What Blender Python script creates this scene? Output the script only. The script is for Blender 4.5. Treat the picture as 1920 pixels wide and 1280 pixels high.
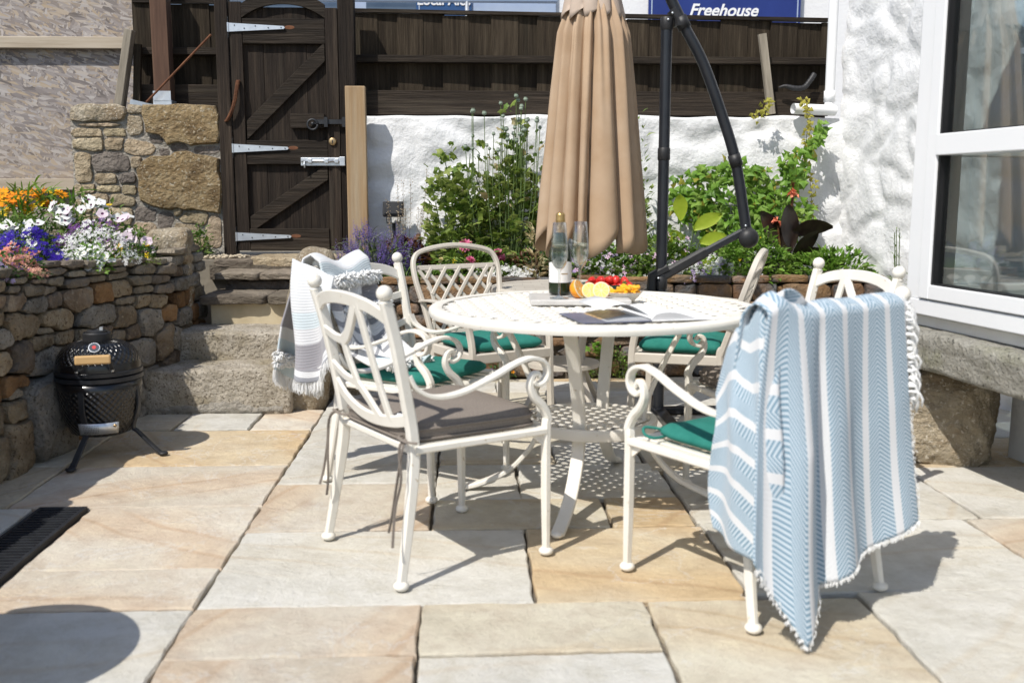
import bpy, bmesh, math, random
import numpy as np
from mathutils import Vector, Matrix, noise

for o in list(bpy.data.objects):
    bpy.data.objects.remove(o)
scene = bpy.context.scene
col = scene.collection
R = math.radians

# ------------------------------------------------------------------ camera
cam_d = bpy.data.cameras.new('camera')
cam = bpy.data.objects.new('camera', cam_d)
col.objects.link(cam)
scene.camera = cam
cam.location = (.7402, -2.5793, 1.1056)
PITCH, YAW = .1483, .0443
fwd = Vector((math.sin(YAW) * math.cos(PITCH), math.cos(YAW) * math.cos(PITCH), -math.sin(PITCH)))
cam.rotation_euler = fwd.to_track_quat('-Z', 'Y').to_euler()
cam_d.sensor_width = 36
cam_d.lens = 35
cam_d.clip_start = .05
cam_d.clip_end = 2000
cam_d.dof.use_dof = True
cam_d.dof.focus_distance = 6.0
cam_d.dof.aperture_fstop = 3.4

# ------------------------------------------------------------------ light
SUN_TO = Vector((-.651 * math.cos(R(52.4)), -.759 * math.cos(R(52.4)), math.sin(R(52.4)))).normalized()
world = bpy.data.worlds.new('World')
scene.world = world
world.use_nodes = True
wn = world.node_tree.nodes
bg = wn['Background']
sky = wn.new('ShaderNodeTexSky')
sky.sky_type = 'NISHITA'
sky.sun_disc = False
sky.sun_elevation = R(52.4)
sky.sun_rotation = math.atan2(SUN_TO.x, SUN_TO.y)
sky.air_density = 1.0
sky.dust_density = 1.0
world.node_tree.links.new(sky.outputs[0], bg.inputs[0])
bg.inputs[1].default_value = .125
sun_d = bpy.data.lights.new('sun', 'SUN')
sun_d.energy = 4.3
sun_d.angle = R(.53)
sun_d.color = (1.0, .955, .88)
sun = bpy.data.objects.new('sun', sun_d)
col.objects.link(sun)
sun.rotation_euler = (-SUN_TO).to_track_quat('-Z', 'Y').to_euler()
scene.view_settings.view_transform = 'Standard'
scene.view_settings.look = 'None'
scene.view_settings.gamma = 1
scene.view_settings.exposure = .22
scene.render.resolution_x = 1024
scene.render.resolution_y = 682

# ------------------------------------------------------------------ helpers
def tag(o, label=None, cat=None, group=None, kind=None):
    if label: o['label'] = label
    if cat: o['category'] = cat
    if group: o['group'] = group
    if kind: o['kind'] = kind
    return o

def empty(name, loc=(0, 0, 0), rz=0.0):
    o = bpy.data.objects.new(name, None)
    o.empty_display_size = .05
    o.location = loc
    o.rotation_euler = (0, 0, rz)
    col.objects.link(o)
    return o

def thing(name, label, cat, loc=(0, 0, 0), rz=0.0, group=None):
    return tag(empty(name, loc, rz), label, cat, group)

def copy_tree(o, parent=None):
    c = o.copy()
    col.objects.link(c)
    if parent is not None:
        c.parent = parent
    for ch in list(o.children):
        copy_tree(ch, c)
    return c

def link_mesh(name, me, parent=None, loc=None, rot=None):
    o = bpy.data.objects.new(name, me)
    col.objects.link(o)
    if parent is not None: o.parent = parent
    if loc is not None: o.location = loc
    if rot is not None: o.rotation_euler = rot
    return o

def V(*a): return Vector(a)

def catmull(pts, n=6, closed=False):
    P = [Vector(p) for p in pts]
    out = []
    m = len(P)
    rng = range(m if closed else m - 1)
    for i in rng:
        if closed:
            p0, p1, p2, p3 = P[(i - 1) % m], P[i], P[(i + 1) % m], P[(i + 2) % m]
        else:
            p0, p1, p2, p3 = P[max(i - 1, 0)], P[i], P[i + 1], P[min(i + 2, m - 1)]
        for k in range(n):
            t = k / n
            out.append(.5 * ((2 * p1) + (p2 - p0) * t + (2 * p0 - 5 * p1 + 4 * p2 - p3) * t * t + (3 * p1 - p0 - 3 * p2 + p3) * t ** 3))
    if not closed: out.append(P[-1].copy())
    return out

class MB:
    def __init__(s):
        s.v = []; s.f = []; s.uv = None
    def add(s, vs, fs):
        b = len(s.v)
        s.v += [tuple(v) for v in vs]
        s.f += [tuple(i + b for i in f) for f in fs]
        return s
    def box(s, c, size, rot=None, taper=None):
        hx, hy, hz = size[0] / 2, size[1] / 2, size[2] / 2
        vs = [Vector((x * hx, y * hy, z * hz)) for z in (-1, 1) for x, y in ((-1, -1), (1, -1), (1, 1), (-1, 1))]
        if taper:
            for v in vs[4:]: v.x *= taper; v.y *= taper
        if rot is not None:
            M = rot if isinstance(rot, Matrix) else Matrix.Rotation(rot, 3, 'Z')
            vs = [M @ v for v in vs]
        c = Vector(c)
        s.add([v + c for v in vs], [(3, 2, 1, 0), (4, 5, 6, 7), (0, 1, 5, 4), (1, 2, 6, 5), (2, 3, 7, 6), (3, 0, 4, 7)])
        return s
    def sweep(s, path, prof, ups=None, scales=None, caps=True):
        # path: points; prof: list of 2D (side, up) ; ups: reference side vector or None
        P = [Vector(p) for p in path]
        n = len(P); m = len(prof)
        T = []
        for i in range(n):
            a = P[max(i - 1, 0)]; b = P[min(i + 1, n - 1)]
            t = (b - a)
            T.append(t.normalized() if t.length > 1e-9 else Vector((0, 0, 1)))
        side = None
        vs = []
        for i in range(n):
            t = T[i]
            if ups is not None:
                sd = Vector(ups); sd = sd - t * sd.dot(t)
                if sd.length < 1e-6: sd = t.orthogonal()
                sd.normalize()
            else:
                if side is None:
                    sd = t.orthogonal().normalized()
                else:
                    sd = side - t * side.dot(t); sd.normalize()
            side = sd
            up = sd.cross(t)
            k = 1 if scales is None else scales[i]
            for (a, b) in prof:
                vs.append(P[i] + sd * (a * k) + up * (b * k))
        fs = []
        for i in range(n - 1):
            for j in range(m):
                j2 = (j + 1) % m
                fs.append((i * m + j, (i + 1) * m + j, (i + 1) * m + j2, i * m + j2))
        if caps:
            fs.append(tuple(range(m)))
            fs.append(tuple((n - 1) * m + j for j in reversed(range(m))))
        return s.add(vs, fs)
    def tube(s, path, r, n=8, radii=None, caps=True):
        prof = [(r * math.cos(2 * math.pi * k / n), r * math.sin(2 * math.pi * k / n)) for k in range(n)]
        sc = None if radii is None else [x / r for x in radii]
        return s.sweep(path, prof, None, sc, caps)
    def bar(s, path, w, t, side=(1, 0, 0), scales=None):
        b = min(w, t) * .22
        hw, ht = w / 2, t / 2
        prof = [(-hw + b, -ht), (hw - b, -ht), (hw, -ht + b), (hw, ht - b), (hw - b, ht), (-hw + b, ht), (-hw, ht - b), (-hw, -ht + b)]
        return s.sweep(path, prof, side, scales)
    def lathe(s, prof, n=24, c=(0, 0, 0), axis=None, caps=True):
        c = Vector(c)
        vs = []
        for (r, z) in prof:
            for k in range(n):
                a = 2 * math.pi * k / n
                p = Vector((r * math.cos(a), r * math.sin(a), z))
                if axis is not None: p = axis @ p
                vs.append(c + p)
        fs = []
        for i in range(len(prof) - 1):
            for k in range(n):
                k2 = (k + 1) % n
                fs.append((i * n + k, i * n + k2, (i + 1) * n + k2, (i + 1) * n + k))
        if caps and prof[0][0] > 1e-6: fs.append(tuple(reversed(range(n))))
        if caps and prof[-1][0] > 1e-6: fs.append(tuple((len(prof) - 1) * n + k for k in range(n)))
        return s.add(vs, fs)
    def ball(s, c, r, n=12, m=8, sz=(1, 1, 1)):
        prof = [(max(r * math.sin(math.pi * i / m), 1e-5), -r * math.cos(math.pi * i / m)) for i in range(m + 1)]
        b = len(s.v)
        s.lathe(prof, n)
        c = Vector(c)
        for i in range(b, len(s.v)):
            v = s.v[i]
            s.v[i] = (c.x + v[0] * sz[0], c.y + v[1] * sz[1], c.z + v[2] * sz[2])
        return s
    def grid(s, rows):
        # rows: list of lists of points
        n, m = len(rows), len(rows[0])
        vs = [p for r in rows for p in r]
        fs = [(i * m + j, i * m + j + 1, (i + 1) * m + j + 1, (i + 1) * m + j) for i in range(n - 1) for j in range(m - 1)]
        return s.add(vs, fs)
    def prism(s, poly, z0, z1):
        n = len(poly)
        vs = [(p[0], p[1], z0) for p in poly] + [(p[0], p[1], z1) for p in poly]
        fs = [tuple(reversed(range(n))), tuple(range(n, 2 * n))] + [(i, (i + 1) % n, n + (i + 1) % n, n + i) for i in range(n)]
        return s.add(vs, fs)
    def mesh(s, name, mat, smooth=False, angle=None):
        me = bpy.data.meshes.new(name)
        me.from_pydata(s.v, [], s.f)
        me.update()
        if mat is not None: me.materials.append(mat)
        if smooth or angle:
            me.polygons.foreach_set('use_smooth', [True] * len(me.polygons))
            if angle: me.set_sharp_from_angle(angle=R(angle))
        return me
    def build(s, name, mat, parent=None, smooth=False, angle=None, loc=None, rot=None, solid=None, bevel=None, sub=None):
        o = link_mesh(name, s.mesh(name, mat, smooth, angle), parent, loc, rot)
        if solid:
            md = o.modifiers.new('solid', 'SOLIDIFY'); md.thickness = solid; md.offset = 0
        if bevel:
            md = o.modifiers.new('bevel', 'BEVEL'); md.width = bevel; md.segments = 2; md.limit_method = 'ANGLE'
        if sub:
            md = o.modifiers.new('sub', 'SUBSURF'); md.levels = sub; md.render_levels = sub
        return o

# ------------------------------------------------------------------ materials
def new_mat(name):
    m = bpy.data.materials.new(name)
    m.use_nodes = True
    n = m.node_tree.nodes
    return m, n, m.node_tree.links, n['Principled BSDF']

def node(n, typ, **kw):
    x = n.new(typ)
    for k, v in kw.items(): setattr(x, k, v)
    return x

def ramp(n, l, fac, cols, lo=.3, hi=.7):
    r = n.new('ShaderNodeValToRGB')
    e = r.color_ramp.elements
    k = len(cols)
    pos = [lo + (hi - lo) * i / max(k - 1, 1) for i in range(k)]
    e[0].position, e[0].color = pos[0], (*cols[0], 1)
    e[1].position, e[1].color = pos[-1], (*cols[-1], 1)
    for i in range(1, k - 1):
        q = e.new(pos[i]); q.color = (*cols[i], 1)
    l.new(fac, r.inputs[0])
    return r.outputs[0]

def coords(n, l, stretch=(1, 1, 1), rot=(0, 0, 0), src='Object', rnd=True):
    tc = n.new('ShaderNodeTexCoord')
    mp = n.new('ShaderNodeMapping')
    mp.inputs['Scale'].default_value = stretch
    mp.inputs['Rotation'].default_value = rot
    l.new(tc.outputs[src], mp.inputs['Vector'])
    if rnd:
        oi = n.new('ShaderNodeObjectInfo')
        mu = node(n, 'ShaderNodeMath', operation='MULTIPLY'); mu.inputs[1].default_value = 91.7
        l.new(oi.outputs['Random'], mu.inputs[0])
        ad = node(n, 'ShaderNodeVectorMath', operation='ADD')
        l.new(mp.outputs[0], ad.inputs[0]); l.new(mu.outputs[0], ad.inputs[1])
        return ad.outputs[0]
    return mp.outputs[0]

def tex_noise(n, l, vec, scale, detail=6, rough=.55, dist=0):
    t = n.new('ShaderNodeTexNoise')
    t.inputs['Scale'].default_value = scale
    t.inputs['Detail'].default_value = detail
    t.inputs['Roughness'].default_value = rough
    t.inputs['Distortion'].default_value = dist
    l.new(vec, t.inputs['Vector'])
    return t.outputs['Fac']

def mixc(n, l, fac, a, b, mode='MIX'):
    m = node(n, 'ShaderNodeMix', data_type='RGBA', blend_type=mode)
    if isinstance(fac, (int, float)): m.inputs[0].default_value = fac
    else: l.new(fac, m.inputs[0])
    for i, x in ((6, a), (7, b)):
        if isinstance(x, tuple): m.inputs[i].default_value = (*x, 1) if len(x) == 3 else x
        else: l.new(x, m.inputs[i])
    return m.outputs[2]

def math_n(n, l, op, a, b=None, c=None):
    m = node(n, 'ShaderNodeMath', operation=op)
    for i, x in enumerate((a, b, c)):
        if x is None: continue
        if isinstance(x, (int, float)): m.inputs[i].default_value = x
        else: l.new(x, m.inputs[i])
    return m.outputs[0]

def add_bump(n, l, bsdf, h, strength=.5, dist=.01):
    b = n.new('ShaderNodeBump')
    b.inputs['Strength'].default_value = strength
    b.inputs['Distance'].default_value = dist
    l.new(h, b.inputs['Height'])
    l.new(b.outputs[0], bsdf.inputs['Normal'])

def pm(name, cols, scale=6, detail=7, nrough=.6, rough=.7, bump=0, bscale=None, bdist=.01, stretch=(1, 1, 1), lo=.3, hi=.7,
       dist=0, var=.0, speck=None, metal=0, spec=.4, trans=0, rnd=True, src='Object', coat=0, patch=None, hue=0):
    m, n, l, b = new_mat(name)
    vec = coords(n, l, stretch, src=src, rnd=rnd)
    f = tex_noise(n, l, vec, scale, detail, nrough, dist)
    c = ramp(n, l, f, cols, lo, hi)
    if patch:          # (colour, scale, lo, hi)
        pf = tex_noise(n, l, vec, patch[1], 4, .6)
        mr = n.new('ShaderNodeMapRange'); mr.inputs[1].default_value = patch[2]; mr.inputs[2].default_value = patch[3]
        l.new(pf, mr.inputs[0])
        c = mixc(n, l, mr.outputs[0], c, patch[0])
    if speck:          # (colour, scale, lo, hi)
        sf = tex_noise(n, l, vec, speck[1], 2, .6)
        mr = n.new('ShaderNodeMapRange'); mr.inputs[1].default_value = speck[2]; mr.inputs[2].default_value = speck[3]
        l.new(sf, mr.inputs[0])
        c = mixc(n, l, mr.outputs[0], c, speck[0])
    if var or hue:
        oi = n.new('ShaderNodeObjectInfo')
        hs = n.new('ShaderNodeHueSaturation')
        mr = n.new('ShaderNodeMapRange'); mr.inputs[3].default_value = 1 - var; mr.inputs[4].default_value = 1 + var
        l.new(oi.outputs['Random'], mr.inputs[0]); l.new(mr.outputs[0], hs.inputs['Value'])
        if hue:
            mr2 = n.new('ShaderNodeMapRange'); mr2.inputs[3].default_value = .5 - hue; mr2.inputs[4].default_value = .5 + hue
            q = math_n(n, l, 'FRACT', math_n(n, l, 'MULTIPLY', oi.outputs['Random'], 17.3))
            l.new(q, mr2.inputs[0]); l.new(mr2.outputs[0], hs.inputs['Hue'])
        l.new(c, hs.inputs['Color']); c = hs.outputs[0]
    l.new(c, b.inputs['Base Color'])
    b.inputs['Roughness'].default_value = rough
    b.inputs['Metallic'].default_value = metal
    b.inputs['Specular IOR Level'].default_value = spec
    if coat: b.inputs['Coat Weight'].default_value = coat
    if bump:
        bf = tex_noise(n, l, vec, bscale or scale * 4, 6, .65)
        add_bump(n, l, b, bf, bump, bdist)
    if trans:
        tr = n.new('ShaderNodeBsdfTranslucent'); l.new(c, tr.inputs[0])
        mx = n.new('ShaderNodeMixShader'); mx.inputs[0].default_value = trans
        out = n['Material Output']
        l.new(b.outputs[0], mx.inputs[1]); l.new(tr.outputs[0], mx.inputs[2]); l.new(mx.outputs[0], out.inputs[0])
    return m

MT = {}
MT['white_metal'] = pm('white_metal', [(.70, .665, .59), (.78, .75, .685)], 9, rough=.42, bump=.08, bscale=60, bdist=.002, speck=((.5, .42, .3), 45, .68, .78))
MT['beige_metal'] = pm('beige_metal', [(.50, .455, .39), (.58, .535, .465)], 9, rough=.45, bump=.08, bscale=60, bdist=.002)
MT['grey_fabric'] = pm('grey_fabric', [(.175, .150, .128), (.245, .212, .183)], 220, 3, rough=.95, bump=.5, bscale=420, bdist=.002, spec=.1)
MT['green_fabric'] = pm('green_fabric', [(.018, .145, .115), (.032, .19, .155)], 18, rough=.85, bump=.25, bscale=300, bdist=.002, spec=.15)
MT['dark_wood'] = pm('dark_wood', [(.008, .0055, .004), (.021, .015, .011), (.052, .038, .027)], 3.4, 10, .7, rough=.75, bump=.8, bscale=7, bdist=.012, stretch=(11, 11, .5), var=.25, spec=.2, patch=((.055, .046, .034), 1.2, .58, .8), lo=.28, hi=.72)
MT['dark_wood_h'] = pm('dark_wood_h', [(.009, .006, .0045), (.023, .017, .012), (.058, .043, .031)], 3.4, 10, .7, rough=.75, bump=.8, bscale=7, bdist=.012, stretch=(.5, 11, 11), var=.25, spec=.2, patch=((.06, .05, .036), 1.2, .58, .8), lo=.28, hi=.72)
MT['fence_wood'] = pm('fence_wood', [(.014, .010, .007), (.036, .027, .018), (.074, .058, .040)], 3.4, 10, .7, rough=.82, bump=.8, bscale=7, bdist=.012, stretch=(10, 10, .5), var=.3, spec=.15, patch=((.055, .05, .034), 1.3, .58, .8), lo=.28, hi=.72)
MT['grey_wood'] = pm('grey_wood', [(.13, .11, .085), (.25, .22, .175), (.36, .32, .26)], 3.0, 9, .65, rough=.85, bump=.6, bscale=7, bdist=.006, stretch=(9, 9, .6), spec=.2)
MT['pale_wood'] = pm('pale_wood', [(.19, .115, .055), (.30, .195, .10), (.37, .26, .15)], 2.8, 9, .65, rough=.75, bump=.5, bscale=7, bdist=.006, stretch=(8, 8, .5), spec=.25, patch=((.36, .28, .185), 1.3, .52, .72), lo=.28, hi=.72)
MT['pale_batten'] = pm('pale_batten', [(.30, .24, .175), (.41, .345, .265), (.48, .42, .335)], 2.8, 9, .65, rough=.75, bump=.3, bscale=7, bdist=.003, stretch=(.5, 9, 9), spec=.3)
MT['red_wood'] = pm('red_wood', [(.06, .032, .022), (.10, .055, .036), (.14, .085, .055)], 3, 8, .6, rough=.75, bump=.4, bscale=7, bdist=.004, stretch=(9, 9, .55), spec=.25)
MT['handle_wood'] = pm('handle_wood', [(.50, .31, .13), (.62, .41, .19)], 3, 6, rough=.5, stretch=(1, 9, 9))
MT['galv'] = pm('galvanised', [(.55, .58, .62), (.70, .73, .77)], 22, 4, rough=.38, metal=.75, bump=.05, bscale=60)
MT['black_iron'] = pm('black_iron', [(.012, .013, .016), (.028, .03, .034)], 18, rough=.48, bump=.2, bscale=60, bdist=.003)
MT['brass'] = pm('brass', [(.35, .24, .12), (.5, .36, .2)], 14, rough=.4, metal=.9)
MT['rust'] = pm('rust', [(.09, .035, .018), (.18, .075, .035)], 30, rough=.9, bump=.4, bscale=80, bdist=.003)
MT['black_paint'] = pm('black_paint', [(.010, .012, .016), (.020, .022, .028)], 6, rough=.33, bump=.04, bscale=90, spec=.5)
MT['black_plastic'] = pm('black_plastic', [(.014, .014, .015), (.026, .026, .028)], 20, rough=.5)
MT['parasol'] = pm('parasol_cloth', [(.42, .29, .185), (.50, .36, .24)], 5, rough=.92, bump=.3, bscale=380, bdist=.0015, spec=.1, trans=.18, patch=((.53, .41, .30), 2.0, .5, .8))
MT['parasol_top'] = pm('parasol_valance', [(.45, .36, .29), (.56, .46, .38)], 5, rough=.92, bump=.3, bscale=380, bdist=.0015, spec=.1, trans=.12)
MT['granite'] = pm('granite', [(.24, .195, .135), (.40, .335, .24), (.53, .465, .36)], 9, 9, .7, rough=.9, bump=1.0, bscale=34, bdist=.045, speck=((.66, .60, .50), 75, .58, .70), var=.12, patch=((.25, .16, .08), 3, .5, .75), spec=.2)
MT['step_granite'] = pm('step_granite', [(.27, .235, .18), (.46, .41, .335), (.60, .55, .465)], 8, 10, .75, rough=.92, bump=1.0, bscale=40, bdist=.03, speck=((.16, .135, .10), 85, .56, .68), patch=((.30, .25, .16), 3.5, .5, .72), spec=.15)
MT['wall_grey'] = pm('wall_grey', [(.20, .175, .145), (.33, .30, .255), (.46, .425, .37)], 8, 10, .72, rough=.92, bump=1.0, bscale=26, bdist=.06, var=.25, speck=((.13, .115, .09), 70, .57, .7), spec=.15)
MT['wall_buff'] = pm('wall_buff', [(.25, .185, .115), (.40, .315, .21), (.52, .44, .32)], 8, 10, .72, rough=.92, bump=1.0, bscale=26, bdist=.06, var=.22, speck=((.18, .12, .07), 60, .57, .7), spec=.15)
MT['wall_rust'] = pm('wall_rust', [(.14, .09, .055), (.30, .17, .08), (.38, .25, .14)], 5, 10, .72, rough=.92, bump=1.0, bscale=22, bdist=.06, var=.22, spec=.15)
MT['granite_tan'] = pm('granite_tan', [(.27, .18, .085), (.40, .29, .155), (.52, .41, .25)], 10, 9, .7, rough=.9, bump=1.0, bscale=32, bdist=.08, speck=((.62, .54, .40), 60, .58, .70), var=.1, patch=((.20, .135, .07), 7, .50, .68), spec=.2)
MT['granite_grey'] = pm('granite_grey', [(.34, .32, .27), (.50, .48, .42), (.64, .62, .56)], 12, 9, .7, rough=.9, bump=1.0, bscale=50, bdist=.05, speck=((.10, .10, .085), 90, .58, .70), patch=((.36, .36, .22), 4, .52, .75), spec=.2)
MT['wall_stone'] = pm('wall_stone', [(.17, .125, .082), (.30, .232, .158), (.43, .355, .26)], 6, 9, .65, rough=.92, bump=1.0, bscale=20, bdist=.09, var=.34, hue=.012, speck=((.40, .33, .23), 50, .58, .72), patch=((.18, .165, .145), 5, .5, .7), spec=.2)
MT['slate'] = pm('slate_stone', [(.13, .108, .082), (.25, .21, .16), (.37, .315, .245)], 5, 9, .65, rough=.88, bump=1.0, bscale=16, bdist=.05, stretch=(1, 1, 3), var=.32, hue=.01, spec=.25)
MT['sand_stone'] = pm('sand_stone', [(.34, .255, .16), (.48, .385, .26), (.58, .48, .34)], 9, 9, .65, rough=.92, bump=1.0, bscale=30, bdist=.06, var=.18, hue=.01, speck=((.24, .17, .10), 50, .62, .74), spec=.2)
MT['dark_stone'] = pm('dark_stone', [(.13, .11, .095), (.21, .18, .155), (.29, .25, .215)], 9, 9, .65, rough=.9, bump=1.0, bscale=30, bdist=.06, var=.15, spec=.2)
MT['rust_stone'] = pm('rust_stone', [(.11, .075, .05), (.27, .155, .075), (.36, .25, .16)], 4, 9, .7, rough=.9, bump=1.0, bscale=16, bdist=.05, stretch=(1, 1, 2.5), var=.32, hue=.008, patch=((.13, .13, .13), 3, .45, .62), spec=.25)
MT['mortar'] = pm('mortar', [(.30, .27, .225), (.42, .385, .33), (.50, .465, .41)], 7, 9, .7, rough=.95, bump=1, bscale=24, bdist=.07)
MT['dark_mortar'] = pm('dark_mortar', [(.09, .073, .054), (.17, .142, .108)], 14, 8, rough=.95, bump=1, bscale=40, bdist=.02)
MT['cream_render'] = pm('cream_render', [(.47, .39, .25), (.56, .48, .33)], 5, 6, rough=.9, bump=.2, bscale=30, bdist=.004, patch=((.38, .31, .2), 3, .55, .75))
MT['white_wall'] = pm('white_wall', [(.67, .675, .685), (.73, .735, .74), (.76, .76, .76)], 5, 9, .7, rough=.9, bump=.6, bscale=24, bdist=.02, rnd=False, patch=((.62, .63, .635), 3.2, .56, .76), spec=.2)
MT['white_pvc'] = pm('white_pvc', [(.78, .79, .80), (.81, .815, .82)], 3, rough=.3, spec=.5)
MT['white_sill'] = pm('white_sill', [(.70, .68, .64), (.78, .77, .74)], 7, rough=.7, bump=.2, bscale=25)
MT['soil'] = pm('soil', [(.025, .017, .01), (.07, .048, .03)], 25, rough=1, bump=1, bscale=60, bdist=.02)
MT['earth'] = pm('earth', [(.16, .14, .11), (.26, .23, .18)], 3, rough=1, bump=.5, bscale=20)
MT['joint'] = pm('joint_sand', [(.08, .068, .053), (.22, .19, .15)], 40, rough=1, bump=.8, bscale=90, bdist=.01, rnd=False)
MT['gravel'] = pm('gravel_stone', [(.45, .37, .25), (.6, .52, .4)], 30, rough=.9, var=.2)

def slab_mat(name, base, vein, warm, bandlo=.55, bandhi=.75):
    m, n, l, b = new_mat(name)
    vec = coords(n, l, (1, 1, 1))
    oi = n.new('ShaderNodeObjectInfo')
    vr = n.new('ShaderNodeVectorRotate'); vr.rotation_type = 'Z_AXIS'
    ang = math_n(n, l, 'ADD', math_n(n, l, 'MULTIPLY', oi.outputs['Random'], 2.6), .1)
    l.new(vec, vr.inputs['Vector']); l.new(ang, vr.inputs['Angle'])
    f = tex_noise(n, l, vr.outputs[0], 2.2, 7, .6, .3)
    c = ramp(n, l, f, base, .25, .75)
    w = n.new('ShaderNodeTexWave'); w.wave_type = 'BANDS'
    w.inputs['Scale'].default_value = .55; w.inputs['Distortion'].default_value = 6.5
    w.inputs['Detail'].default_value = 3; w.inputs['Detail Scale'].default_value = .9; w.inputs['Detail Roughness'].default_value = .6
    l.new(vr.outputs[0], w.inputs['Vector'])
    wf = n.new('ShaderNodeMapRange'); wf.inputs[1].default_value = bandlo - .2; wf.inputs[2].default_value = bandhi + .2
    l.new(w.outputs['Fac'], wf.inputs[0])
    wv = math_n(n, l, 'MULTIPLY', wf.outputs[0], .60)
    c = mixc(n, l, wv, c, vein)
    w2 = n.new('ShaderNodeTexWave'); w2.inputs['Scale'].default_value = 2.4; w2.inputs['Distortion'].default_value = 6
    w2.inputs['Detail'].default_value = 3; w2.inputs['Detail Scale'].default_value = .5
    l.new(vr.outputs[0], w2.inputs['Vector'])
    q = n.new('ShaderNodeMapRange'); q.inputs[1].default_value = .86; q.inputs[2].default_value = 1.0
    l.new(w2.outputs['Fac'], q.inputs[0])
    c = mixc(n, l, math_n(n, l, 'MULTIPLY', q.outputs[0], math_n(n, l, 'MULTIPLY', wf.outputs[0], .38)), c, warm)
    mo = tex_noise(n, l, vec, 9, 8, .75)
    c = mixc(n, l, .6, c, ramp(n, l, mo, [(.32, .315, .30), (.5, .5, .5), (.66, .655, .64)], .28, .72), 'OVERLAY')
    ck = n.new('ShaderNodeTexNoise'); ck.inputs['Scale'].default_value = 2.2; ck.inputs['Detail'].default_value = 8; ck.inputs['Roughness'].default_value = .62; ck.inputs['Distortion'].default_value = .6
    l.new(vec, ck.inputs['Vector'])
    cr_ = math_n(n, l, 'ABSOLUTE', math_n(n, l, 'SUBTRACT', ck.outputs['Fac'], .5))
    cm_ = n.new('ShaderNodeMapRange'); cm_.inputs[1].default_value = .0; cm_.inputs[2].default_value = .010; cm_.inputs[3].default_value = .5; cm_.inputs[4].default_value = 0; l.new(cr_, cm_.inputs[0])
    c = mixc(n, l, cm_.outputs[0], c, (.62, .60, .56))
    st = tex_noise(n, l, vec, 1.6, 5, .7)
    sm = n.new('ShaderNodeMapRange'); sm.inputs[1].default_value = .56; sm.inputs[2].default_value = .72
    l.new(st, sm.inputs[0])
    c = mixc(n, l, math_n(n, l, 'MULTIPLY', sm.outputs[0], .35), c, (.34, .30, .24))
    sp = tex_noise(n, l, vec, 38, 3, .6)
    s2 = n.new('ShaderNodeMapRange'); s2.inputs[1].default_value = .66; s2.inputs[2].default_value = .8
    l.new(sp, s2.inputs[0])
    c = mixc(n, l, math_n(n, l, 'MULTIPLY', s2.outputs[0], .4), c, (.22, .18, .13))
    hs = n.new('ShaderNodeHueSaturation')
    mr = n.new('ShaderNodeMapRange'); mr.inputs[3].default_value = .92; mr.inputs[4].default_value = 1.06
    l.new(oi.outputs['Random'], mr.inputs[0]); l.new(mr.outputs[0], hs.inputs['Value'])
    l.new(c, hs.inputs['Color'])
    l.new(hs.outputs[0], b.inputs['Base Color'])
    b.inputs['Roughness'].default_value = .72
    b.inputs['Specular IOR Level'].default_value = .3
    # riven relief: terraces plus fine grain
    rv = tex_noise(n, l, vec, 2.6, 6, .55, .8)
    tr_ = math_n(n, l, 'SNAP', rv, .07)
    hh = math_n(n, l, 'ADD', math_n(n, l, 'MULTIPLY', tr_, .6), math_n(n, l, 'MULTIPLY', tex_noise(n, l, vec, 42, 8, .75), .30))
    hh = math_n(n, l, 'ADD', hh, math_n(n, l, 'MULTIPLY', rv, .8))
    add_bump(n, l, b, hh, .8, .032)
    return m
MT['slab_white'] = slab_mat('sandstone_white', [(.50, .48, .425), (.58, .56, .505), (.61, .59, .54)], (.57, .53, .445), (.50, .41, .29))
MT['slab_tan'] = slab_mat('sandstone_tan', [(.47, .425, .325), (.555, .505, .40), (.58, .535, .44)], (.54, .44, .30), (.40, .28, .16))
MT['slab_pink'] = slab_mat('sandstone_pink', [(.50, .435, .34), (.57, .51, .42), (.58, .535, .46)], (.55, .415, .285), (.41, .26, .155))
MT['slab_orange'] = slab_mat('sandstone_orange', [(.49, .39, .25), (.54, .44, .30), (.56, .50, .39)], (.52, .37, .205), (.38, .235, .13))
# ------------------------------------------------------------------ ground, patio
rng = random.Random(7)
g = MB().grid([[(x, y, -.06) for x in (-300, -3, 6, 300)] for y in (-300, -6, 4.4, 300)])
tag(g.build('ground', MT['earth']), kind='structure')
ug = MB().box((0, 154.35, .28), (600, 300, .68))
tag(ug.build('terrain', MT['earth']), kind='structure')
pat = MB().grid([[(x, y, -.020) for x in (-1.6, 0, 1.8, 4.2)] for y in (-6, -2, 0, 3.4)])
patio = tag(pat.build('patio', MT['joint']), kind='structure')

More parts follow.
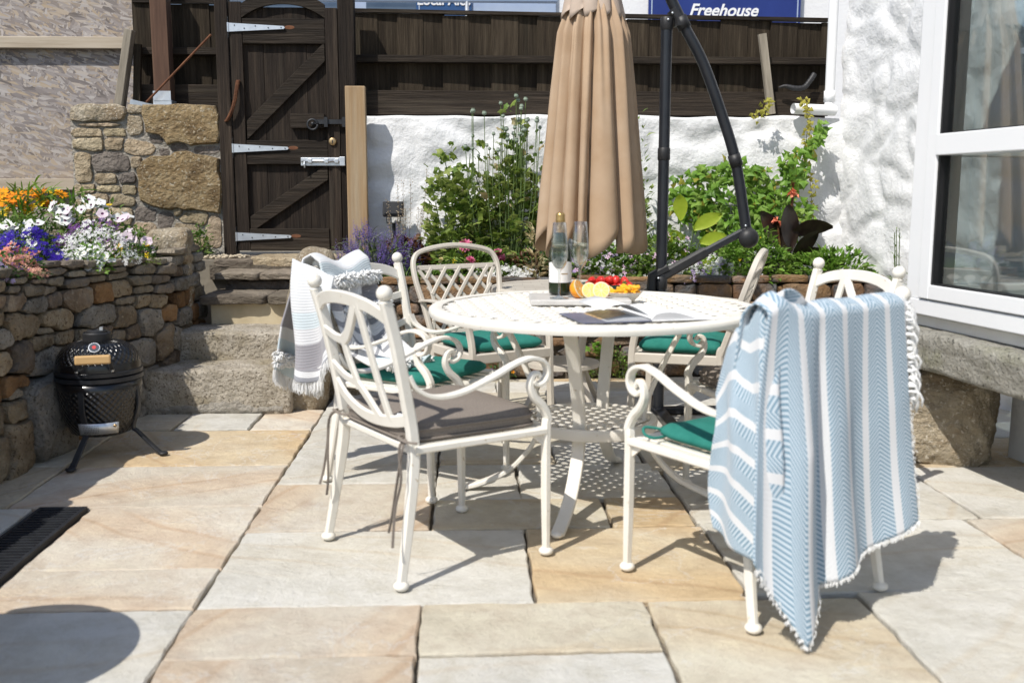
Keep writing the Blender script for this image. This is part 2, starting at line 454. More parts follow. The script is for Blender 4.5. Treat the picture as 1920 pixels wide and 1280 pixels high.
def slab(x0, x1, y0, y1, kind, parent, gap=.0085, z=0, th=.045, name='paving_slab'):
    x0 += gap / 2; x1 -= gap / 2; y0 += gap / 2; y1 -= gap / 2
    cx, cy = (x0 + x1) / 2, (y0 + y1) / 2
    pts = []
    def edge(a, b):
        n = max(2, int((Vector(b) - Vector(a)).length / .045))
        for i in range(n):
            t = i / n
            pts.append((a[0] + (b[0] - a[0]) * t, a[1] + (b[1] - a[1]) * t))
    c = [(x0, y0), (x1, y0), (x1, y1), (x0, y1)]
    c = [(p[0] + rng.uniform(-.004, .004), p[1] + rng.uniform(-.004, .004)) for p in c]
    for i in range(4): edge(c[i], c[(i + 1) % 4])
    n = len(pts)
    dz = rng.uniform(-.003, .003)
    mb = MB()
    vs = []
    J = [rng.uniform(-.0045, .003) for _ in pts]
    for ring, (ins, zz) in enumerate([(0, -th), (0, -.006), (.0015, -.0015), (.005, 0)]):
        for i, (px, py) in enumerate(pts):
            d = Vector((cx - px, cy - py)); L = d.length; d /= L
            k = ins - J[i] + (rng.uniform(0, .003) if ring == 2 else 0)
            # inset along axis-aligned normal
            ddx = 1 if abs(px - x0) < .012 else (-1 if abs(px - x1) < .012 else 0)
            ddy = 1 if abs(py - y0) < .012 else (-1 if abs(py - y1) < .012 else 0)
            vs.append((px + ddx * k - cx, py + ddy * k - cy, zz + dz))
    fs = [tuple(3 * n + i for i in range(n))]
    for r_ in range(3):
        for i in range(n):
            j = (i + 1) % n
            fs.append((r_ * n + i, r_ * n + j, (r_ + 1) * n + j, (r_ + 1) * n + i))
    mb.add(vs, fs)
    return mb.build(name, MT['slab_' + kind], parent, loc=(cx, cy, z))

S = [(-.6, 0, .3, .9, 'pink'), (-.6, 0, 0, .3, 'pink'), (-.92, 0, -.62, 0, 'white'), (-.92, 0, -1.22, -.62, 'tan'), (-1.2, 0, -2.1, -1.22, 'white'),
     (-.9, 0, .9, 1.44, 'pink'), (-1.2, -.9, .9, 1.44, 'tan'), (-.9, 0, 1.44, 2.06, 'orange'), (-1.2, -.9, 1.44, 2.06, 'tan'), (-.66, -.3, 2.06, 2.5, 'white'), (-.3, 0, 2.06, 2.5, 'pink'), (-1.1, -.66, 2.06, 2.5, 'tan'),
     (-1.2, -.8, .3, .9, 'white'), (-1.2, -.8, 0, .3, 'tan'), (-1.2, -.92, -1.22, 0, 'tan'),
     (0, .61, -.3, 0, 'pink'), (.61, 1.22, -.3, 0, 'tan'), (0, .61, -.6, -.3, 'pink'), (.61, 1.22, -.6, -.3, 'white'),
     (0, .91, -1.2, -.6, 'white'), (.91, 1.22, -1.2, -.6, 'tan'), (1.22, 1.82, -.9, 0, 'tan'), (1.82, 2.74, -.6, .03, 'white'), (1.82, 2.74, -1.2, -.6, 'tan'), (1.22, 1.82, -1.5, -.9, 'white'),
     (0, .61, -2.1, -1.2, 'tan'), (.61, 1.22, -2.1, -1.2, 'white'), (1.22, 1.82, -2.1, -1.5, 'pink'), (1.82, 2.74, -2.1, -1.2, 'white'), (2.74, 3.4, -2.1, -.6, 'tan'), (2.74, 3.4, -.6, .03, 'tan'),
     (0, .92, 0, .61, 'white'), (.92, 1.52, 0, .61, 'orange'), (1.52, 2.44, .03, .64, 'white'), (2.44, 3.3, .03, .64, 'pink'),
     (0, .61, .61, 1.15, 'pink'), (.61, 1.22, .61, .93, 'tan'), (1.22, 1.51, .61, .93, 'orange'), (.61, .93, .93, 1.4, 'white'), (.93, 1.51, .93, 1.4, 'white'),
     (0, .61, 1.15, 1.75, 'white'), (.61, 1.1, 1.4, 1.75, 'tan'), (1.1, 1.46, 1.4, 1.75, 'white'), (0, .9, 1.75, 2.35, 'white'), (.9, 1.5, 1.75, 2.35, 'tan'),
     (1.51, 2.5, .64, 1.28, 'white'), (2.5, 3.4, .64, 1.28, 'white'), (2.5, 3.4, 1.28, 1.75, 'orange'), (1.47, 2.5, 1.28, 1.75, 'tan'), (1.5, 2.1, 1.75, 2.35, 'white'), (2.1, 2.7, 1.75, 2.35, 'tan'), (2.7, 3.6, 1.75, 2.35, 'white'),
     (0, .6, 2.35, 2.9, 'white'), (.6, 1.2, 2.35, 2.9, 'tan'), (1.2, 2.1, 2.35, 2.9, 'white'), (2.1, 2.7, 2.35, 2.9, 'pink'), (2.7, 3.6, 2.35, 2.9, 'white'),
     (0, .9, 2.9, 3.2, 'white'), (.9, 1.5, 2.9, 3.2, 'white'), (1.5, 2.4, 2.9, 3.2, 'tan'), (2.4, 3.4, 2.9, 3.2, 'white')]
for k in range(6): S.append((k * .6 - .0, k * .6 + .6, 3.2, 3.3, 'orange' if k % 2 == 0 else 'tan'))
for k in range(6): S.append((-1.2 + k * .9, -.3 + k * .9, -2.75, -2.1, ['white', 'tan', 'pink'][k % 3]))
for a in S: slab(*a, patio)

# drain channel with slotted grate
dr = thing('drain_grate', 'black slotted drain channel grate set between the paving slabs', 'drain', (-.7, .3, 0))
MB().box((0, 0, -.03), (.165, 1.2, .02)).build('channel', MT['black_plastic'], dr)
for sx in (-1, 1): MB().box((sx * .076, 0, -.008), (.014, 1.2, .022)).build('rail', MT['black_iron'], dr)
sl = MB().box((0, 0, -.005), (.138, .012, .012)).mesh('slat', MT['black_iron'])
for k in range(46): link_mesh('slat', sl, dr, (0, -.58 + k * .0258, 0))
MB().box((0, .592, -.003), (.15, .016, .012)).build('end_bar', MT['black_iron'], dr)

# ------------------------------------------------------------------ stones
def star_cells(seeds, bounds, gap, na=26, p=2.6):
    s = np.array(seeds, float)
    x0, x1, y0, y1 = bounds
    cells = []
    for i, (cx, cy, w, h) in enumerate(s):
        near = [j for j in range(len(s)) if j != i and abs(s[j, 0] - cx) < (w + s[j, 2]) * 1.2 and abs(s[j, 1] - cy) < (h + s[j, 3]) * 1.2]
        o = s[near]
        pts = []
        for k in range(na):
            a = 2 * math.pi * k / na
            dx, dy = math.cos(a), math.sin(a)
            # metric radius of own superellipse along this ray
            own = 1.0 / ((abs(dx) / (w / 2)) ** p + (abs(dy) / (h / 2)) ** p) ** (1 / p)
            ts = np.linspace(.02, 1.5, 60) * own
            X, Y = cx + dx * ts, cy + dy * ts
            me = ts / own
            if len(o):
                ot = ((np.abs(X[:, None] - o[None, :, 0]) / (o[None, :, 2] / 2)) ** p + (np.abs(Y[:, None] - o[None, :, 1]) / (o[None, :, 3] / 2)) ** p) ** (1 / p)
                bad = ot.min(1) < me
            else:
                bad = np.zeros(len(ts), bool)
            bad |= (X < x0) | (X > x1) | (Y < y0) | (Y > y1)
            idx = np.argmax(bad) if bad.any() else len(ts) - 1
            r_ = max(ts[idx] - gap, ts[idx] * .55)
            pts.append([dx * r_, dy * r_])
        cells.append(((cx, cy), pts))
    return cells

def stone_mesh(name, pts, depth, mat, seed, back=.06, rough=.15):
    n = len(pts)
    P = [Vector(p) for p in pts]
    # one smoothing pass rounds the corners
    P = [(P[i - 1] + P[i] * 5 + P[(i + 1) % n]) / 7 for i in range(n)]
    rs = random.Random(seed)
    P = [p * rs.uniform(.95, 1.03) for p in P]
    size = sum(p.length for p in P) / n
    vs = []
    off = Vector((seed * 3.17, seed * 1.31, seed * .77))
    for (k, d) in [(.97, -back), (1.0, 0), (1.0, depth * .5), (.955, depth * .86), (.78, depth * 1.0), (.42, depth * 1.04)]:
        for p in P:
            q = Vector((p.x * k, p.y * k, d))
            nv = noise.noise_vector(q * (1.3 / max(size, .03)) + off) + noise.noise_vector(q * (4.0 / max(size, .03)) + off) * .55
            amp = size * rough
            if d > 0: q += Vector((nv.x * amp * .6, nv.y * amp * .6, nv.z * amp))
            vs.append(q)
    c = Vector((0, 0, depth * 1.03)); c.z += noise.noise(c * 5 + off) * size * rough
    vs.append(c)
    fs = []
    R_ = 6
    for r_ in range(R_ - 1):
        for i in range(n):
            j = (i + 1) % n
            fs.append((r_ * n + i, r_ * n + j, (r_ + 1) * n + j, (r_ + 1) * n + i))
    for i in range(n): fs.append(((R_ - 1) * n + i, (R_ - 1) * n + (i + 1) % n, R_ * n))
    return MB().add(vs, fs).mesh(name, mat, angle=34)

def rock_mesh(name, size, mat, seed, cuts=14, p=5, amp=.05, freq=3.0, fine=.012):
    bm = bmesh.new()
    bmesh.ops.create_cube(bm, size=2)
    bmesh.ops.subdivide_edges(bm, edges=bm.edges[:], cuts=cuts, use_grid_fill=True)
    off = Vector((seed * 7.3, seed * 2.9, seed * 5.1))
    hx, hy, hz = size[0] / 2, size[1] / 2, size[2] / 2
    for v in bm.verts:
        c = v.co
        m = (abs(c.x) ** p + abs(c.y) ** p + abs(c.z) ** p) ** (1 / p)
        q = Vector((c.x / m * hx, c.y / m * hy, c.z / m * hz))
        nv = noise.noise_vector(q * freq + off)
        f2 = noise.noise_vector(q * freq * 5 + off)
        f3 = noise.noise_vector(q * freq * 14 + off)
        v.co = q + nv * amp + f2 * fine + f3 * (fine * .5)
    bmesh.ops.recalc_face_normals(bm, faces=bm.faces[:])
    me = bpy.data.meshes.new(name)
    bm.to_mesh(me); bm.free()
    me.materials.append(mat)
    me.polygons.foreach_set('use_smooth', [True] * len(me.polygons))
    return me

# ---- planter wall on the left (curving towards the steps)
PL = [Vector(p) for p in ((-1.16, -.6), (-1.13, .6), (-1.10, 1.3), (-1.065, 1.85), (-.95, 2.3), (-.83, 2.62), (-.81, 3.2))]
PLL = [0]
for i in range(len(PL) - 1): PLL.append(PLL[-1] + (PL[i + 1] - PL[i]).length)
def wall_at(s):
    s = max(0, min(s, PLL[-1] - 1e-4))
    i = max(k for k in range(len(PL) - 1) if PLL[k] <= s)
    t = (s - PLL[i]) / (PLL[i + 1] - PLL[i])
    p = PL[i].lerp(PL[i + 1], t)
    d = (PL[i + 1] - PL[i]).normalized()
    return p, d
pw = thing('stone_planter_wall', 'rough brown stone retaining wall of the raised flower bed behind the black barbecue', 'wall', (-1.1, 1.3, 0))
core = MB()
rows = []
for k in range(40):
    p, d = wall_at(PLL[-1] * k / 39)
    nrm = Vector((d.y, -d.x))
    a = p - nrm * .02; b = p - nrm * .30
    rows.append([(a.x + 1.1, a.y - 1.3, -.05), (a.x + 1.1, a.y - 1.3, .77), (b.x + 1.1, b.y - 1.3, .77), (b.x + 1.1, b.y - 1.3, -.05)])
core.grid(rows)
core.build('core', MT['dark_mortar'], pw)
PS = [(2.411,0.801,0.173,0.026),(2.565,0.79,0.135,0.027),(2.717,0.78,0.144,0.028),(2.879,0.771,0.129,0.029),(3.035,0.767,0.141,0.03),(3.194,0.756,0.121,0.031),(2.088,0.785,0.147,0.024),(2.24,0.767,0.144,0.029),(2.422,0.768,0.171,0.03),(2.585,0.742,0.136,0.027),(2.74,0.746,0.172,0.028),(2.876,0.741,0.103,0.033),(3.111,0.733,0.159,0.052),(3.246,0.717,0.151,0.045),(2.084,0.758,0.16,0.028),(2.25,0.739,0.138,0.029),(2.408,0.722,0.16,0.034),(2.568,0.704,0.185,0.047),(2.723,0.71,0.145,0.028),(2.881,0.712,0.148,0.033),(3.04,0.675,0.168,0.043),(3.201,0.671,0.123,0.044),(2.195,0.712,0.198,0.05),(2.038,0.723,0.105,0.041),(2.349,0.693,0.122,0.044),(3.076,0.629,0.157,0.035),(3.217,0.62,0.124,0.045),(2.046,0.681,0.158,0.076),(2.199,0.639,0.235,0.064),(2.374,0.649,0.116,0.067),(2.573,0.632,0.21,0.11),(2.742,0.639,0.159,0.089),(2.903,0.649,0.16,0.08),(2.93,0.586,0.158,0.042),(3.051,0.574,0.111,0.056),(3.164,0.558,0.122,0.071),(2.085,0.577,0.256,0.105),(2.393,0.563,0.284,0.086),(2.706,0.545,0.276,0.097),(2.911,0.516,0.147,0.11),(3.108,0.462,0.16,0.141),(3.242,0.486,0.148,0.068),(2.445,0.471,0.209,0.057),(2.243,0.486,0.19,0.065),(2.295,0.527,0.179,0.037),(2.581,0.464,0.112,0.063),(2.845,0.431,0.126,0.05),(2.968,0.431,0.101,0.069),(2.737,0.454,0.12,0.065),(2.039,0.446,0.198,0.146),(2.315,0.399,0.35,0.104),(1.995,0.326,0.143,0.083),(3.037,0.321,0.195,0.131),(3.187,0.339,0.152,0.18),(3.37,0.34,0.251,0.11),(2.227,0.159,0.426,0.344),(1.977,0.109,0.222,0.29),(2.582,0.347,0.175,0.111),(2.781,0.347,0.204,0.099),(2.915,0.257,0.161,0.12),(2.556,0.222,0.186,0.119),(2.768,0.215,0.204,0.125),(2.955,0.127,0.172,0.121),(3.105,0.171,0.175,0.125),(2.542,0.087,0.187,0.143),(2.753,0.065,0.204,0.15),(2.945,0.005,0.173,0.131),(3.106,0.025,0.148,0.134),(3.263,0.217,0.233,0.136)]
zz = .03
while zz < .8:                       # the stretch outside the picture and the end by the steps
    h = .15 - .11 * (zz / .8) + rng.uniform(-.01, .01)
    for (a, b) in ((.1, 1.9), (3.36, 3.8)):
        s_ = a
        while s_ < b:
            w = rng.uniform(.12, .26)
            PS.append((s_ + w / 2, zz + h / 2, w, h)); s_ += w
    zz += h
for i, ((s_, z_), pts) in enumerate(star_cells(PS, (.0, 3.84, -.02, .815), .004, p=3.6)):
    p, d = wall_at(s_)
    w, h = PS[i][2], PS[i][3]
    mat = MT['slate'] if h < .055 else MT[rng.choice(['wall_stone', 'wall_stone', 'wall_grey', 'wall_grey', 'wall_buff', 'wall_rust'])]
    if w > .2 and h > .2: mat = MT['wall_grey'] if w > .4 else MT['wall_buff']
    me = stone_mesh('stone', pts, rng.uniform(.02, .04) + min(w, h) * .16, mat, i + 1)
    o = link_mesh('stone', me, pw, (p.x + 1.1, p.y - 1.3, z_))
    o.rotation_euler = Matrix(((d.x, 0, d.y), (d.y, 0, -d.x), (0, 1, 0))).to_euler()
bedl = MB().grid([[(-6.2, -.6, .74), (-1.3, -.6, .74)], [(-6.2, 2.2, .76), (-1.2, 2.2, .76)], [(-6.2, 4.34, .76), (-.92, 4.34, .76)]])
tag(bedl.build('planter_soil', MT['soil']), kind='structure')

# ---- bed retaining wall behind the table
bw = thing('bed_wall', 'low rusty slate and stone wall holding the flower bed behind the table', 'wall', (0, 3.36, 0))
MB().box((1.6, .12, .25), (3.5, .24, .6)).build('core', MT['dark_mortar'], bw)
seeds = []
zz = 0.0
while zz < .545:
    h = rng.choice([.055, .07, .09, .12])
    if zz + h > .56: h = .58 - zz
    x = -.06
    while x < 3.3:
        w = rng.uniform(.12, .38) * (1.1 if h < .08 else .9)
        seeds.append((x + w / 2, zz + h / 2, w, h)); x += w
    zz += h
for i, ((x_, z_), pts) in enumerate(star_cells(seeds, (-.1, 3.35, 0, .585), .005, p=5)):
    me = stone_mesh('stone', pts, rng.uniform(.02, .05), MT['rust_stone'], i + 200, rough=.10)
    link_mesh('stone', me, bw, (x_, 0, z_), (R(90), 0, 0))
ms = MB().grid([[(-.1, 3.4, .55), (1.6, 3.4, .56), (3.4, 3.4, .55)], [(-.1, 4.1, .60), (1.6, 4.1, .60), (3.4, 4.1, .60)]])
tag(ms.build('bed_soil', MT['soil']), kind='structure')
edge = MB()
for k in range(14):
    x = .0 + k * .235
    o = link_mesh('edging_brick', rock_mesh('edging_brick', (.225, .10, .045), MT['rust_stone'], k + 40, 5, 9, .004, 6, .003), bw, (x + .1, .02, .585 + rng.uniform(-.006, .006)))

# ---- steps
def rock(name, label, cat, loc, size, mat, seed, rot=(0, 0, 0), group=None, parent=None, **kw):
    o = link_mesh(name, rock_mesh(name, size, mat, seed, **kw), parent, loc, rot)
    if label: tag(o, label, cat, group)
    return o
rock('stone_step', 'lowest rough granite step with white crust along its foot', 'step', (-.56, 2.60, .105), (.80, .40, .25), MT['step_granite'], 3, cuts=30, p=16, amp=.014, freq=2.6, fine=.006)
rock('stone_step', 'second granite step up, its face rough and grey brown', 'step', (-.56, 2.90, .27), (.82, .42, .215), MT['step_granite'], 5, cuts=30, p=16, amp=.014, freq=2.6, fine=.006)
crust = MB()
rows = []
for i in range(40):
    x = -.93 + i * .0187
    top = .055 + .05 * noise.noise(Vector((x * 5, 1, 0))) + .02 * noise.noise(Vector((x * 22, 3, 0)))
    rows.append([(x, 2.42 - .012 - .014 * abs(noise.noise(Vector((x * 30, j * 1.7, 4)))) - .012 * math.sin(math.pi * j / 6), .0 + max(top, .015) * j / 6) for j in range(7)])
crust.grid(rows)
for sp_ in [bpy.data.objects['stone_step']]:
    c_o = crust.build('lime_crust', MT['mortar'], None, smooth=True)
    c_o.parent = sp_; c_o.matrix_parent_inverse = Matrix.Translation(-Vector(sp_.location))
st3 = thing('rendered_step', 'step with a smooth cream riser and dark slate treads', 'step', (-.4, 3.0, .3))
MB().box((.0, .22, .09), (.58, .44, .21)).build('riser', MT['cream_render'], st3)
for k, (x, w) in enumerate(((-.165, .37), (.15, .25))):
    link_mesh('tread', rock_mesh('tread', (w, .50, .05), MT['slate'], 60 + k, 12, 12, .006, 6, .004), st3, (x, .20, .215))
st4 = thing('slate_step', 'narrow step of dark slate treads over a shadowy stone riser', 'step', (-.4, 3.32, .5))
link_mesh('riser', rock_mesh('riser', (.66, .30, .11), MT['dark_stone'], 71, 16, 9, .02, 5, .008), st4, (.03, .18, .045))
for k, (x, w) in enumerate(((-.21, .26), (.10, .36))):
    link_mesh('tread', rock_mesh('tread', (w, .42, .042), MT['slate'], 80 + k, 12, 12, .005, 6, .004), st4, (x, .17, .12))
st5 = thing('threshold_step', 'sandy stone slab forming the top step in front of the gate', 'step', (-.4, 3.62, .6))
link_mesh('slab', rock_mesh('slab', (.62, .42, .065), MT['sand_stone'], 91, 14, 12, .006, 4, .004), st5, (.10, .22, .078))
link_mesh('slab', rock_mesh('slab', (.26, .40, .05), MT['slate'], 92, 10, 12, .006, 4, .004), st5, (-.30, .21, .075))
MB().box((0, .26, .02), (.9, .5, .09)).build('footing', MT['dark_mortar'], st5)
tag(MB().box((-.4, 4.0, .33), (1.3, .66, .72)).build('landing', MT['earth']), kind='structure')
rock('granite_post', 'square granite block standing left of the steps beside the yellow pansies', 'stone', (-.915, 3.05, .63), (.24, .30, .56), MT['granite'], 11, (0, 0, .15), cuts=24, p=9, amp=.016, fine=.009)
rock('granite_post', 'tall rounded granite boulder standing right of the steps behind the striped blanket', 'stone', (-.10, 2.64, .36), (.25, .34, .92), MT['granite'], 13, (0, .10, .1), cuts=24, p=3.6, amp=.03, fine=.008)
rock('boulder', 'low granite boulder at the foot of the bed wall by the steps', 'stone', (.02, 3.05, .22), (.3, .5, .62), MT['granite'], 15, cuts=18, p=4, amp=.03, fine=.008)

# ---- stone pier left of the gate
pr_ = thing('stone_pier', 'mortared wall of sandy stones and two huge granite blocks left of the gate', 'wall', (-1.3, 4.0, .6))
MB().box((0, .142, .46), (.95, .30, 1.12)).build('mortar_bed', MT['mortar'], pr_)
BS = [(-1.59,1.6,0.299,0.111),(-1.582,1.534,0.282,0.026),(-1.658,1.479,0.171,0.051),(-1.504,1.483,0.141,0.047),(-1.654,1.41,0.166,0.085),(-1.508,1.411,0.119,0.077),(-1.351,1.387,0.196,0.094),(-1.358,1.625,0.102,0.06),(-1.363,1.536,0.102,0.128),(-1.079,1.537,0.504,0.273),(-1.523,1.293,0.226,0.128),(-1.372,1.297,0.081,0.081),(-1.703,1.268,0.085,0.196),(-1.565,1.199,0.119,0.073),(-1.431,1.199,0.107,0.077),(-1.7,1.129,0.111,0.06),(-1.557,1.129,0.162,0.043),(-1.427,1.121,0.094,0.073),(-1.639,1.064,0.171,0.068),(-1.48,1.055,0.162,0.081),(-1.104,1.187,0.512,0.333),(-1.329,0.964,0.145,0.094),(-1.215,0.931,0.102,0.102),(-1.126,0.989,0.06,0.06),(-1.017,0.943,0.171,0.077),(-1.494,0.956,0.154,0.119),(-1.342,0.882,0.145,0.077),(-0.905,0.864,0.077,0.171),(-1.087,0.865,0.137,0.085),(-1.238,1.448,0.119,0.077),(-1.102,1.395,0.119,0.06),(-0.931,1.375,0.162,0.06),(-1.616,0.965,0.094,0.077),(-1.719,1.014,0.094,0.085),(-1.194,1.358,0.077,0.06),(-1.741,0.932,0.119,0.085),(-1.621,0.882,0.119,0.077),(-1.483,0.857,0.137,0.077),(-1.254,0.823,0.137,0.077),(-1.008,0.781,0.119,0.068),(-1.747,0.832,0.128,0.085)]
DK = {10: 'dark_stone', 14: 'dark_stone', 21: 'dark_stone', 22: 'dark_stone', 29: 'dark_stone', 30: 'dark_stone', 31: 'dark_stone', 34: 'dark_stone', 9: 'granite_tan', 20: 'granite_tan', 8: 'granite', 7: 'granite', 0: 'granite'}
for i, ((x_, z_), pts) in enumerate(star_cells(BS, (-1.78, -.835, .74, 1.665), .006, p=4.2)):
    big = i in (9, 20)
    flush = i in (21, 22, 29, 30, 31, 34)
    me = stone_mesh('stone', pts, .045 if i == 0 else (.012 if flush else (.05 if big else rng.uniform(.018, .034))), MT[DK.get(i, 'sand_stone')], i + 500, back=.03, rough=.07 if big else .11)
    link_mesh('stone', me, pr_, (x_ + 1.3, 0, z_ - .6), (R(90), 0, 0))

# ---- white retaining wall
def rough_wall(name, p0, p1, z0, z1, step, amp, stone_f, mat, thick=.25, seed=0, parent=None):
    p0, p1 = Vector(p0), Vector(p1)
    L = (p1 - p0).length; d = (p1 - p0) / L
    nrm = Vector((d.y, -d.x))
    nx, nz = int(L / step) + 1, int((z1 - z0) / step) + 1
    rows = []
    for j in range(nz + 1):
        r_ = []
        for i in range(nx + 1):
            s_, z_ = L * i / nx, z0 + (z1 - z0) * j / nz
            q = Vector((s_ * stone_f + seed, z_ * stone_f * 1.35, seed * .37))
            q2 = q + noise.noise_vector(q * 1.3) * .35
            dd = noise.voronoi(q2)[0]
            e = min(1.0, (dd[1] - dd[0]) * 2.6)
            h = amp * (e * e * (3 - 2 * e) - .5) + amp * .6 * noise.noise(Vector((s_ * 2.3, z_ * 2.3, seed + 4))) + amp * .30 * noise.noise(Vector((s_ * 11, z_ * 11, seed))) + amp * .16 * noise.noise(Vector((s_ * 34, z_ * 34, seed)))
            b = p0 + d * s_ + nrm * h
            zj = z_ + (.02 * noise.noise(Vector((s_ * 3, 0, seed))) if j == nz else 0)
            r_.append((b.x, b.y, zj))
        rows.append(r_)
    top = rows[-1]
    rows.append([(x - nrm.x * thick, y - nrm.y * thick, z + .004) for (x, y, z) in top])
    rows.append([(x, y, z0) for (x, y, z) in rows[-1]])
    return MB().grid(rows).build(name, mat, parent, smooth=True)
tag(rough_wall('white_wall', (.02, 4.05), (3.27, 4.05), .5, 1.60, .022, .026, 2.0, MT['white_wall'], .3, 2.0), 'low white painted rubble wall below the dark fence', 'wall')
tag(rough_wall('house_wall', (3.23, 4.10), (3.66, 1.15), -.05, 4.6, .026, .022, 2.6, MT['white_wall'], .3, 9.0), 'white painted rough stone house wall beside the bay window', 'wall')

# ---- gate
GX = lambda u: -.755 + (u - 437) * .00335
GZ = lambda v: .713 + (475 - v) * .003347
YG = 4.0
def gbox(mb, u0, u1, v0, v1, y0, y1):
    x0, x1, z0, z1 = GX(u0), GX(u1), GZ(v1), GZ(v0)
    return mb.box(((x0 + x1) / 2, (y0 + y1) / 2 , (z0 + z1) / 2), (x1 - x0, y1 - y0, z1 - z0))
def gpart(name, u0, u1, v0, v1, y0, y1, mat, parent, bevel=.004):
    x0, x1, z0, z1 = GX(u0), GX(u1), GZ(v1), GZ(v0)
    c = Vector(((x0 + x1) / 2, (y0 + y1) / 2, (z0 + z1) / 2))
    return MB().box((0, 0, 0), (x1 - x0, y1 - y0, z1 - z0)).build(name, mat, parent, loc=c - Vector(parent.location), bevel=bevel)
gate = thing('garden_gate', 'dark brown braced wooden garden gate with three pale strap hinges', 'gate', (GX(437), YG, .72))
for k, (u0, u1) in enumerate(((459, 498.6), (498.4, 540.1), (539.9, 579.6), (579.4, 620))):
    gpart('board', u0, u1, 12, 468, YG + .012 + .003 * (k % 2), YG + .032, MT['dark_wood'], gate)
gpart('stile', 438, 461.5, 4, 469, YG - .022, YG + .03, MT['dark_wood'], gate)
gpart('stile', 617, 640, 14, 470, YG - .022, YG + .03, MT['dark_wood'], gate)
gpart('rail', 462, 616.5, 34, 80, YG - .018, YG + .011, MT['dark_wood_h'], gate)
gpart('rail', 462, 616.5, 259, 304, YG - .018, YG + .011, MT['dark_wood_h'], gate)
gpart('rail', 462, 615, 427, 470, YG - .018, YG + .011, MT['dark_wood_h'], gate)
for (a, b) in (((464, 240), (615, 94)), ((464, 419), (615, 318))):
    p, q = Vector((GX(a[0]), 0, GZ(a[1]))), Vector((GX(b[0]), 0, GZ(b[1])))
    L = (q - p).length
    ang = math.atan2(q.z - p.z, q.x - p.x)
    w = .085
    k = w / 2 / math.cos(ang)
    mb = MB()
    pts = [(p.x, p.z - k), (q.x, q.z - k), (q.x, q.z + k), (p.x, p.z + k)]
    c = (p + q) / 2
    vs = [(x - c.x, yy, z - c.z) for yy in (-.016, .0105) for (x, z) in pts]
    mb.add(vs, [(0, 1, 2, 3), (7, 6, 5, 4), (0, 4, 5, 1), (1, 5, 6, 2), (2, 6, 7, 3), (3, 7, 4, 0)])
    mb.build('brace', MT['dark_wood_h'], gate, loc=Vector((c.x, YG, c.z)) - Vector(gate.location), bevel=.003)
arch = MB()
rows = []
for k in range(17):
    t = k / 16
    u = 461 + 156 * t
    hump = 1 - abs(2 * t - 1) ** 2.2
    rows.append([(GX(u), y, z) for (y, z) in ((YG - .02, GZ(30 - 26 * hump + 3)), (YG - .02, GZ(8 - 26 * hump)), (YG + .011, GZ(8 - 26 * hump)), (YG + .011, GZ(30 - 26 * hump + 3)), (YG - .02, GZ(30 - 26 * hump + 3)))])
arch.grid(rows)
a_o = arch.build('arched_rail', MT['dark_wood_h'], None)
a_o.parent = gate; a_o.matrix_parent_inverse = Matrix.Translation(-Vector(gate.location))
def strap(v):
    h = empty('strap_hinge', Vector((GX(437), YG - .024, GZ(v))) - Vector(gate.location)); h.parent = gate
    MB().box((-.018, -.004, 0), (.032, .006, .125)).build('plate', MT['galv'], h)
    L = .345
    mb = MB().add([(0, -.007, -.027), (L, -.007, -.009), (L + .008, -.007, 0), (L, -.007, .009), (0, -.007, .027), (0, -.001, -.027), (L, -.001, -.009), (L + .008, -.001, 0), (L, -.001, .009), (0, -.001, .027)],
                  [(4, 3, 2, 1, 0), (5, 6, 7, 8, 9), (0, 1, 6, 5), (1, 2, 7, 6), (2, 3, 8, 7), (3, 4, 9, 8), (4, 0, 5, 9)])
    mb.build('strap', MT['galv'], h)
    MB().tube([(-.001, -.008, -.028), (-.001, -.008, .028)], .006, 10).build('knuckle', MT['galv'], h)
    b = MB()
    for (x, z) in ((-.018, .045), (-.018, .0), (-.018, -.045), (.04, .012), (.1, -.006), (.17, .008), (.25, -.002), (.33, 0)): b.ball((x, -.008, z), .0042, 8, 4)
    tag(b.build('bolt_heads', MT['black_iron'], h), kind='stuff')
    r_ = MB().ball((L + .035, .0058, .003), .02, 14, 8, (1.6, .05, .6)).build('rust_stain', MT['rust'], h)
for v in (51, 274, 442): strap(v)
ring = empty('ring_latch', Vector((GX(590), YG - .03, GZ(228))) - Vector(gate.location)); ring.parent = gate
gpart('latch_block', 547, 612, 209, 236, YG - .03, YG + .011, MT['dark_wood_h'], gate)
cpts = [(.032 * math.cos(a), -.024, -.006 + .032 * math.sin(a)) for a in [2 * math.pi * k / 20 for k in range(21)]]
MB().tube(cpts, .007, 8).build('ring', MT['black_iron'], ring, smooth=True)
MB().tube([(0, .01, 0), (0, -.026, 0)], .011, 10).build('spindle', MT['black_iron'], ring, smooth=True)
MB().box((.12, -.014, .012), (.22, .012, .028)).build('latch_bar', MT['black_iron'], ring)
for x in (.085, .20): MB().box((x, -.022, .010), (.022, .022, .062)).build('keeper', MT['black_iron'], ring)
lk = empty('lock', Vector((GX(626), YG - .024, GZ(261))) - Vector(gate.location)); lk.parent = gate
MB().lathe([(.024, .003), (.026, 0), (.024, -.008), (.02, -.011), (.001, -.011)], 20, axis=Matrix.Rotation(R(90), 3, 'X').inverted()).build('escutcheon', MT['brass'], lk, smooth=True)
MB().box((0, -.013, -.002), (.006, .005, .02)).build('keyhole', MT['black_iron'], lk)
bo = empty('barrel_bolt', Vector((GX(608), YG - .024, GZ(299))) - Vector(gate.location)); bo.parent = gate
MB().box((-.01, -.004, 0), (.27, .006, .052)).build('back_plate', MT['galv'], bo, bevel=.002)
MB().tube([(-.14, -.016, .004), (.13, -.016, .004)], .009, 10).build('bolt_bar', MT['galv'], bo, smooth=True)
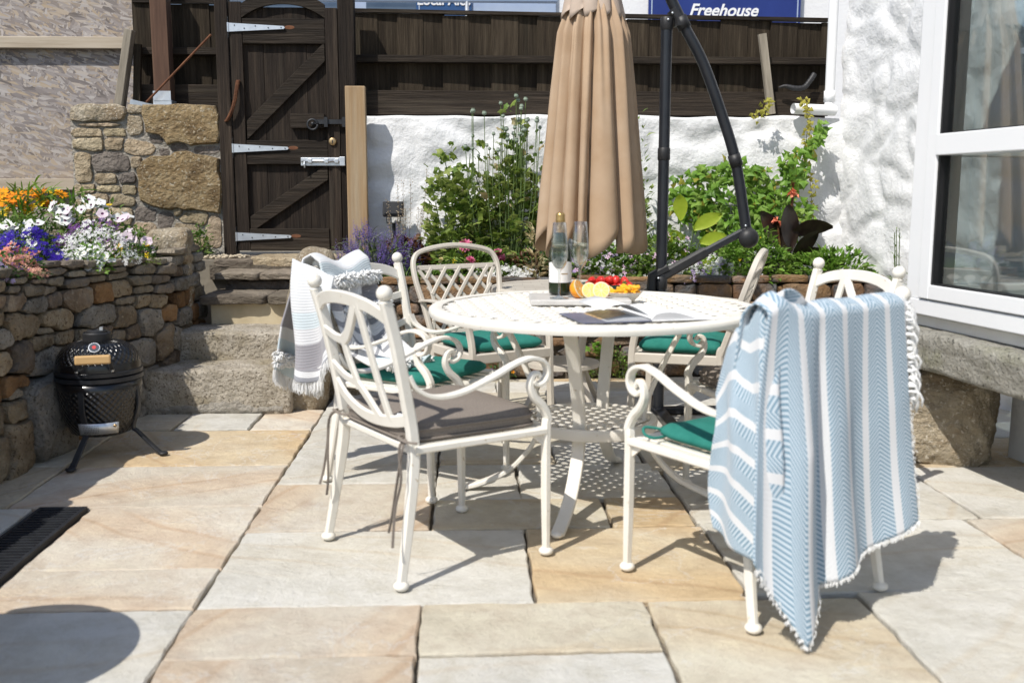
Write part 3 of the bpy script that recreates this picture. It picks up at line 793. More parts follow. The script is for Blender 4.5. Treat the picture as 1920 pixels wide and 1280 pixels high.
for x in (-.085, .02, .085): MB().box((x, -.014, .004), (.026, .026, .03)).build('guide', MT['galv'], bo, bevel=.004)
MB().tube([(-.12, -.018, 0), (-.12, -.03, -.02), (-.118, -.026, -.038)], .005, 8).build('bolt_handle', MT['galv'], bo)
kp = MB().box((.122, -.012, .002), (.035, .03, .058)).build('bolt_keeper', MT['galv'], bo, bevel=.003)
sp_ = catmull([(GX(452), YG - .034, GZ(148)), (GX(450), YG - .055, GZ(165)), (GX(445), YG - .06, GZ(190)), (GX(436), YG - .055, GZ(212)), (GX(427), YG - .04, GZ(224))], 10)
spr = MB()
sprp = []
for i in range(len(sp_) * 6 - 6):
    t = i / 6; k = int(t); q = sp_[k].lerp(sp_[min(k + 1, len(sp_) - 1)], t - k)
    a = i * 1.05
    sprp.append(q + Vector((math.cos(a) * .011, math.sin(a) * .011, 0)))
spr.tube(sprp, .0032, 5)
s_o = spr.build('spring', MT['rust'], None); s_o.parent = gate; s_o.matrix_parent_inverse = Matrix.Translation(-Vector(gate.location))
def gpost(u0, u1, v0, v1, y0, y1, mat, label, name='gate_post', zbot=None):
    x0, x1, z0, z1 = GX(u0), GX(u1), GZ(v1), GZ(v0)
    o = MB().box((0, 0, (z1 - z0) / 2), (x1 - x0, y1 - y0, z1 - z0)).build(name, mat, None, loc=((x0 + x1) / 2, (y0 + y1) / 2, z0), bevel=.006)
    return tag(o, label, 'post')
gpost(412.5, 436.5, -20, 480, 3.965, 4.06, MT['dark_wood'], 'dark timber gate post on the hinge side')
gpost(640.3, 671, -26, 480, 3.985, 4.09, MT['dark_wood'], 'dark timber gate post on the latch side')
gpost(655, 693, 160, 470, 3.87, 3.93, MT['pale_wood'], 'pale new timber post standing right of the gate', 'timber_post')

# ---- fence on top of the wall
def fence(name, label, x0, x1, z0, ztop, yb, posts, gap_top=0):
    f = thing(name, label, 'fence', ((x0 + x1) / 2, yb, z0))
    ox = (x0 + x1) / 2
    x = x0; k = 0
    while x < x1 - .02:
        w = min(rng.uniform(.13, .175), x1 - x)
        h = ztop - z0 - rng.uniform(0, .018) - gap_top * (x - x0)
        MB().box((0, 0, h / 2), (w + .012, .016, h)).build('fence_board', MT['fence_wood'], f, loc=(x + w / 2 - ox, .03 + .012 * (k % 2), 0), rot=(0, 0, R(2)))
        x += w; k += 1
    rail_l = x1 - x0
    for (z, h, d) in ((.33 * (ztop - z0) / .66 + .03, .045, .07), ):
        MB().box((0, 0, 0), (rail_l, d, h)).build('fence_rail', MT['dark_wood_h'], f, loc=(0, -.02, z), bevel=.004)
    MB().box((0, 0, 0), (rail_l, .03, .155)).build('gravel_board', MT['dark_wood_h'], f, loc=(0, -.045, .085), bevel=.004)
    MB().box((0, 0, 0), (rail_l, .055, .022)).build('capping', MT['dark_wood_h'], f, loc=(0, .03, ztop - z0 + .008 - gap_top * rail_l / 2), rot=(0, math.atan(gap_top), 0))
    for px in posts:
        MB().box((0, 0, .30), (.085, .085, .60)).build('fence_post', MT['dark_wood'], f, loc=(px - ox, .095, 0))
    return f
fence('board_fence', 'long dark stained board fence on top of the white wall', -.02, 3.16, 1.605, 2.275, 4.20, (.3, 1.6, 3.0), .012)
fence('board_fence', 'short dark board fence between the chipboard hoarding and the gate', -1.43, -.845, 1.64, 2.33, 4.24, ())
pl_ = MB().box((0, 0, .26), (.05, .03, .52)).build('leaning_batten', MT['grey_wood'], None, loc=(2.76, 4.10, 1.62), rot=(0, R(-9), 0))
tag(pl_, 'weathered grey batten leaning against the long fence', 'plank')
pst = tag(MB().box((0, 0, .4), (.105, .105, .8)).build('fence_post', MT['red_wood'], None, loc=(-1.215, 4.13, 1.69), bevel=.004), 'reddish brown timber post standing on a galvanised shoe', 'post')
pshoe = thing('post_shoe', 'galvanised metal post shoe on top of the granite block', 'bracket', (-1.215, 4.13, 1.645))
MB().box((0, 0, .025), (.118, .118, .05)).build('socket', MT['galv'], pshoe, bevel=.004)
MB().box((0, -.0605, .075), (.112, .004, .06)).build('flange', MT['galv'], pshoe)
tag(MB().box((0, 0, .25), (.05, .09, .52)).build('leaning_plank', MT['grey_wood'], None, loc=(-1.50, 4.10, 1.63), rot=(0, R(11), 0), bevel=.004), 'weathered grey plank leaning beside the chipboard', 'plank')
tag(MB().box((0, 0, .2), (.045, .03, .42)).build('leaning_batten', MT['fence_wood'], None, loc=(-1.40, 4.14, 1.64), rot=(0, R(4), 0)), 'mossy brown batten upright beside the leaning grey plank', 'plank')
tag(MB().tube([(-1.30, 4.02, 1.675), (-.86, 3.96, 2.085)], .007, 8).build('rusty_rod', MT['rust'], None), 'rusty iron rod leaning diagonally against the gate post', 'rod')
tag(MB().box((0, 0, .015), (.15, .08, .03)).build('slate_offcut', MT['galv'], None, loc=(-1.345, 4.07, 1.648), rot=(0, R(12), .3)), 'small grey metal bracket lying on the stone pier', 'bracket')

# ---- chipboard hoarding
hd = thing('chipboard_hoarding', 'weathered grey chipboard hoarding with pale battens behind the flowers', 'hoarding', (-3.95, 4.35, .6))
m, n, l, b = new_mat('chipboard')
tcn = coords(n, l, (1, 1, 1), rnd=False)
cols = None
for q, (rot, sc) in enumerate(((.45, (2.6, 1, 10)), (1.3, (2.4, 1, 11)), (2.35, (2.6, 1, 9.5)), (2.9, (2.2, 1, 10)))):
    m0 = n.new('ShaderNodeMapping'); m0.inputs['Rotation'].default_value = (0, rot, 0)
    dvn = n.new('ShaderNodeTexNoise'); dvn.inputs['Scale'].default_value = 3.0; dvn.inputs['Detail'].default_value = 1; l.new(tcn, dvn.inputs['Vector'])
    dvm = n.new('ShaderNodeVectorMath'); dvm.operation = 'MULTIPLY_ADD'; dvm.inputs[1].default_value = (.06, .06, .06); l.new(dvn.outputs['Color'], dvm.inputs[0]); l.new(tcn, dvm.inputs[2])
    l.new(dvm.outputs[0], m0.inputs['Vector'])
    mp = n.new('ShaderNodeMapping'); mp.inputs['Scale'].default_value = sc
    l.new(m0.outputs[0], mp.inputs['Vector'])
    vo = n.new('ShaderNodeTexVoronoi'); vo.inputs['Scale'].default_value = 6.5; l.new(mp.outputs[0], vo.inputs['Vector'])
    sep = n.new('ShaderNodeSeparateColor'); l.new(vo.outputs['Color'], sep.inputs[0])
    cr = ramp(n, l, sep.outputs[0], [(.12, .104, .098), (.255, .225, .214), (.40, .37, .352), (.36, .285, .205), (.20, .175, .168), (.33, .30, .288)], .0, 1)
    if cols is None: cols = cr; hgt = sep.outputs[1]
    else:
        gt = math_n(n, l, 'GREATER_THAN', sep.outputs[2], .52)
        cols = mixc(n, l, gt, cols, cr)
        hm = node(n, 'ShaderNodeMix', data_type='FLOAT'); l.new(gt, hm.inputs[0]); l.new(hgt, hm.inputs[2]); l.new(sep.outputs[1], hm.inputs[3]); hgt = hm.outputs[0]
big = tex_noise(n, l, tcn, 1.1, 4)
bm_ = n.new('ShaderNodeMapRange'); bm_.inputs[1].default_value = .45; bm_.inputs[2].default_value = .7; l.new(big, bm_.inputs[0])
cols = mixc(n, l, math_n(n, l, 'MULTIPLY', bm_.outputs[0], .35), cols, (.40, .30, .19))
l.new(cols, b.inputs['Base Color']); b.inputs['Roughness'].default_value = .85
add_bump(n, l, b, hgt, .6, .004)
MT['chipboard'] = m
MB().box((0, 0, 1.15), (5.0, .02, 2.5)).build('board', MT['chipboard'], hd, loc=(.0, .02, 0))
for z, y0 in ((1.48, -.03), (.56, -.03)):
    MB().box((0, 0, 0), (5.0, .045, .075)).build('batten', MT['pale_batten'], hd, loc=(-.0, y0 - .0, z), bevel=.004)
# ------------------------------------------------------------------ pub behind the fence
MT['pub_white'] = pm('pub_white', [(.74, .74, .75), (.80, .80, .80)], 8, rough=.85, bump=.5, bscale=30, bdist=.01, rnd=False)
MT['pub_blue'] = pm('pub_blue', [(.015, .03, .16), (.02, .04, .20)], 3, rough=.4)
MT['pub_teal'] = pm('pub_teal', [(.025, .07, .19), (.03, .09, .23)], 3, rough=.4)
MT['pub_pale'] = pm('pub_pale', [(.32, .40, .55), (.40, .48, .62)], 3, rough=.5)
MT['sign_white'] = pm('sign_white', [(.8, .8, .8), (.82, .82, .82)], 3, rough=.5)
MT['slate_roof'] = pm('slate_roof', [(.09, .10, .12), (.14, .15, .17)], 6, rough=.7, bump=.3)
pub = thing('pub_building', 'white public house with blue painted window band behind the fence', 'building', (2.5, 9.1, .6))
MB().box((0, 1.5, 2.4), (16, 3, 4.8)).build('wall', MT['pub_white'], pub)
rf = MB().add([(-8.3, -.3, 4.8), (8.3, -.3, 4.8), (8.3, 1.5, 6.6), (-8.3, 1.5, 6.6), (-8.3, 3.3, 4.8), (8.3, 3.3, 4.8)], [(0, 1, 2, 3), (3, 2, 5, 4), (0, 3, 4), (1, 5, 2)])
rf.build('roof', MT['slate_roof'], pub)
MB().box((-4.2, -.025, 2.55), (6.9, .06, 1.2)).build('window_band', MT['pub_pale'], pub)
MT['pane'] = pm('pub_pane', [(.05, .08, .13), (.10, .14, .2)], 2, rough=.08, spec=.7)
for k in range(5): MB().box((-7.0 + k * 1.15, -.065, 2.52), (.95, .02, .95)).build('window', MT['pane'], pub)
MB().tube([(-7.9, -.22, 2.60), (-.75, -.22, 2.60)], .022, 10).build('hand_rail', MT['pub_pale'], pub, smooth=True)
for x in (-6.2, -4.0, -1.75): MB().tube([(x, -.22, .1), (x, -.22, 2.6)], .022, 10).build('rail_post', MT['galv'], pub, smooth=True)
MB().box((5.2, -.02, 1.4), (.9, .06, 1.7)).build('door', MT['pub_teal'], pub)
def sign(name, label, x0, x1, z0, z1, mat, words, size, tx, tz, shear):
    t = thing(name, label, 'sign', ((x0 + x1) / 2, 9.04, z0))
    w, h = x1 - x0, z1 - z0
    MB().box((0, 0, h / 2), (w, .04, h)).build('board', mat, t)
    fr = MB()
    for sx in (-1, 1): fr.box((sx * (w / 2 - .035), -.023, h / 2), (.012, .006, h - .07))
    fr.box((0, -.023, h - .04), (w - .08, .006, .012))
    fr.build('border_line', MT['pub_pale'], t)
    cu = bpy.data.curves.new(name + '_text', 'FONT')
    cu.body = words; cu.size = size; cu.shear = shear; cu.extrude = .003; cu.offset = .0035 * size / .16; cu.align_x = 'CENTER'
    tmp = bpy.data.objects.new('tmp_text', cu); col.objects.link(tmp)
    bpy.context.view_layer.update()
    me = bpy.data.meshes.new_from_object(tmp.evaluated_get(bpy.context.evaluated_depsgraph_get()))
    bpy.data.objects.remove(tmp)
    me.materials.clear(); me.materials.append(MT['sign_white'])
    link_mesh('lettering', me, t, (tx, -.025, tz), (R(90), 0, 0))
    return t
sign('pub_sign', 'dark blue sign reading Freehouse above the fence', 2.80, 4.54, 2.72, 3.75, MT['pub_blue'], 'Freehouse', .185, -.02, .365, .32)
sign('pub_sign', 'smaller teal blue sign reading Local Ales above the fence', .18, .80, 3.02, 3.60, MT['pub_teal'], 'Local Ales', .145, 0, .16, 0)

# ------------------------------------------------------------------ bay window of the house
BD = Vector((.146, -.989, 0)).normalized()      # along the front, towards the camera
BN = Vector((-.989, -.146, 0)).normalized()     # outwards
BO = Vector((2.515, 1.36, 0))
brz = math.atan2(BD.y, BD.x)
bay = thing('bay_window', 'white framed bay window with two panes above the granite ledge', 'window', BO, brz)
# local frame: +x along the front towards the camera, +y = away from the house?  (z x BD)
# local +y points to BN rotated; find its sign
LY = Vector((-BD.y, BD.x, 0))
SG = 1 if LY.dot(BN) > 0 else -1
def bb(name, mat, x0, x1, y0, y1, z0, z1, bevel=.004, parent=None):
    # y measured outwards from the window face
    return MB().box(((x0 + x1) / 2, SG * (y0 + y1) / 2, (z0 + z1) / 2), (x1 - x0, abs(y1 - y0), z1 - z0)).build(name, mat, parent or bay, bevel=bevel)
ZB = .63
bb('sill_frame', MT['white_pvc'], 0, 2.2, -.07, .008, ZB, ZB + .06)
bb('jamb', MT['white_pvc'], 0, .098, -.07, .004, ZB + .06, 3.2)
fr = empty('fixed_light', (0, 0, 0)); fr.parent = bay
bb('frame_side', MT['white_pvc'], .100, .164, -.045, .016, ZB + .066, 3.2, parent=fr)
bb('frame_rail', MT['white_pvc'], .164, 1.05, -.045, .016, ZB + .066, ZB + .122, parent=fr)
bb('transom', MT['white_pvc'], .164, 1.05, -.05, .022, 1.245, 1.325, parent=fr)
bb('frame_side', MT['white_pvc'], 1.05, 1.12, -.05, .016, ZB + .066, 3.2, parent=fr)
MT['gasket'] = pm('gasket', [(.006, .006, .007), (.012, .012, .013)], 5, rough=.5)
for (z0, z1) in ((ZB + .122, 1.245), (1.325, 3.2)):
    bb('gasket', MT['gasket'], .164, .175, -.04, .006, z0, z1, 0, fr)
    bb('gasket', MT['gasket'], .175, 1.05, -.04, .006, z0, z0 + .005, 0, fr)
m, n, l, b = new_mat('window_glass')
b.inputs['Base Color'].default_value = (1, 1, 1, 1); b.inputs['Roughness'].default_value = 0
tb = n.new('ShaderNodeBsdfTransparent'); tb.inputs[0].default_value = (.86, .90, .90, 1)
gl = n.new('ShaderNodeBsdfGlossy'); gl.inputs['Roughness'].default_value = .004
lwg = n.new('ShaderNodeLayerWeight'); lwg.inputs['Blend'].default_value = .5
fz = math_n(n, l, 'ADD', math_n(n, l, 'MULTIPLY', math_n(n, l, 'POWER', lwg.outputs['Facing'], 3.0), .80), .15)
mx = n.new('ShaderNodeMixShader'); l.new(fz, mx.inputs[0]); l.new(tb.outputs[0], mx.inputs[1]); l.new(gl.outputs[0], mx.inputs[2])
l.new(mx.outputs[0], n['Material Output'].inputs[0])
MT['glass_pane'] = m
for (z0, z1) in ((ZB + .125, 1.242), (1.328, 3.2)):
    bb('pane', MT['glass_pane'], .172, 1.05, -.022, -.016, z0, z1, 0, fr)
# second light towards the camera, outside the picture
f2 = empty('fixed_light', (1.04, 0, 0)); f2.parent = bay
for (z0, z1) in ((ZB + .121, 1.242), (1.328, 3.2)): bb('pane', MT['glass_pane'], .082, 1.0, -.022, -.016, z0, z1, 0, f2)
bb('transom', MT['white_pvc'], .082, 1.0, -.05, .022, 1.245, 1.325, parent=f2)
bb('frame_rail', MT['white_pvc'], .082, 1.0, -.045, .016, ZB + .066, ZB + .118, parent=f2)
bb('frame_side', MT['white_pvc'], 1.0, 1.16, -.07, .016, ZB + .066, 3.2, parent=f2)
bb('head', MT['white_pvc'], 0, 2.2, -.07, .03, 3.2, 3.3)
# far side of the bay: frame, glass and the return to the house wall
fs = empty('side_light', (0, 0, 0)); fs.parent = bay
bb('frame_side', MT['white_pvc'], .0, .07, -.16, -.0705, ZB, 3.2, parent=fs)
bb('frame_side', MT['white_pvc'], .0, .07, -.95, -.80, ZB, 3.2, parent=fs)
bb('frame_rail', MT['white_pvc'], .0, .07, -.80, -.16, ZB, ZB + .11, parent=fs)
bb('transom', MT['white_pvc'], .0, .07, -.80, -.16, 1.245, 1.315, parent=fs)
for (z0, z1) in ((ZB + .11, 1.245), (1.315, 3.2)): bb('pane', MT['glass_pane'], .03, .036, -.80, -.16, z0, z1, 0, fs)
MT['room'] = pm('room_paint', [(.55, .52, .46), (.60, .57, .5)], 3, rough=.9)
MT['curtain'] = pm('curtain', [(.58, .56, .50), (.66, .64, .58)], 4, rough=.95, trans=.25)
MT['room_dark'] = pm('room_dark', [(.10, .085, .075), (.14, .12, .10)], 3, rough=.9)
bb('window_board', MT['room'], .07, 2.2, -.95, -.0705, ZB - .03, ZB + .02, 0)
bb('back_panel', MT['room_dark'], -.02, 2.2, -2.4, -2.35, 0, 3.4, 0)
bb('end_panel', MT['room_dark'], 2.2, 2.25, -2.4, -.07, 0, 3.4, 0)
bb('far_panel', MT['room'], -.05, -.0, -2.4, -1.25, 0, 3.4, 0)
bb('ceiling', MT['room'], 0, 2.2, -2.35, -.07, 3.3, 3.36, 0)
cur = MB()
rows = []
for j in range(2):
    rows.append([(.16 + .22 * k / 40, SG * (-.86 + .035 * math.sin(k * .9)) - 0, ZB + .03 if j == 0 else 3.15) for k in range(41)])
cur.grid(rows)
rows = []
for j in range(2):
    rows.append([(.62 + .5 * k / 60, SG * (-.30 + .03 * math.sin(k * .9)), ZB + .03 if j == 0 else 3.15) for k in range(61)])
cur.grid(rows).build('curtain', MT['curtain'], bay, smooth=True)
bb('roof_board', MT['white_pvc'], -.1, 2.3, -1.2, .08, 3.36, 3.5)
# granite ledge, sill strip, prop stones, plinth
led = thing('granite_ledge', 'thick weathered granite ledge below the bay window', 'ledge', BO, brz)
link_mesh('slab', rock_mesh('slab', (2.5, .95, .165), MT['granite_grey'], 21, 44, 14, .012, 3.5, .006), led, (1.13, SG * -.425, .490))
for v_ in bpy.data.objects['slab.002'].data.vertices if False else [o for o in led.children if o.name.startswith('slab')][0].data.vertices:
    if SG * v_.co.y > 0: v_.co.y -= SG * .03 * min(1.0, max(0.0, (.05 - v_.co.z) / .15)) * min(1.0, SG * v_.co.y / .3)
MB().box((1.08, SG * -.435, .600), (2.28, .80, .045)).build('sill', MT['white_sill'], led, bevel=.006)
pl = MB().box((1.16, SG * -.78, .19), (2.3, .55, .42)).build('plinth', MT['white_wall'], None, loc=BO, rot=(0, 0, brz), bevel=.01)
pl.name = 'plinth_wall'; tag(pl, 'pale painted plinth wall set back under the granite ledge', 'wall')
rock('prop_stone', 'big rough brown granite rock propping up the window ledge', 'stone', (2.715, 1.49, .185), (.45, .42, .40), MT['granite'], 24, (0, .05, -.30), cuts=34, p=6, amp=.045, freq=3.6, fine=.015)
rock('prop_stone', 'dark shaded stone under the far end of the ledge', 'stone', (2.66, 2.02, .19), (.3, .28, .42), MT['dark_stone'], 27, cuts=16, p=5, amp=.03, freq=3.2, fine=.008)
# downpipe and pipe end on the wall top
dp = thing('downpipe', 'white plastic downpipe running down the house corner to a cut end', 'pipe', (3.14, 4.08, 1.6))
MB().tube(catmull([(.0, 0, 1.9), (.0, 0, .4), (-.0, 0, .12), (-.005, -.01, .07)], 8), .032, 14).build('pipe', MT['white_pvc'], dp, smooth=True)
MB().tube([(0, 0, .10), (0, 0, .17)], .038, 14).build('collar', MT['white_pvc'], dp, smooth=True)
mb = MB().tube([(.03, -.02, .042), (-.27, -.09, .047)], .035, 16, caps=False)
mb.tube([(.03, -.02, .042), (-.27, -.09, .047)], .031, 16, caps=False)
mb.build('pipe_end', MT['white_pvc'], dp, smooth=True)
MB().ball((.0, -.015, .05), .04, 14, 8).build('elbow', MT['white_pvc'], dp, smooth=True)
hk = MB()
pth = catmull([(2.80, 4.09, 1.79), (2.84, 4.08, 1.80), (2.90, 4.07, 1.785), (2.96, 4.07, 1.79), (3.0, 4.08, 1.83), (3.035, 4.09, 1.88)], 8)
hk.tube(pth, .014, 10, radii=[.005 + (.013 + .0015 * math.sin(i * 2.2)) * min(1, i / 14) for i in range(len(pth))])
tag(hk.build('black_hose', MT['black_plastic'], None, smooth=True), 'short curved black ribbed hose on the fence beside the downpipe', 'hose')
# ------------------------------------------------------------------ scroll arm chair
SEAT = .405
def back_pt(a, b, y0=-.195, y1=-.275, z0=.43, z1=.805, hw0=.225, hw1=.235):
    # a -1..1 across, b 0..1 up; slight backward bow
    hw = hw0 + (hw1 - hw0) * b
    bow = -.018 * (1 - a * a)
    return Vector((a * hw, y0 + (y1 - y0) * b + bow, z0 + (z1 - z0) * b))
def make_scroll_chair(mat):
    t = empty('scroll_chair')
    for sx in (-1, 1):
        leg = MB()
        p = catmull([(sx * .25, -.25, .012), (sx * .243, -.225, .15), (sx * .232, -.197, .33), (sx * .228, -.195, .43), (sx * .230, -.215, .55), (sx * .233, -.245, .70), (sx * .236, -.276, .815)], 6)
        leg.bar(p, .026, .034, (1, 0, 0), [.72 + .28 * min(1, i / 12) for i in range(len(p))])
        lg = leg.build('rear_post', mat, t, angle=40)
        MB().ball((sx * .25, -.25, .014), .023, 14, 8, (1, 1, .62)).build('foot', mat, lg, smooth=True)
        fb = MB().ball((sx * .236, -.278, .838), .0225, 16, 10)
        fb.lathe([(.012, .808), (.016, .812), (.012, .818)], 12, (sx * .236, -.277, 0))
        fb.build('ball_finial', mat, lg, smooth=True)
        fl = MB()
        p = catmull([(sx * .25, .252, .012), (sx * .25, .25, .2), (sx * .25, .25, .40), (sx * .25, .254, .435), (sx * .25, .235, .472), (sx * .25, .205, .502), (sx * .25, .190, .535), (sx * .25, .197, .566), (sx * .25, .215, .574), (sx * .25, .226, .560)], 6)
        n_ = len(p)
        fl.bar(p, .028, .024, (1, 0, 0), [.78 + .22 * min(1, i / 6) if i < 26 else max(.5, 1 - (i - 26) * .016) for i in range(n_)])
        fo = fl.build('front_leg', mat, t, angle=40)
        MB().ball((sx * .25, .252, .014), .023, 14, 8, (1, 1, .62)).build('foot', mat, fo, smooth=True)
        ar = MB()
        p = catmull([(sx * .232, -.207, .605), (sx * .236, -.185, .566), (sx * .245, -.13, .540), (sx * .252, -.05, .545), (sx * .256, .05, .578), (sx * .256, .13, .610), (sx * .255, .19, .622), (sx * .254, .235, .606), (sx * .253, .250, .575), (sx * .252, .238, .547), (sx * .251, .212, .538), (sx * .250, .198, .550)], 7)
        ar.bar(p, .030, .012, (1, 0, 0))
        ar.build('arm', mat, t, angle=40)
        MB().bar([(sx * .238, -.195, SEAT - .01), (sx * .25, .245, SEAT - .01)], .030, .022, (1, 0, 0)).build('side_rail', mat, t)
        gus = MB().add([(sx * .25, .238, SEAT - .02), (sx * .25, .238, SEAT - .055), (sx * .25, .195, SEAT - .02), (sx * .244, .238, SEAT - .02), (sx * .244, .238, SEAT - .055), (sx * .244, .195, SEAT - .02)], [(0, 1, 2), (5, 4, 3), (0, 3, 4, 1), (1, 4, 5, 2), (2, 5, 3, 0)])
        gus.build('gusset', mat, t)
    MB().bar([(-.25, .245, SEAT - .012), (.25, .245, SEAT - .012)], .022, .03, (0, 0, 1)).build('front_rail', mat, t)
    MB().bar([(-.228, -.192, SEAT - .012), (.228, -.192, SEAT - .012)], .022, .026, (0, 0, 1)).build('rear_rail', mat, t)
    for k in range(7):
        x = -.186 + k * .062
        MB().bar([(x, -.19, SEAT - .006), (x * 1.05, .24, SEAT - .006)], .036, .008, (1, 0, 0)).build('seat_slat', mat, t)
    # back
    def strip(name, ab, w, n=8):
        p = catmull([back_pt(*q) for q in ab], n)
        m_ = MB()
        vs = []
        # flat strip lying in the back plane
        upv = (back_pt(0, 1) - back_pt(0, 0)).normalized()
        nrm = Vector((1, 0, 0)).cross(upv).normalized()
        m_.bar(p, .012, w, nrm)
        return m_.build(name, mat, t, angle=40)
    strip('top_rail', [(-.985, .90), (-.7, .965), (-.35, 1.0), (0, 1.01), (.35, 1.0), (.7, .965), (.985, .90)], .040)
    strip('lower_rail', [(-.985, .24), (-.7, .145), (-.35, .085), (0, .06), (.35, .065), (.7, .09), (.985, .13)], .036)
    strip('splat', [(.36, .985), (.42, .7), (.50, .35), (.60, .085)], .030)
    strip('splat', [(.30, .975), (.12, .84), (-.08, .72), (-.26, .655)], .034)
    strip('splat', [(-.20, .665), (-.5, .655), (-.98, .69)], .028)
    strip('splat', [(-.27, .69), (-.24, .52), (-.14, .36), (-.10, .27)], .030)
    strip('splat', [(-.12, .325), (-.5, .335), (-.98, .40)], .026)
    strip('splat', [(-.15, .33), (.06, .24), (.24, .14), (.36, .075)], .030)
    return t
def place(o, centre, forward, label, cat='chair', group=None, z=0):
    o.location = (centre[0], centre[1], z)
    o.rotation_euler = (0, 0, math.atan2(forward[1], forward[0]) - math.pi / 2)
    return tag(o, label, cat, group)
proto = make_scroll_chair(MT['white_metal'])
CH = {}
def centre_from(rr, rl, fr, fl): return ((rr[0] + rl[0] + fr[0] + fl[0]) / 4, (rr[1] + rl[1] + fr[1] + fl[1]) / 4)
CH['A'] = place(proto, centre_from((.547, .096), (.286, .521), (.977, .356), (.71, .784)), (.85, .52), 'cream scroll arm metal chair nearest the camera, with a grey seat pad')
CH['T'] = place(copy_tree(proto), (1.548, .126), (-.505, .864), 'cream scroll arm chair with the blue striped towel over its back')
CH['B'] = place(copy_tree(proto), (.54, 1.238), (.82, -.57), 'cream scroll arm chair with the grey and white tasselled blanket')
CH['E'] = place(copy_tree(proto), (1.87, .885), (-.97, -.24), 'cream scroll arm chair at the right of the table behind the towel')

# ------------------------------------------------------------------ lattice back chair
def make_lattice_chair(mat):
    t = empty('lattice_chair')
    bp = lambda a, b: Vector((a * (.19 + .035 * b), -.19 - .15 * b, .40 + .44 * b))
    upv = (bp(0, 1) - bp(0, 0)).normalized()
    nrm = Vector((1, 0, 0)).cross(upv).normalized()
    U = catmull([bp(-1, .0), bp(-1.02, .35), bp(-1.08, .7), bp(-1.0, .9), bp(-.72, .985), bp(0, 1.03), bp(.72, .985), bp(1.0, .9), bp(1.08, .7), bp(1.02, .35), bp(1, .0)], 7)
    MB().bar(U, .026, .022, nrm).build('back_frame', mat, t, angle=40)
    strip = lambda name, p, w: MB().bar(p, .010, w, nrm).build(name, mat, t, angle=40)
    strip('cross_rail', [bp(-1.02, .80), bp(1.02, .80)], .024)
    strip('cross_rail', [bp(-1, .12), bp(1, .12)], .022)
    for sx in (-1, 1): strip('side_splat', catmull([bp(sx * .98, .80), bp(sx * .78, .62), bp(sx * .76, .4), bp(sx * .95, .14)], 6), .018)
    for sx in (-1, 1):
        for k in range(9):
            a0 = -1.80 + k * .36
            pts = []
            for i in range(25):
                b = .13 + .665 * i / 24
                a = sx * (a0 + (b - .13) * 1.75)
                lim = .80 + .2 * abs((b - .47) / .34) ** 2
                if abs(a) <= lim: pts.append(bp(a, b) + nrm * (.003 * sx))
            if len(pts) > 3: strip('lattice_bar', pts, .0165)
    for sx in (-1, 1):
        MB().bar(catmull([(sx * .20, -.235, 0), (sx * .195, -.21, .2), (sx * .19, -.19, .40), (sx * .19, -.20, .44)], 5), .028, .030, (1, 0, 0)).build('rear_leg', mat, t, angle=40)
        MB().bar(catmull([(sx * .215, .20, 0), (sx * .21, .19, .2), (sx * .205, .19, .40), (sx * .21, .175, .50), (sx * .222, .17, .565), (sx * .225, .13, .605)], 5), .026, .032, (1, 0, 0)).build('front_leg', mat, t, angle=40)
        MB().bar(catmull([(sx * .213, -.265, .60), (sx * .225, -.16, .612), (sx * .228, .0, .612), (sx * .226, .14, .608), (sx * .222, .2, .59)], 5), .034, .012, (1, 0, 0)).build('arm', mat, t, angle=40)
        MB().bar([(sx * .19, -.19, .385), (sx * .205, .19, .385)], .022, .045, (1, 0, 0)).build('side_rail', mat, t)
    MB().bar([(-.2, .195, .385), (.2, .195, .385)], .045, .022, (0, 0, 1)).build('front_rail', mat, t)
    MB().bar([(-.185, -.185, .385), (.185, -.185, .385)], .045, .022, (0, 0, 1)).build('rear_rail', mat, t)
    for k in range(6):
        x = -.15 + k * .06
        MB().bar([(x, -.18, .398), (x, .19, .398)], .035, .008, (1, 0, 0)).build('seat_slat', mat, t)
    return t
lat = make_lattice_chair(MT['beige_metal'])
CH['C'] = place(lat, (.84, 1.98), (.50, -.865), 'taupe lattice back chair with a green pad, left of the small round table')
CH['D'] = place(copy_tree(lat), (1.715, 1.865), (-.93, .36), 'taupe lattice back chair with a green pad, right of the small table')

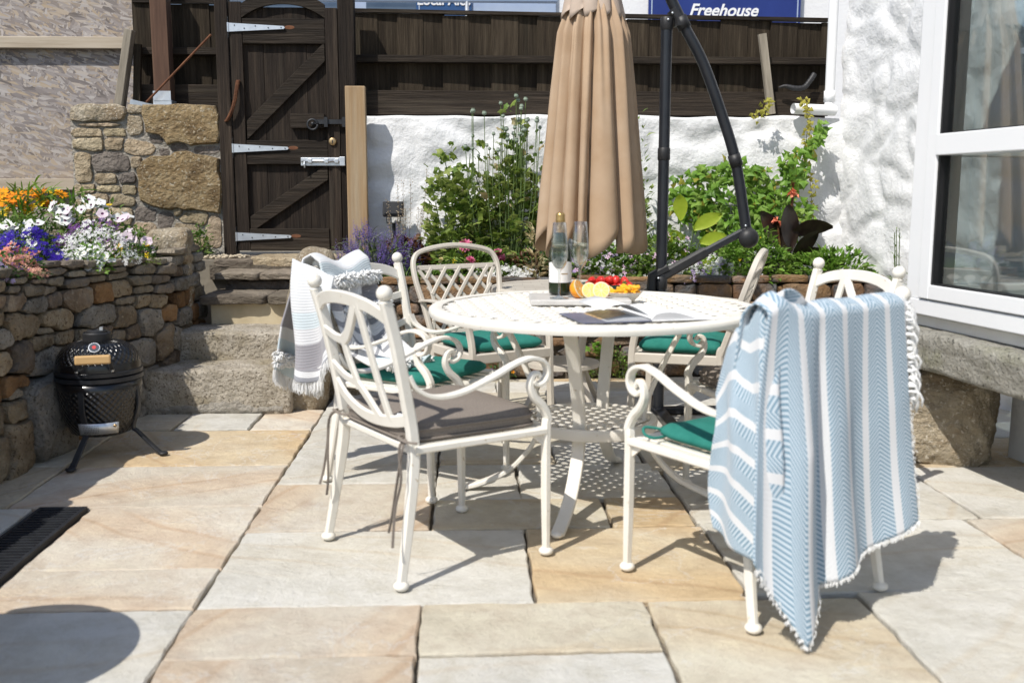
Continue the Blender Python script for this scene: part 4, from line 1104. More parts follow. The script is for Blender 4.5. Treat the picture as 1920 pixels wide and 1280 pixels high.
# ------------------------------------------------------------------ cushions
def cushion(name, label, ch, w0, w1, dep, th, mat, z, yoff=0.0, round_=.07, puff=.4, piping=False, ties=None):
    o = CH[ch]
    t = thing(name, label, 'cushion', tuple(o.location)[:2] + (z,), o.rotation_euler[2])
    N = 26
    def outline(k):
        pts = []
        for i in range(N * 4):
            a = 2 * math.pi * i / (N * 4)
            c, s = math.cos(a), math.sin(a)
            e = .22
            x = math.copysign(abs(c) ** e, c); y = math.copysign(abs(s) ** e, s)
            yy = y * dep / 2 * k
            ww = (w0 + (w1 - w0) * (yy / dep + .5)) / 2 * k
            pts.append((x * ww, yy + yoff))
        return pts
    rows = []
    prof = [(0.02, 0), (.5, 0), (.90, 0), (.975, .10), (1.0, .28), (.985, .36), (1.0, .45), (1.0, .58), (.985, .64), (.97, .9), (.90, 1.0), (.6, 1.0 + puff * .3), (.3, 1.0 + puff * .42), (.02, 1 + puff * .45)]
    if not piping: prof = [(.02, 0), (.6, 0), (.9, .08), (.985, .32), (1.0, .5), (.985, .68), (.92, .92), (.75, 1.0 + puff * .2), (.5, 1 + puff * .36), (.25, 1 + puff * .40), (.02, 1 + puff * .38)]
    for (k, h) in prof:
        ring = outline(k)
        rows.append([(x, y, h * th + (.006 * noise.noise(Vector((x * 9, y * 9, h + z * 7))) if h > .3 else 0)) for (x, y) in ring])
        rows[-1].append(rows[-1][0])
    MB().grid(rows).build('pad', mat, t, smooth=True)
    if piping:
        for h in (.12, .62):
            ring = outline(1.004); ring.append(ring[0]); ring.append(ring[1])
            MB().tube([(x, y, h * th) for (x, y) in ring], .0045, 6, caps=False).build('piping', mat, t, smooth=True)
    if ties:
        for pth, w in ties:
            MB().bar(catmull(pth, 6), w, .003, (0, 1, 0)).build('tie', mat, t, angle=40)
    return t
tiesA = []
for sx, dz in ((1, 0), (-1, 0)):
    x = sx * .215
    tiesA += [([(x - .01, -.20, .02), (x + sx * .03, -.235, .0), (x + sx * .02, -.25, -.10), (x + sx * .005, -.258, -.19), (x - .012, -.262, -.25)], .008),
              ([(x, -.20, .02), (x + sx * .02, -.24, -.0), (x + sx * .035, -.245, -.09), (x + sx * .03, -.262, -.17), (x + sx * (.055 if sx > 0 else .01), -.285, -.27 if sx > 0 else -.21)], .008),
              ([(x - .03, -.205, .018), (x + .0, -.235, .026), (x + .03, -.225, .016), (x + .05, -.20, .012)], .012)]
cushion('seat_cushion', 'thick dark grey piped seat pad with hanging ties on the nearest chair', 'A', .43, .47, .44, .058, MT['grey_fabric'], SEAT + .003, .015, piping=True, puff=.25, ties=tiesA)
cA = [o for o in bpy.data.objects if o.name == 'seat_cushion'][0]
MB().box((.0, 0, 0), (.035, .013, .002)).build('care_label', MT['sign_white'], cA, loc=(.14, -.18, .066), rot=(.2, .1, .6))
cushion('seat_cushion', 'dark grey seat pad shaded on the right hand chair', 'E', .43, .47, .44, .058, MT['grey_fabric'], SEAT + .003, .015, piping=True, puff=.25)
cushion('seat_cushion', 'green seat pad on the chair under the striped towel', 'T', .40, .42, .40, .045, MT['green_fabric'], SEAT + .003, -.0, puff=.5)
cushion('seat_cushion', 'green seat pad on the chair with the tasselled blanket', 'B', .40, .42, .42, .045, MT['green_fabric'], SEAT + .003, .0, puff=.5)
cushion('seat_cushion', 'green seat pad on the left lattice chair', 'C', .36, .38, .37, .05, MT['green_fabric'], .405, .0, puff=.5)
cushion('seat_cushion', 'plump green seat pad on the right lattice chair', 'D', .36, .38, .37, .06, MT['green_fabric'], .405, -.01, puff=.4)
tl = MB().tube(catmull([(-.19, .17, .028), (-.235, .20, .035), (-.25, .185, .02), (-.232, .165, .01), (-.19, .16, .012)], 8), .0045, 6)
tl.build('tie', MT['green_fabric'], [o for o in bpy.data.objects if o.get('label') == 'green seat pad on the chair under the striped towel'][0], smooth=True)

# ------------------------------------------------------------------ tables
def lattice_plate(mb, Rr, z, th, pitch, hole, rot, relief=0.0):
    n = int(Rr / pitch) + 2
    ca, sa = math.cos(rot), math.sin(rot)
    for i in range(-n, n + 1):
        for j in range(-n, n + 1):
            cx, cy = i * pitch, j * pitch
            if math.hypot(cx, cy) > Rr - pitch * .62: continue
            solid = math.hypot(cx, cy) > Rr - pitch * 1.05
            h = pitch / 2; q = hole / 2
            def P(x, y, zz): return (ca * (cx + x) - sa * (cy + y), sa * (cx + x) + ca * (cy + y), zz)
            zt = z + th
            up = relief if (i + j) % 2 == 0 else 0
            if solid:
                mb.add([P(-h, -h, zt), P(h, -h, zt), P(h, h, zt), P(-h, h, zt), P(-h, -h, z), P(h, -h, z), P(h, h, z), P(-h, h, z)], [(0, 1, 2, 3), (7, 6, 5, 4)])
                continue
            o_ = [(-h, -h), (h, -h), (h, h), (-h, h)]; i_ = [(-q, -q), (q, -q), (q, q), (-q, q)]
            vs = [P(x, y, zt) for x, y in o_] + [P(x, y, zt + up * .5) for x, y in i_] + [P(x, y, z) for x, y in i_] + [P(x, y, z) for x, y in o_]
            # raised strap crown in the middle of each side
            fs = []
            for k in range(4):
                k2 = (k + 1) % 4
                fs += [(k, k2, 4 + k2, 4 + k), (4 + k, 4 + k2, 8 + k2, 8 + k), (8 + k, 8 + k2, 12 + k2, 12 + k)]
            mb.add(vs, fs)
            if relief:
                for (bx, by) in ((h, h),):
                    if math.hypot(cx + h, cy + h) > Rr - pitch * .6: continue
                    e0, e1 = h * .78, h * .40
                    mb.add([P(bx - e0, by - e0 * .62, zt + .0004), P(bx + e0, by - e0 * .62, zt + .0004), P(bx + e0, by + e0 * .62, zt + .0004), P(bx - e0, by + e0 * .62, zt + .0004), P(bx - e1, by - e1 * .6, zt + relief), P(bx + e1, by - e1 * .6, zt + relief), P(bx + e1, by + e1 * .6, zt + relief), P(bx - e1, by + e1 * .6, zt + relief)] if (i + j) % 2 == 0 else
                           [P(bx - e0 * .62, by - e0, zt + .0004), P(bx + e0 * .62, by - e0, zt + .0004), P(bx + e0 * .62, by + e0, zt + .0004), P(bx - e0 * .62, by + e0, zt + .0004), P(bx - e1 * .6, by - e1, zt + relief), P(bx + e1 * .6, by - e1, zt + relief), P(bx + e1 * .6, by + e1, zt + relief), P(bx - e1 * .6, by + e1, zt + relief)],
                           [(0, 1, 5, 4), (1, 2, 6, 5), (2, 3, 7, 6), (3, 0, 4, 7), (4, 5, 6, 7)])
    return mb
TC = (1.187, .955)
TH = .705
tb_ = thing('garden_table', 'large round cream metal garden table with a woven lattice top', 'table', (TC[0], TC[1], 0))
lattice_plate(MB(), .562, TH - .010, .006, .043, .0265, R(52), .0050).build('lattice_top', MT['white_metal'], tb_)
rim = [(.540, TH - .0155), (.540, TH + .001), (.548, TH + .003), (.578, TH + .002), (.586, TH - .004), (.588, TH - .016), (.584, TH - .028), (.572, TH - .030), (.566, TH - .018), (.540, TH - .016)]
MB().lathe(rim, 96, caps=False).build('rim', MT['white_metal'], tb_, angle=50)
for a in (-10, 70, 168, 250):
    ca, sa = math.cos(R(a)), math.sin(R(a))
    rz = catmull([(.36, TH - .02), (.315, .62), (.255, .50), (.205, .38), (.19, .29), (.215, .19), (.30, .09), (.40, .035), (.475, .012)], 6)
    p = [Vector((ca * q.x, sa * q.x, q.y)) for q in [Vector((c.x, c.y)) for c in [Vector((v[0], v[1], 0)) for v in rz]]]
    lo = MB().bar(p, .046, .017, (-sa, ca, 0)).build('leg', MT['white_metal'], tb_, angle=40)
    MB().ball((ca * .478, sa * .478, .013), .021, 12, 7, (1, 1, .62)).build('foot', MT['white_metal'], lo, smooth=True)
lattice_plate(MB(), .235, .290, .006, .042, .026, R(52)).build('shelf_lattice', MT['white_metal'], tb_)
MB().lathe([(.215, .284), (.215, .300), (.235, .301), (.240, .292), (.235, .262), (.228, .262), (.228, .284), (.215, .284)], 60, caps=False).build('shelf_rim', MT['white_metal'], tb_, angle=50)
MB().bar([(ca * .36 * 0 - .36, 0, TH - .024), (.36, 0, TH - .024)], .03, .012, (0, 1, 0)).build('brace', MT['white_metal'], tb_)
MB().bar([(0, -.36, TH - .0245), (0, .36, TH - .0245)], .03, .012, (1, 0, 0)).build('brace', MT['white_metal'], tb_)

m, n, l, b = new_mat('tile_top')
vec = coords(n, l, (1, 1, 1), rnd=False)
br = n.new('ShaderNodeTexBrick')
br.inputs['Color1'].default_value = (.44, .40, .345, 1); br.inputs['Color2'].default_value = (.50, .46, .40, 1); br.inputs['Mortar'].default_value = (.30, .27, .23, 1)
br.inputs['Scale'].default_value = 9; br.inputs['Mortar Size'].default_value = .012; br.inputs['Brick Width'].default_value = .9; br.inputs['Row Height'].default_value = .8
l.new(vec, br.inputs['Vector']); l.new(br.outputs[0], b.inputs['Base Color']); b.inputs['Roughness'].default_value = .5
MT['tile_top'] = m
t2 = thing('side_table', 'small round taupe metal table between the two lattice chairs', 'table', (1.225, 2.47, 0))
MB().lathe([(.001, .632), (.335, .632), (.337, .628), (.001, .628)], 64).build('tabletop', MT['tile_top'], t2)
MB().lathe([(.338, .625), (.338, .634), (.35, .638), (.366, .634), (.37, .622), (.366, .604), (.352, .600), (.345, .612), (.338, .625)], 72, caps=False).build('rim', MT['beige_metal'], t2, angle=50)
for a in (35, 125, 215, 305):
    ca, sa = math.cos(R(a)), math.sin(R(a))
    p = [Vector((ca * v[0], sa * v[0], v[1])) for v in catmull([(.25, .625, 0), (.20, .50, 0), (.14, .34, 0), (.145, .20, 0), (.22, .06, 0), (.26, .0, 0)], 6)]
    MB().bar(p, .038, .018, (-sa, ca, 0)).build('leg', MT['beige_metal'], t2, angle=40)
MB().lathe([(.001, .245), (.19, .245), (.19, .225), (.001, .225)], 40).build('shelf', MT['beige_metal'], t2)
# round stool out of the picture whose shadow falls into the lower left corner
stl = thing('round_stool', 'round taupe side table left of the camera', 'table', (-.66, -.58, 0))
MB().lathe([(.001, .60), (.27, .60), (.28, .59), (.28, .575), (.27, .565), (.001, .565)], 64).build('tabletop', MT['beige_metal'], stl)
MB().lathe([(.02, .565), (.02, .03)], 16).build('stem', MT['beige_metal'], stl)
MB().lathe([(.001, .03), (.17, .012), (.175, 0), (.001, 0)], 32).build('base', MT['beige_metal'], stl)
# ------------------------------------------------------------------ things on the table
TZ = TH + .004
MT['marble'] = pm('marble', [(.50, .48, .45), (.60, .585, .56)], 7, 8, rough=.35, dist=1.5)
MT['label_paper'] = pm('label_paper', [(.74, .72, .69), (.8, .79, .76)], 4, rough=.6)
MT['gold_foil'] = pm('gold_foil', [(.42, .27, .10), (.56, .38, .16)], 20, rough=.35, metal=.8, bump=.2, bscale=60, bdist=.002)
MT['orange_peel'] = pm('orange_peel', [(.78, .26, .01), (.85, .33, .015)], 30, rough=.42, bump=.4, bscale=240, bdist=.001)
MT['orange_flesh'] = pm('orange_flesh', [(.80, .30, .02), (.85, .42, .06)], 60, rough=.3)
MT['pith'] = pm('pith', [(.80, .70, .48), (.82, .74, .55)], 20, rough=.7)
MT['lemon_peel'] = pm('lemon_peel', [(.80, .56, .02), (.84, .62, .04)], 30, rough=.4, bump=.3, bscale=240, bdist=.001)
MT['lemon_flesh'] = pm('lemon_flesh', [(.80, .68, .16), (.83, .74, .28)], 60, rough=.3)
MT['strawberry'] = pm('strawberry', [(.42, .012, .01), (.60, .03, .018)], 30, rough=.3, bump=.4, bscale=160, bdist=.002, var=.25, coat=.2)
MT['berry_leaf'] = pm('berry_leaf', [(.07, .13, .02), (.14, .2, .05)], 20, rough=.7)
MT['punnet'] = pm('punnet', [(.01, .045, .03), (.018, .06, .04)], 9, rough=.35)
MT['mango'] = pm('mango', [(.80, .36, .01), (.85, .46, .03)], 12, rough=.4, var=.1)
MT['ceramic'] = pm('ceramic', [(.62, .58, .52), (.70, .67, .62)], 4, rough=.3)
MT['page'] = pm('page', [(.74, .74, .74), (.79, .79, .78)], 3, rough=.7)
MT['page_edge'] = pm('page_edge', [(.42, .42, .43), (.62, .62, .62)], 3, 4, rough=.8, stretch=(1, 1, 160))
MT['cover'] = pm('book_cover', [(.08, .09, .14), (.14, .15, .22)], 4, rough=.4)
bottle_m, n, l, b = new_mat('bottle_glass')
b.inputs['Base Color'].default_value = (.012, .022, .008, 1); b.inputs['Roughness'].default_value = .09; b.inputs['Specular IOR Level'].default_value = .4
gm, n, l, b = new_mat('flute_glass')
tb2 = n.new('ShaderNodeBsdfTransparent'); tb2.inputs[0].default_value = (.95, .97, .97, 1)
gl2 = n.new('ShaderNodeBsdfGlossy'); gl2.inputs['Roughness'].default_value = .01
lw = n.new('ShaderNodeLayerWeight'); lw.inputs['Blend'].default_value = .32
mp2 = n.new('ShaderNodeMapRange'); mp2.inputs[3].default_value = .10; mp2.inputs[4].default_value = .95
l.new(lw.outputs['Facing'], mp2.inputs[0])
mx2 = n.new('ShaderNodeMixShader'); l.new(mp2.outputs[0], mx2.inputs[0]); l.new(tb2.outputs[0], mx2.inputs[1]); l.new(gl2.outputs[0], mx2.inputs[2])
l.new(mx2.outputs[0], n['Material Output'].inputs[0])
wm, n, l, b = new_mat('drink')
tb3 = n.new('ShaderNodeBsdfTransparent'); tb3.inputs[0].default_value = (.90, .92, .84, 1)
rf3 = n.new('ShaderNodeBsdfRefraction'); rf3.inputs['IOR'].default_value = 1.33; rf3.inputs['Roughness'].default_value = 0; rf3.inputs['Color'].default_value = (.96, .97, .93, 1)
mx3 = n.new('ShaderNodeMixShader'); mx3.inputs[0].default_value = .72; l.new(tb3.outputs[0], mx3.inputs[1]); l.new(rf3.outputs[0], mx3.inputs[2]); l.new(mx3.outputs[0], n['Material Output'].inputs[0])

tag(MB().box((0, 0, .010), (.36, .26, .020)).build('serving_board', MT['marble'], None, loc=(1.145, 1.05, TZ), bevel=.004, rot=(0, 0, R(-2))), 'flat pale stone serving board under the bottle and citrus', 'board')
BZ = TZ + .0205
bt = thing('sparkling_wine_bottle', 'green sparkling wine bottle with gold foil neck and white label', 'bottle', (1.083, 1.11, BZ))
bt.scale = (.97, .97, .955)
MB().lathe([(.001, .006), (.03, .002), (.0425, .006), (.0435, .02), (.0435, .15), (.042, .17), (.034, .197), (.023, .222), (.017, .245), (.0155, .262)], 32).build('body', bottle_m, bt, smooth=True)
MB().lathe([(.0182, .236), (.0172, .262), (.0178, .285), (.0185, .290), (.0172, .294), (.0178, .306), (.0165, .314), (.010, .318), (.001, .318)], 24).build('foil', MT['gold_foil'], bt, smooth=True)
lb = MB()
rows = []
for z in (.05, .125):
    rows.append([(.0439 * math.cos(R(a)), .0439 * math.sin(R(a)), z + (.008 * math.sin((a + 170) / 160 * math.pi) if z > .1 else 0)) for a in range(-170, 0, 8)])
lb.grid(rows).build('label', MT['label_paper'], bt, smooth=True)
lb2 = MB()
rows = []
for z in (.082, .086): rows.append([(.0442 * math.cos(R(a)), .0442 * math.sin(R(a)), z) for a in range(-90, -50, 5)])
lb2.grid(rows).build('label_line', MT['gold_foil'], bt)
def flute(label, x, y, z):
    f = thing('champagne_flute', label, 'glass', (x, y, z), group=None)
    MB().lathe([(.001, .002), (.033, .002), (.034, .004), (.012, .008), (.0042, .014), (.0038, .05), (.004, .095), (.008, .103), (.018, .112), (.027, .13), (.0315, .155), (.0305, .19), (.027, .23), (.0235, .272)], 36).build('bowl', gm, f, smooth=True)
    MB().lathe([(.001, .107), (.009, .109), (.018, .1165), (.0258, .132), (.0302, .155), (.0298, .18), (.0290, .193), (.001, .193)], 32).build('drink', wm, f, smooth=True)
flute('champagne flute half full, standing in front of the bottle', 1.066, .960, BZ)
flute('champagne flute half full, standing right of the bottle', 1.152, 1.06, BZ)
def half_fruit(name, label, loc, r, peel, flesh, rz, tilt, full=1.0):
    t = thing(name, label, 'fruit', loc, rz)
    M = Matrix.Rotation(-tilt, 3, 'X')
    prof = [(max(r * math.sin(a), 1e-4), -r * math.cos(a) * full) for a in [math.pi / 2 * k / 9 for k in range(10)]]
    ax = M @ Matrix.Rotation(R(90), 3, 'X')
    MB().lathe(prof, 28, (0, 0, r * .97), ax).build('peel', peel, t, smooth=True)
    MB().lathe([(r * .995, 0), (r * .90, .0012), (r * .87, .0008)], 28, (0, 0, r * .97), ax).build('pith', MT['pith'], t)
    fl = MB()
    for k in range(9):
        a0 = 2 * math.pi * k / 9 + .05; a1 = 2 * math.pi * (k + 1) / 9 - .05
        pts = [(r * .10 * math.cos((a0 + a1) / 2), r * .10 * math.sin((a0 + a1) / 2))] + [(r * .85 * math.cos(a0 + (a1 - a0) * i / 4), r * .85 * math.sin(a0 + (a1 - a0) * i / 4)) for i in range(5)]
        vs = [ax @ Vector((p[0], p[1], .0016)) + Vector((0, 0, r * .97)) for p in pts]
        fl.add(vs, [tuple(range(6))])
    fl.build('segments', flesh, t)
    return t
half_fruit('orange_half', 'halved orange standing on the serving board by the bottle', (1.142, .985, BZ), .036, MT['orange_peel'], MT['orange_flesh'], R(58), R(22))
half_fruit('lemon_half', 'left hand lemon half of the pair, beside the halved orange', (1.178, .985, BZ), .0285, MT['lemon_peel'], MT['lemon_flesh'], R(10), R(8))
half_fruit('lemon_half', 'right hand lemon half of the pair, cut face forward', (1.218, .965, BZ), .0305, MT['lemon_peel'], MT['lemon_flesh'], R(-4), R(6))
half_fruit('orange_half', 'flat orange half lying behind the lemon halves', (1.245, 1.07, BZ - .010), .034, MT['orange_peel'], MT['orange_flesh'], R(10), R(62), .8)
pn = thing('strawberry_punnet', 'dark green tray holding ripe strawberries', 'punnet', (1.295, 1.33, TZ), R(-4))
MB().add([(-.085, -.05, 0), (.085, -.05, 0), (.085, .05, 0), (-.085, .05, 0), (-.1, -.06, .04), (.1, -.06, .04), (.1, .06, .04), (-.1, .06, .04), (-.095, -.055, .038), (.095, -.055, .038), (.095, .055, .038), (-.095, .055, .038), (-.08, -.046, .006), (.08, -.046, .006), (.08, .046, .006), (-.08, .046, .006)],
         [(3, 2, 1, 0), (0, 1, 5, 4), (1, 2, 6, 5), (2, 3, 7, 6), (3, 0, 4, 7), (4, 5, 9, 8), (5, 6, 10, 9), (6, 7, 11, 10), (7, 4, 8, 11), (8, 9, 13, 12), (9, 10, 14, 13), (10, 11, 15, 14), (11, 8, 12, 15), (12, 13, 14, 15)]).build('tray', MT['punnet'], pn)
sb = MB().lathe([(.001, -.020), (.008, -.015), (.014, -.004), (.0165, .006), (.013, .013), (.005, .016), (.001, .016)], 12).mesh('strawberry', MT['strawberry'], True)
lf = MB()
for k in range(6):
    a = k * math.pi / 3
    lf.add([(0, 0, .0165), (.006 * math.cos(a - .5), .006 * math.sin(a - .5), .018), (.015 * math.cos(a), .015 * math.sin(a), .016), (.006 * math.cos(a + .5), .006 * math.sin(a + .5), .018)], [(0, 1, 2, 3)])
lfm = lf.mesh('calyx', MT['berry_leaf'])
r5 = random.Random(3)
k = 0
for lay, z in ((0, .03), (1, .052)):
    for i in range(6 if lay == 0 else 5):
        for j in range(3 if lay == 0 else 2):
            x = -.076 + i * .031 + lay * .014 + r5.uniform(-.005, .005); y = -.034 + j * .033 + lay * .015 + r5.uniform(-.004, .004)
            o = link_mesh('strawberry', sb, None, pn.matrix_basis @ Vector((x, y, z + r5.uniform(-.004, .006))), (r5.uniform(-1.9, 1.9), r5.uniform(-1.2, 1.2), r5.uniform(0, 6)))
            tag(o, 'red strawberry in the dark green tray', 'strawberry', 'strawberries in the tray')
            if r5.random() < .55: link_mesh('calyx', lfm, o)
bl = thing('white_bowl', 'small pale bowl of orange fruit pieces behind the book', 'bowl', (1.315, 1.06, TZ))
MB().lathe([(.001, .003), (.035, .0), (.04, .004), (.068, .034), (.07, .036), (.066, .035), (.038, .009), (.001, .008)], 36).build('bowl', MT['ceramic'], bl, smooth=True)
for k in range(22):
    a, rr = r5.uniform(0, 6.28), .055 * math.sqrt(r5.random())
    o = MB().box((0, 0, 0), (.036, .018, .012)).build('fruit_piece', MT['mango'], None, bevel=.005, loc=(1.315 + rr * math.cos(a), 1.06 + rr * math.sin(a), TZ + .030 + r5.uniform(0, .026)), rot=(r5.uniform(-.5, .5), r5.uniform(-.5, .5), r5.uniform(0, 6)))
    tag(o, 'orange fruit piece heaped in the pale bowl', 'fruit', 'fruit pieces in the bowl')
# open book
bk = thing('open_book', 'open cookery book lying near the front edge of the table', 'book', (1.285, .60, TZ), R(12))
def leafblock(sx, h0, curl, name, mat, w=.215, th0=.0, lift=0):
    rows_t, rows_b = [], []
    for i in range(15):
        t = i / 14
        x = sx * w * (t if t > 0 else .001)
        zt = th0 + h0 * (math.sin(math.pi * min(t * 1.25 + .12, 1)) * .55 + .45 * (1 - t) * (1 if t > .08 else t / .08)) + lift * math.sin(math.pi * t) ** 1.2
        rows_t.append([(x, y, max(zt, .002 + th0 * .3)) for y in (-.125, .125)])
        rows_b.append([(x, y, .003) for y in (-.125, .125)])
    mb = MB().grid(rows_t)
    eb = MB()
    for yi in (0, 1):
        eb.grid([[r_[yi] for r_ in rows_t], [r_[yi] for r_ in rows_b]])
    eb.grid([rows_t[-1], rows_b[-1]])
    mb.build(name, mat, bk, smooth=True)
    eb.build('page_edges', MT['page_edge'], bk)
m, n, l, b = new_mat('photo_page')
vec = coords(n, l, (1, 1, 1), rnd=False)
f = tex_noise(n, l, vec, 55, 4, .7)
cfood = ramp(n, l, f, [(.16, .08, .035), (.42, .24, .10), (.58, .42, .24), (.30, .30, .10)], .35, .65)
gr = n.new('ShaderNodeVectorMath'); gr.operation = 'DISTANCE'; gr.inputs[1].default_value = (-.12, .02, .01)
l.new(vec, gr.inputs[0])
msk = math_n(n, l, 'LESS_THAN', gr.outputs['Value'], .085)
l.new(mixc(n, l, msk, (.42, .45, .50), cfood), b.inputs['Base Color']); b.inputs['Roughness'].default_value = .3
leafblock(-1, .014, 0, 'photo_page', m)
leafblock(1, .030, 0, 'text_page', MT['page'])
MB().box((-.112, 0, .0015), (.224, .262, .003)).build('cover', MT['cover'], bk)
MB().box((.112, 0, .0015), (.224, .262, .003)).build('cover', MT['page'], bk)
rows = []
for i in range(14):
    t = i / 13
    ang = R(12) + t * 1.9
    x = -.005 - .19 * t * math.cos(.35 - .2 * t) ; z = .016 + .040 * math.sin(math.pi * (t * .80))
    rows.append([(x * .82, y, z) for y in (-.122, .123)])
MB().grid(rows).build('turning_page', MT['page'], bk, smooth=True, solid=.0008)

# ------------------------------------------------------------------ kamado barbecue
m, n, l, b = new_mat('dimpled_enamel')
tc = n.new('ShaderNodeTexCoord'); sx = n.new('ShaderNodeSeparateXYZ'); l.new(tc.outputs['Object'], sx.inputs[0])
at = math_n(n, l, 'ARCTAN2', sx.outputs[1], sx.outputs[0])
a1 = math_n(n, l, 'SINE', math_n(n, l, 'MULTIPLY', at, 40))
a2 = math_n(n, l, 'SINE', math_n(n, l, 'MULTIPLY', sx.outputs[2], 235))
h = math_n(n, l, 'MULTIPLY', a1, a2)
zz_ = sx.outputs[2]
band = math_n(n, l, 'GREATER_THAN', math_n(n, l, 'ABSOLUTE', math_n(n, l, 'SUBTRACT', zz_, .352)), .055)
h = math_n(n, l, 'MULTIPLY', h, band)
b.inputs['Base Color'].default_value = (.006, .0065, .008, 1); b.inputs['Roughness'].default_value = .28; b.inputs['Coat Weight'].default_value = .35; b.inputs['Coat Roughness'].default_value = .08
add_bump(n, l, b, h, .9, .004)
MT['kamado'] = m
km = thing('kamado_barbecue', 'small black dimpled egg shaped barbecue on three legs by the stone wall', 'barbecue', (-.823, 1.645, 0), math.atan2(-.97, .25) + math.pi / 2)
MB().lathe([(.001, .092), (.095, .094), (.125, .106), (.148, .155), (.163, .225), (.170, .295), (.171, .33)], 64).build('bowl', MT['kamado'], km, smooth=True)
MB().lathe([(.171, .331), (.176, .333), (.176, .350), (.171, .352)], 64).build('band', MT['black_paint'], km, angle=40)
MB().lathe([(.171, .356), (.176, .358), (.176, .374), (.171, .376)], 64).build('band', MT['black_paint'], km, angle=40)
lid = MB().lathe([(.170, .353), (.1705, .377), (.169, .40), (.160, .432), (.140, .462), (.108, .482), (.060, .492), (.001, .493)], 64).build('lid', MT['kamado'], km, smooth=True)
cap = MB().lathe([(.056, .488), (.057, .522), (.053, .526), (.050, .521), (.044, .521), (.042, .532), (.020, .536), (.018, .530), (.001, .530)], 40).build('chimney_cap', MT['black_plastic'], lid, angle=40)
MB().box((.02, -.01, .541), (.012, .03, .012)).build('damper_tab', MT['galv'], cap)
ax = Matrix.Rotation(R(52), 3, 'X')
th = MB().lathe([(.001, .004), (.022, .004), (.0235, .002), (.0235, -.004), (.020, -.006)], 28, (0, -.128, .477), ax).build('thermometer', MT['galv'], lid, angle=40)
MT['dial'] = pm('dial', [(.05, .055, .07), (.09, .10, .12)], 9, rough=.3)
MB().lathe([(.001, .0052), (.0195, .0052), (.0195, .0044)], 28, (0, -.128, .477), ax).build('dial', MT['dial'], th)
MT['dial_red'] = pm('dial_red', [(.5, .03, .03), (.6, .05, .05)], 9, rough=.4)
MB().lathe([(.006, .0058), (.008, .0058), (.008, .0054), (.006, .0054)], 20, (0, -.128, .477), ax).build('dial_ring', MT['dial_red'], th)
for s_ in (-1, 1):
    MB().bar(catmull([(s_ * .068, -.160, .385), (s_ * .068, -.190, .40), (s_ * .066, -.205, .425), (s_ * .064, -.205, .44)], 5), .014, .004, (1, 0, 0)).build('bracket', MT['black_iron'], lid)
    MB().ball((s_ * .068, -.166, .388), .008, 10, 6).build('bolt', MT['galv'], lid, smooth=True)
MB().box((0, -.207, .440), (.135, .024, .036)).build('handle', MT['handle_wood'], lid, bevel=.006)
vp = []
for z in (.118, .165): vp.append([(.157 * math.sin(R(a)) * (1 if z > .13 else .93), -.157 * math.cos(R(a)) * (1 if z > .13 else .93), z) for a in range(-30, 31, 4)])
vent = MB().grid(vp).build('vent_door', MT['galv'], km, smooth=True, solid=.004)
vh = MB()
for i in range(10):
    for j in range(5):
        a = R(-22 + i * 2.4); z = .126 + j * .0075; rr = (.157 * (.93 + .07 * (z - .118) / .047)) + .0026
        vh.ball((rr * math.sin(a), -rr * math.cos(a), z), .0017, 6, 4)
tag(vh.build('vent_holes', MT['black_iron'], vent), kind='stuff')
vd = MB().ball((.157 * math.sin(R(24)), -.16 * math.cos(R(24)), .152), .007, 10, 6).build('knob', MT['brass'], vent, smooth=True)
Mk = Matrix.Rotation(-km.rotation_euler[2], 3, 'Z')
for (dx, dy) in ((-.03, -.285), (.262, -.04), (-.235, .19)):
    v = Mk @ Vector((dx, dy, 0)); d = v.normalized()
    p = catmull([d * .165 + Vector((0, 0, .30)), d * .168 + Vector((0, 0, .22)), d * .14 + Vector((0, 0, .125)), d * .16 + Vector((0, 0, .10)), d * (v.length * .93) + Vector((0, 0, .018)), v * 1.03 + Vector((0, 0, .008))], 6)
    lg = MB().bar(p, .026, .010, d.cross(Vector((0, 0, 1)))).build('leg', MT['black_iron'], km, angle=40)
    MB().ball(v + Vector((0, 0, .010)), .018, 10, 6, (1.2, 1.2, .5)).build('foot', MT['black_plastic'], lg, smooth=True)

# ------------------------------------------------------------------ cantilever parasol
px_, py_ = 1.695, 2.30
ps = thing('cantilever_parasol', 'closed tan cantilever parasol hanging from a black crank frame', 'parasol', (px_, py_, 0))
MB().lathe([(.027, .0), (.027, 1.93)], 20).build('pole', MT['black_paint'], ps, angle=40)
for z in (.665, 1.29, 1.90): MB().lathe([(.0275, z - .03), (.0305, z - .026), (.0305, z + .026), (.0275, z + .03)], 20).build('collar', MT['black_plastic'], ps, angle=40)
for a in (0, 90): MB().box((0, 0, .022), (.9 if a == 0 else .06, .06 if a == 0 else .9, .03)).build('base_bar', MT['black_paint'], ps, bevel=.004)
Pm = [(.42, 0, .905), (.40, 0, 1.02), (.352, 0, 1.26), (.285, 0, 1.46), (.18, 0, 1.72), (.075, 0, 1.905), (-.0, 0, 2.05), (-.10, 0, 2.28), (-.25, 0, 2.52), (-.36, 0, 2.62)]
MB().tube(catmull(Pm, 8), .0265, 16).build('arm', MT['black_paint'], ps, smooth=True)
for (a, b_) in ((2, .031), (5, .033), (0, .030)):
    p0, p1 = Vector(Pm[a]), Vector(Pm[a + 1]); d = (p1 - p0).normalized()
    MB().tube([p0 - d * .03, p0 + d * .03], b_, 16).build('collar', MT['black_plastic'], ps, smooth=True)
MB().bar([(.43, 0, .93), (.0, 0, .70)], .036, .036, (0, 1, 0)).build('strut', MT['black_paint'], ps, angle=40)
MB().bar([(.22, 0, .818), (-.01, 0, .69)], .05, .05, (0, 1, 0)).build('strut_sleeve', MT['black_plastic'], ps, angle=40)
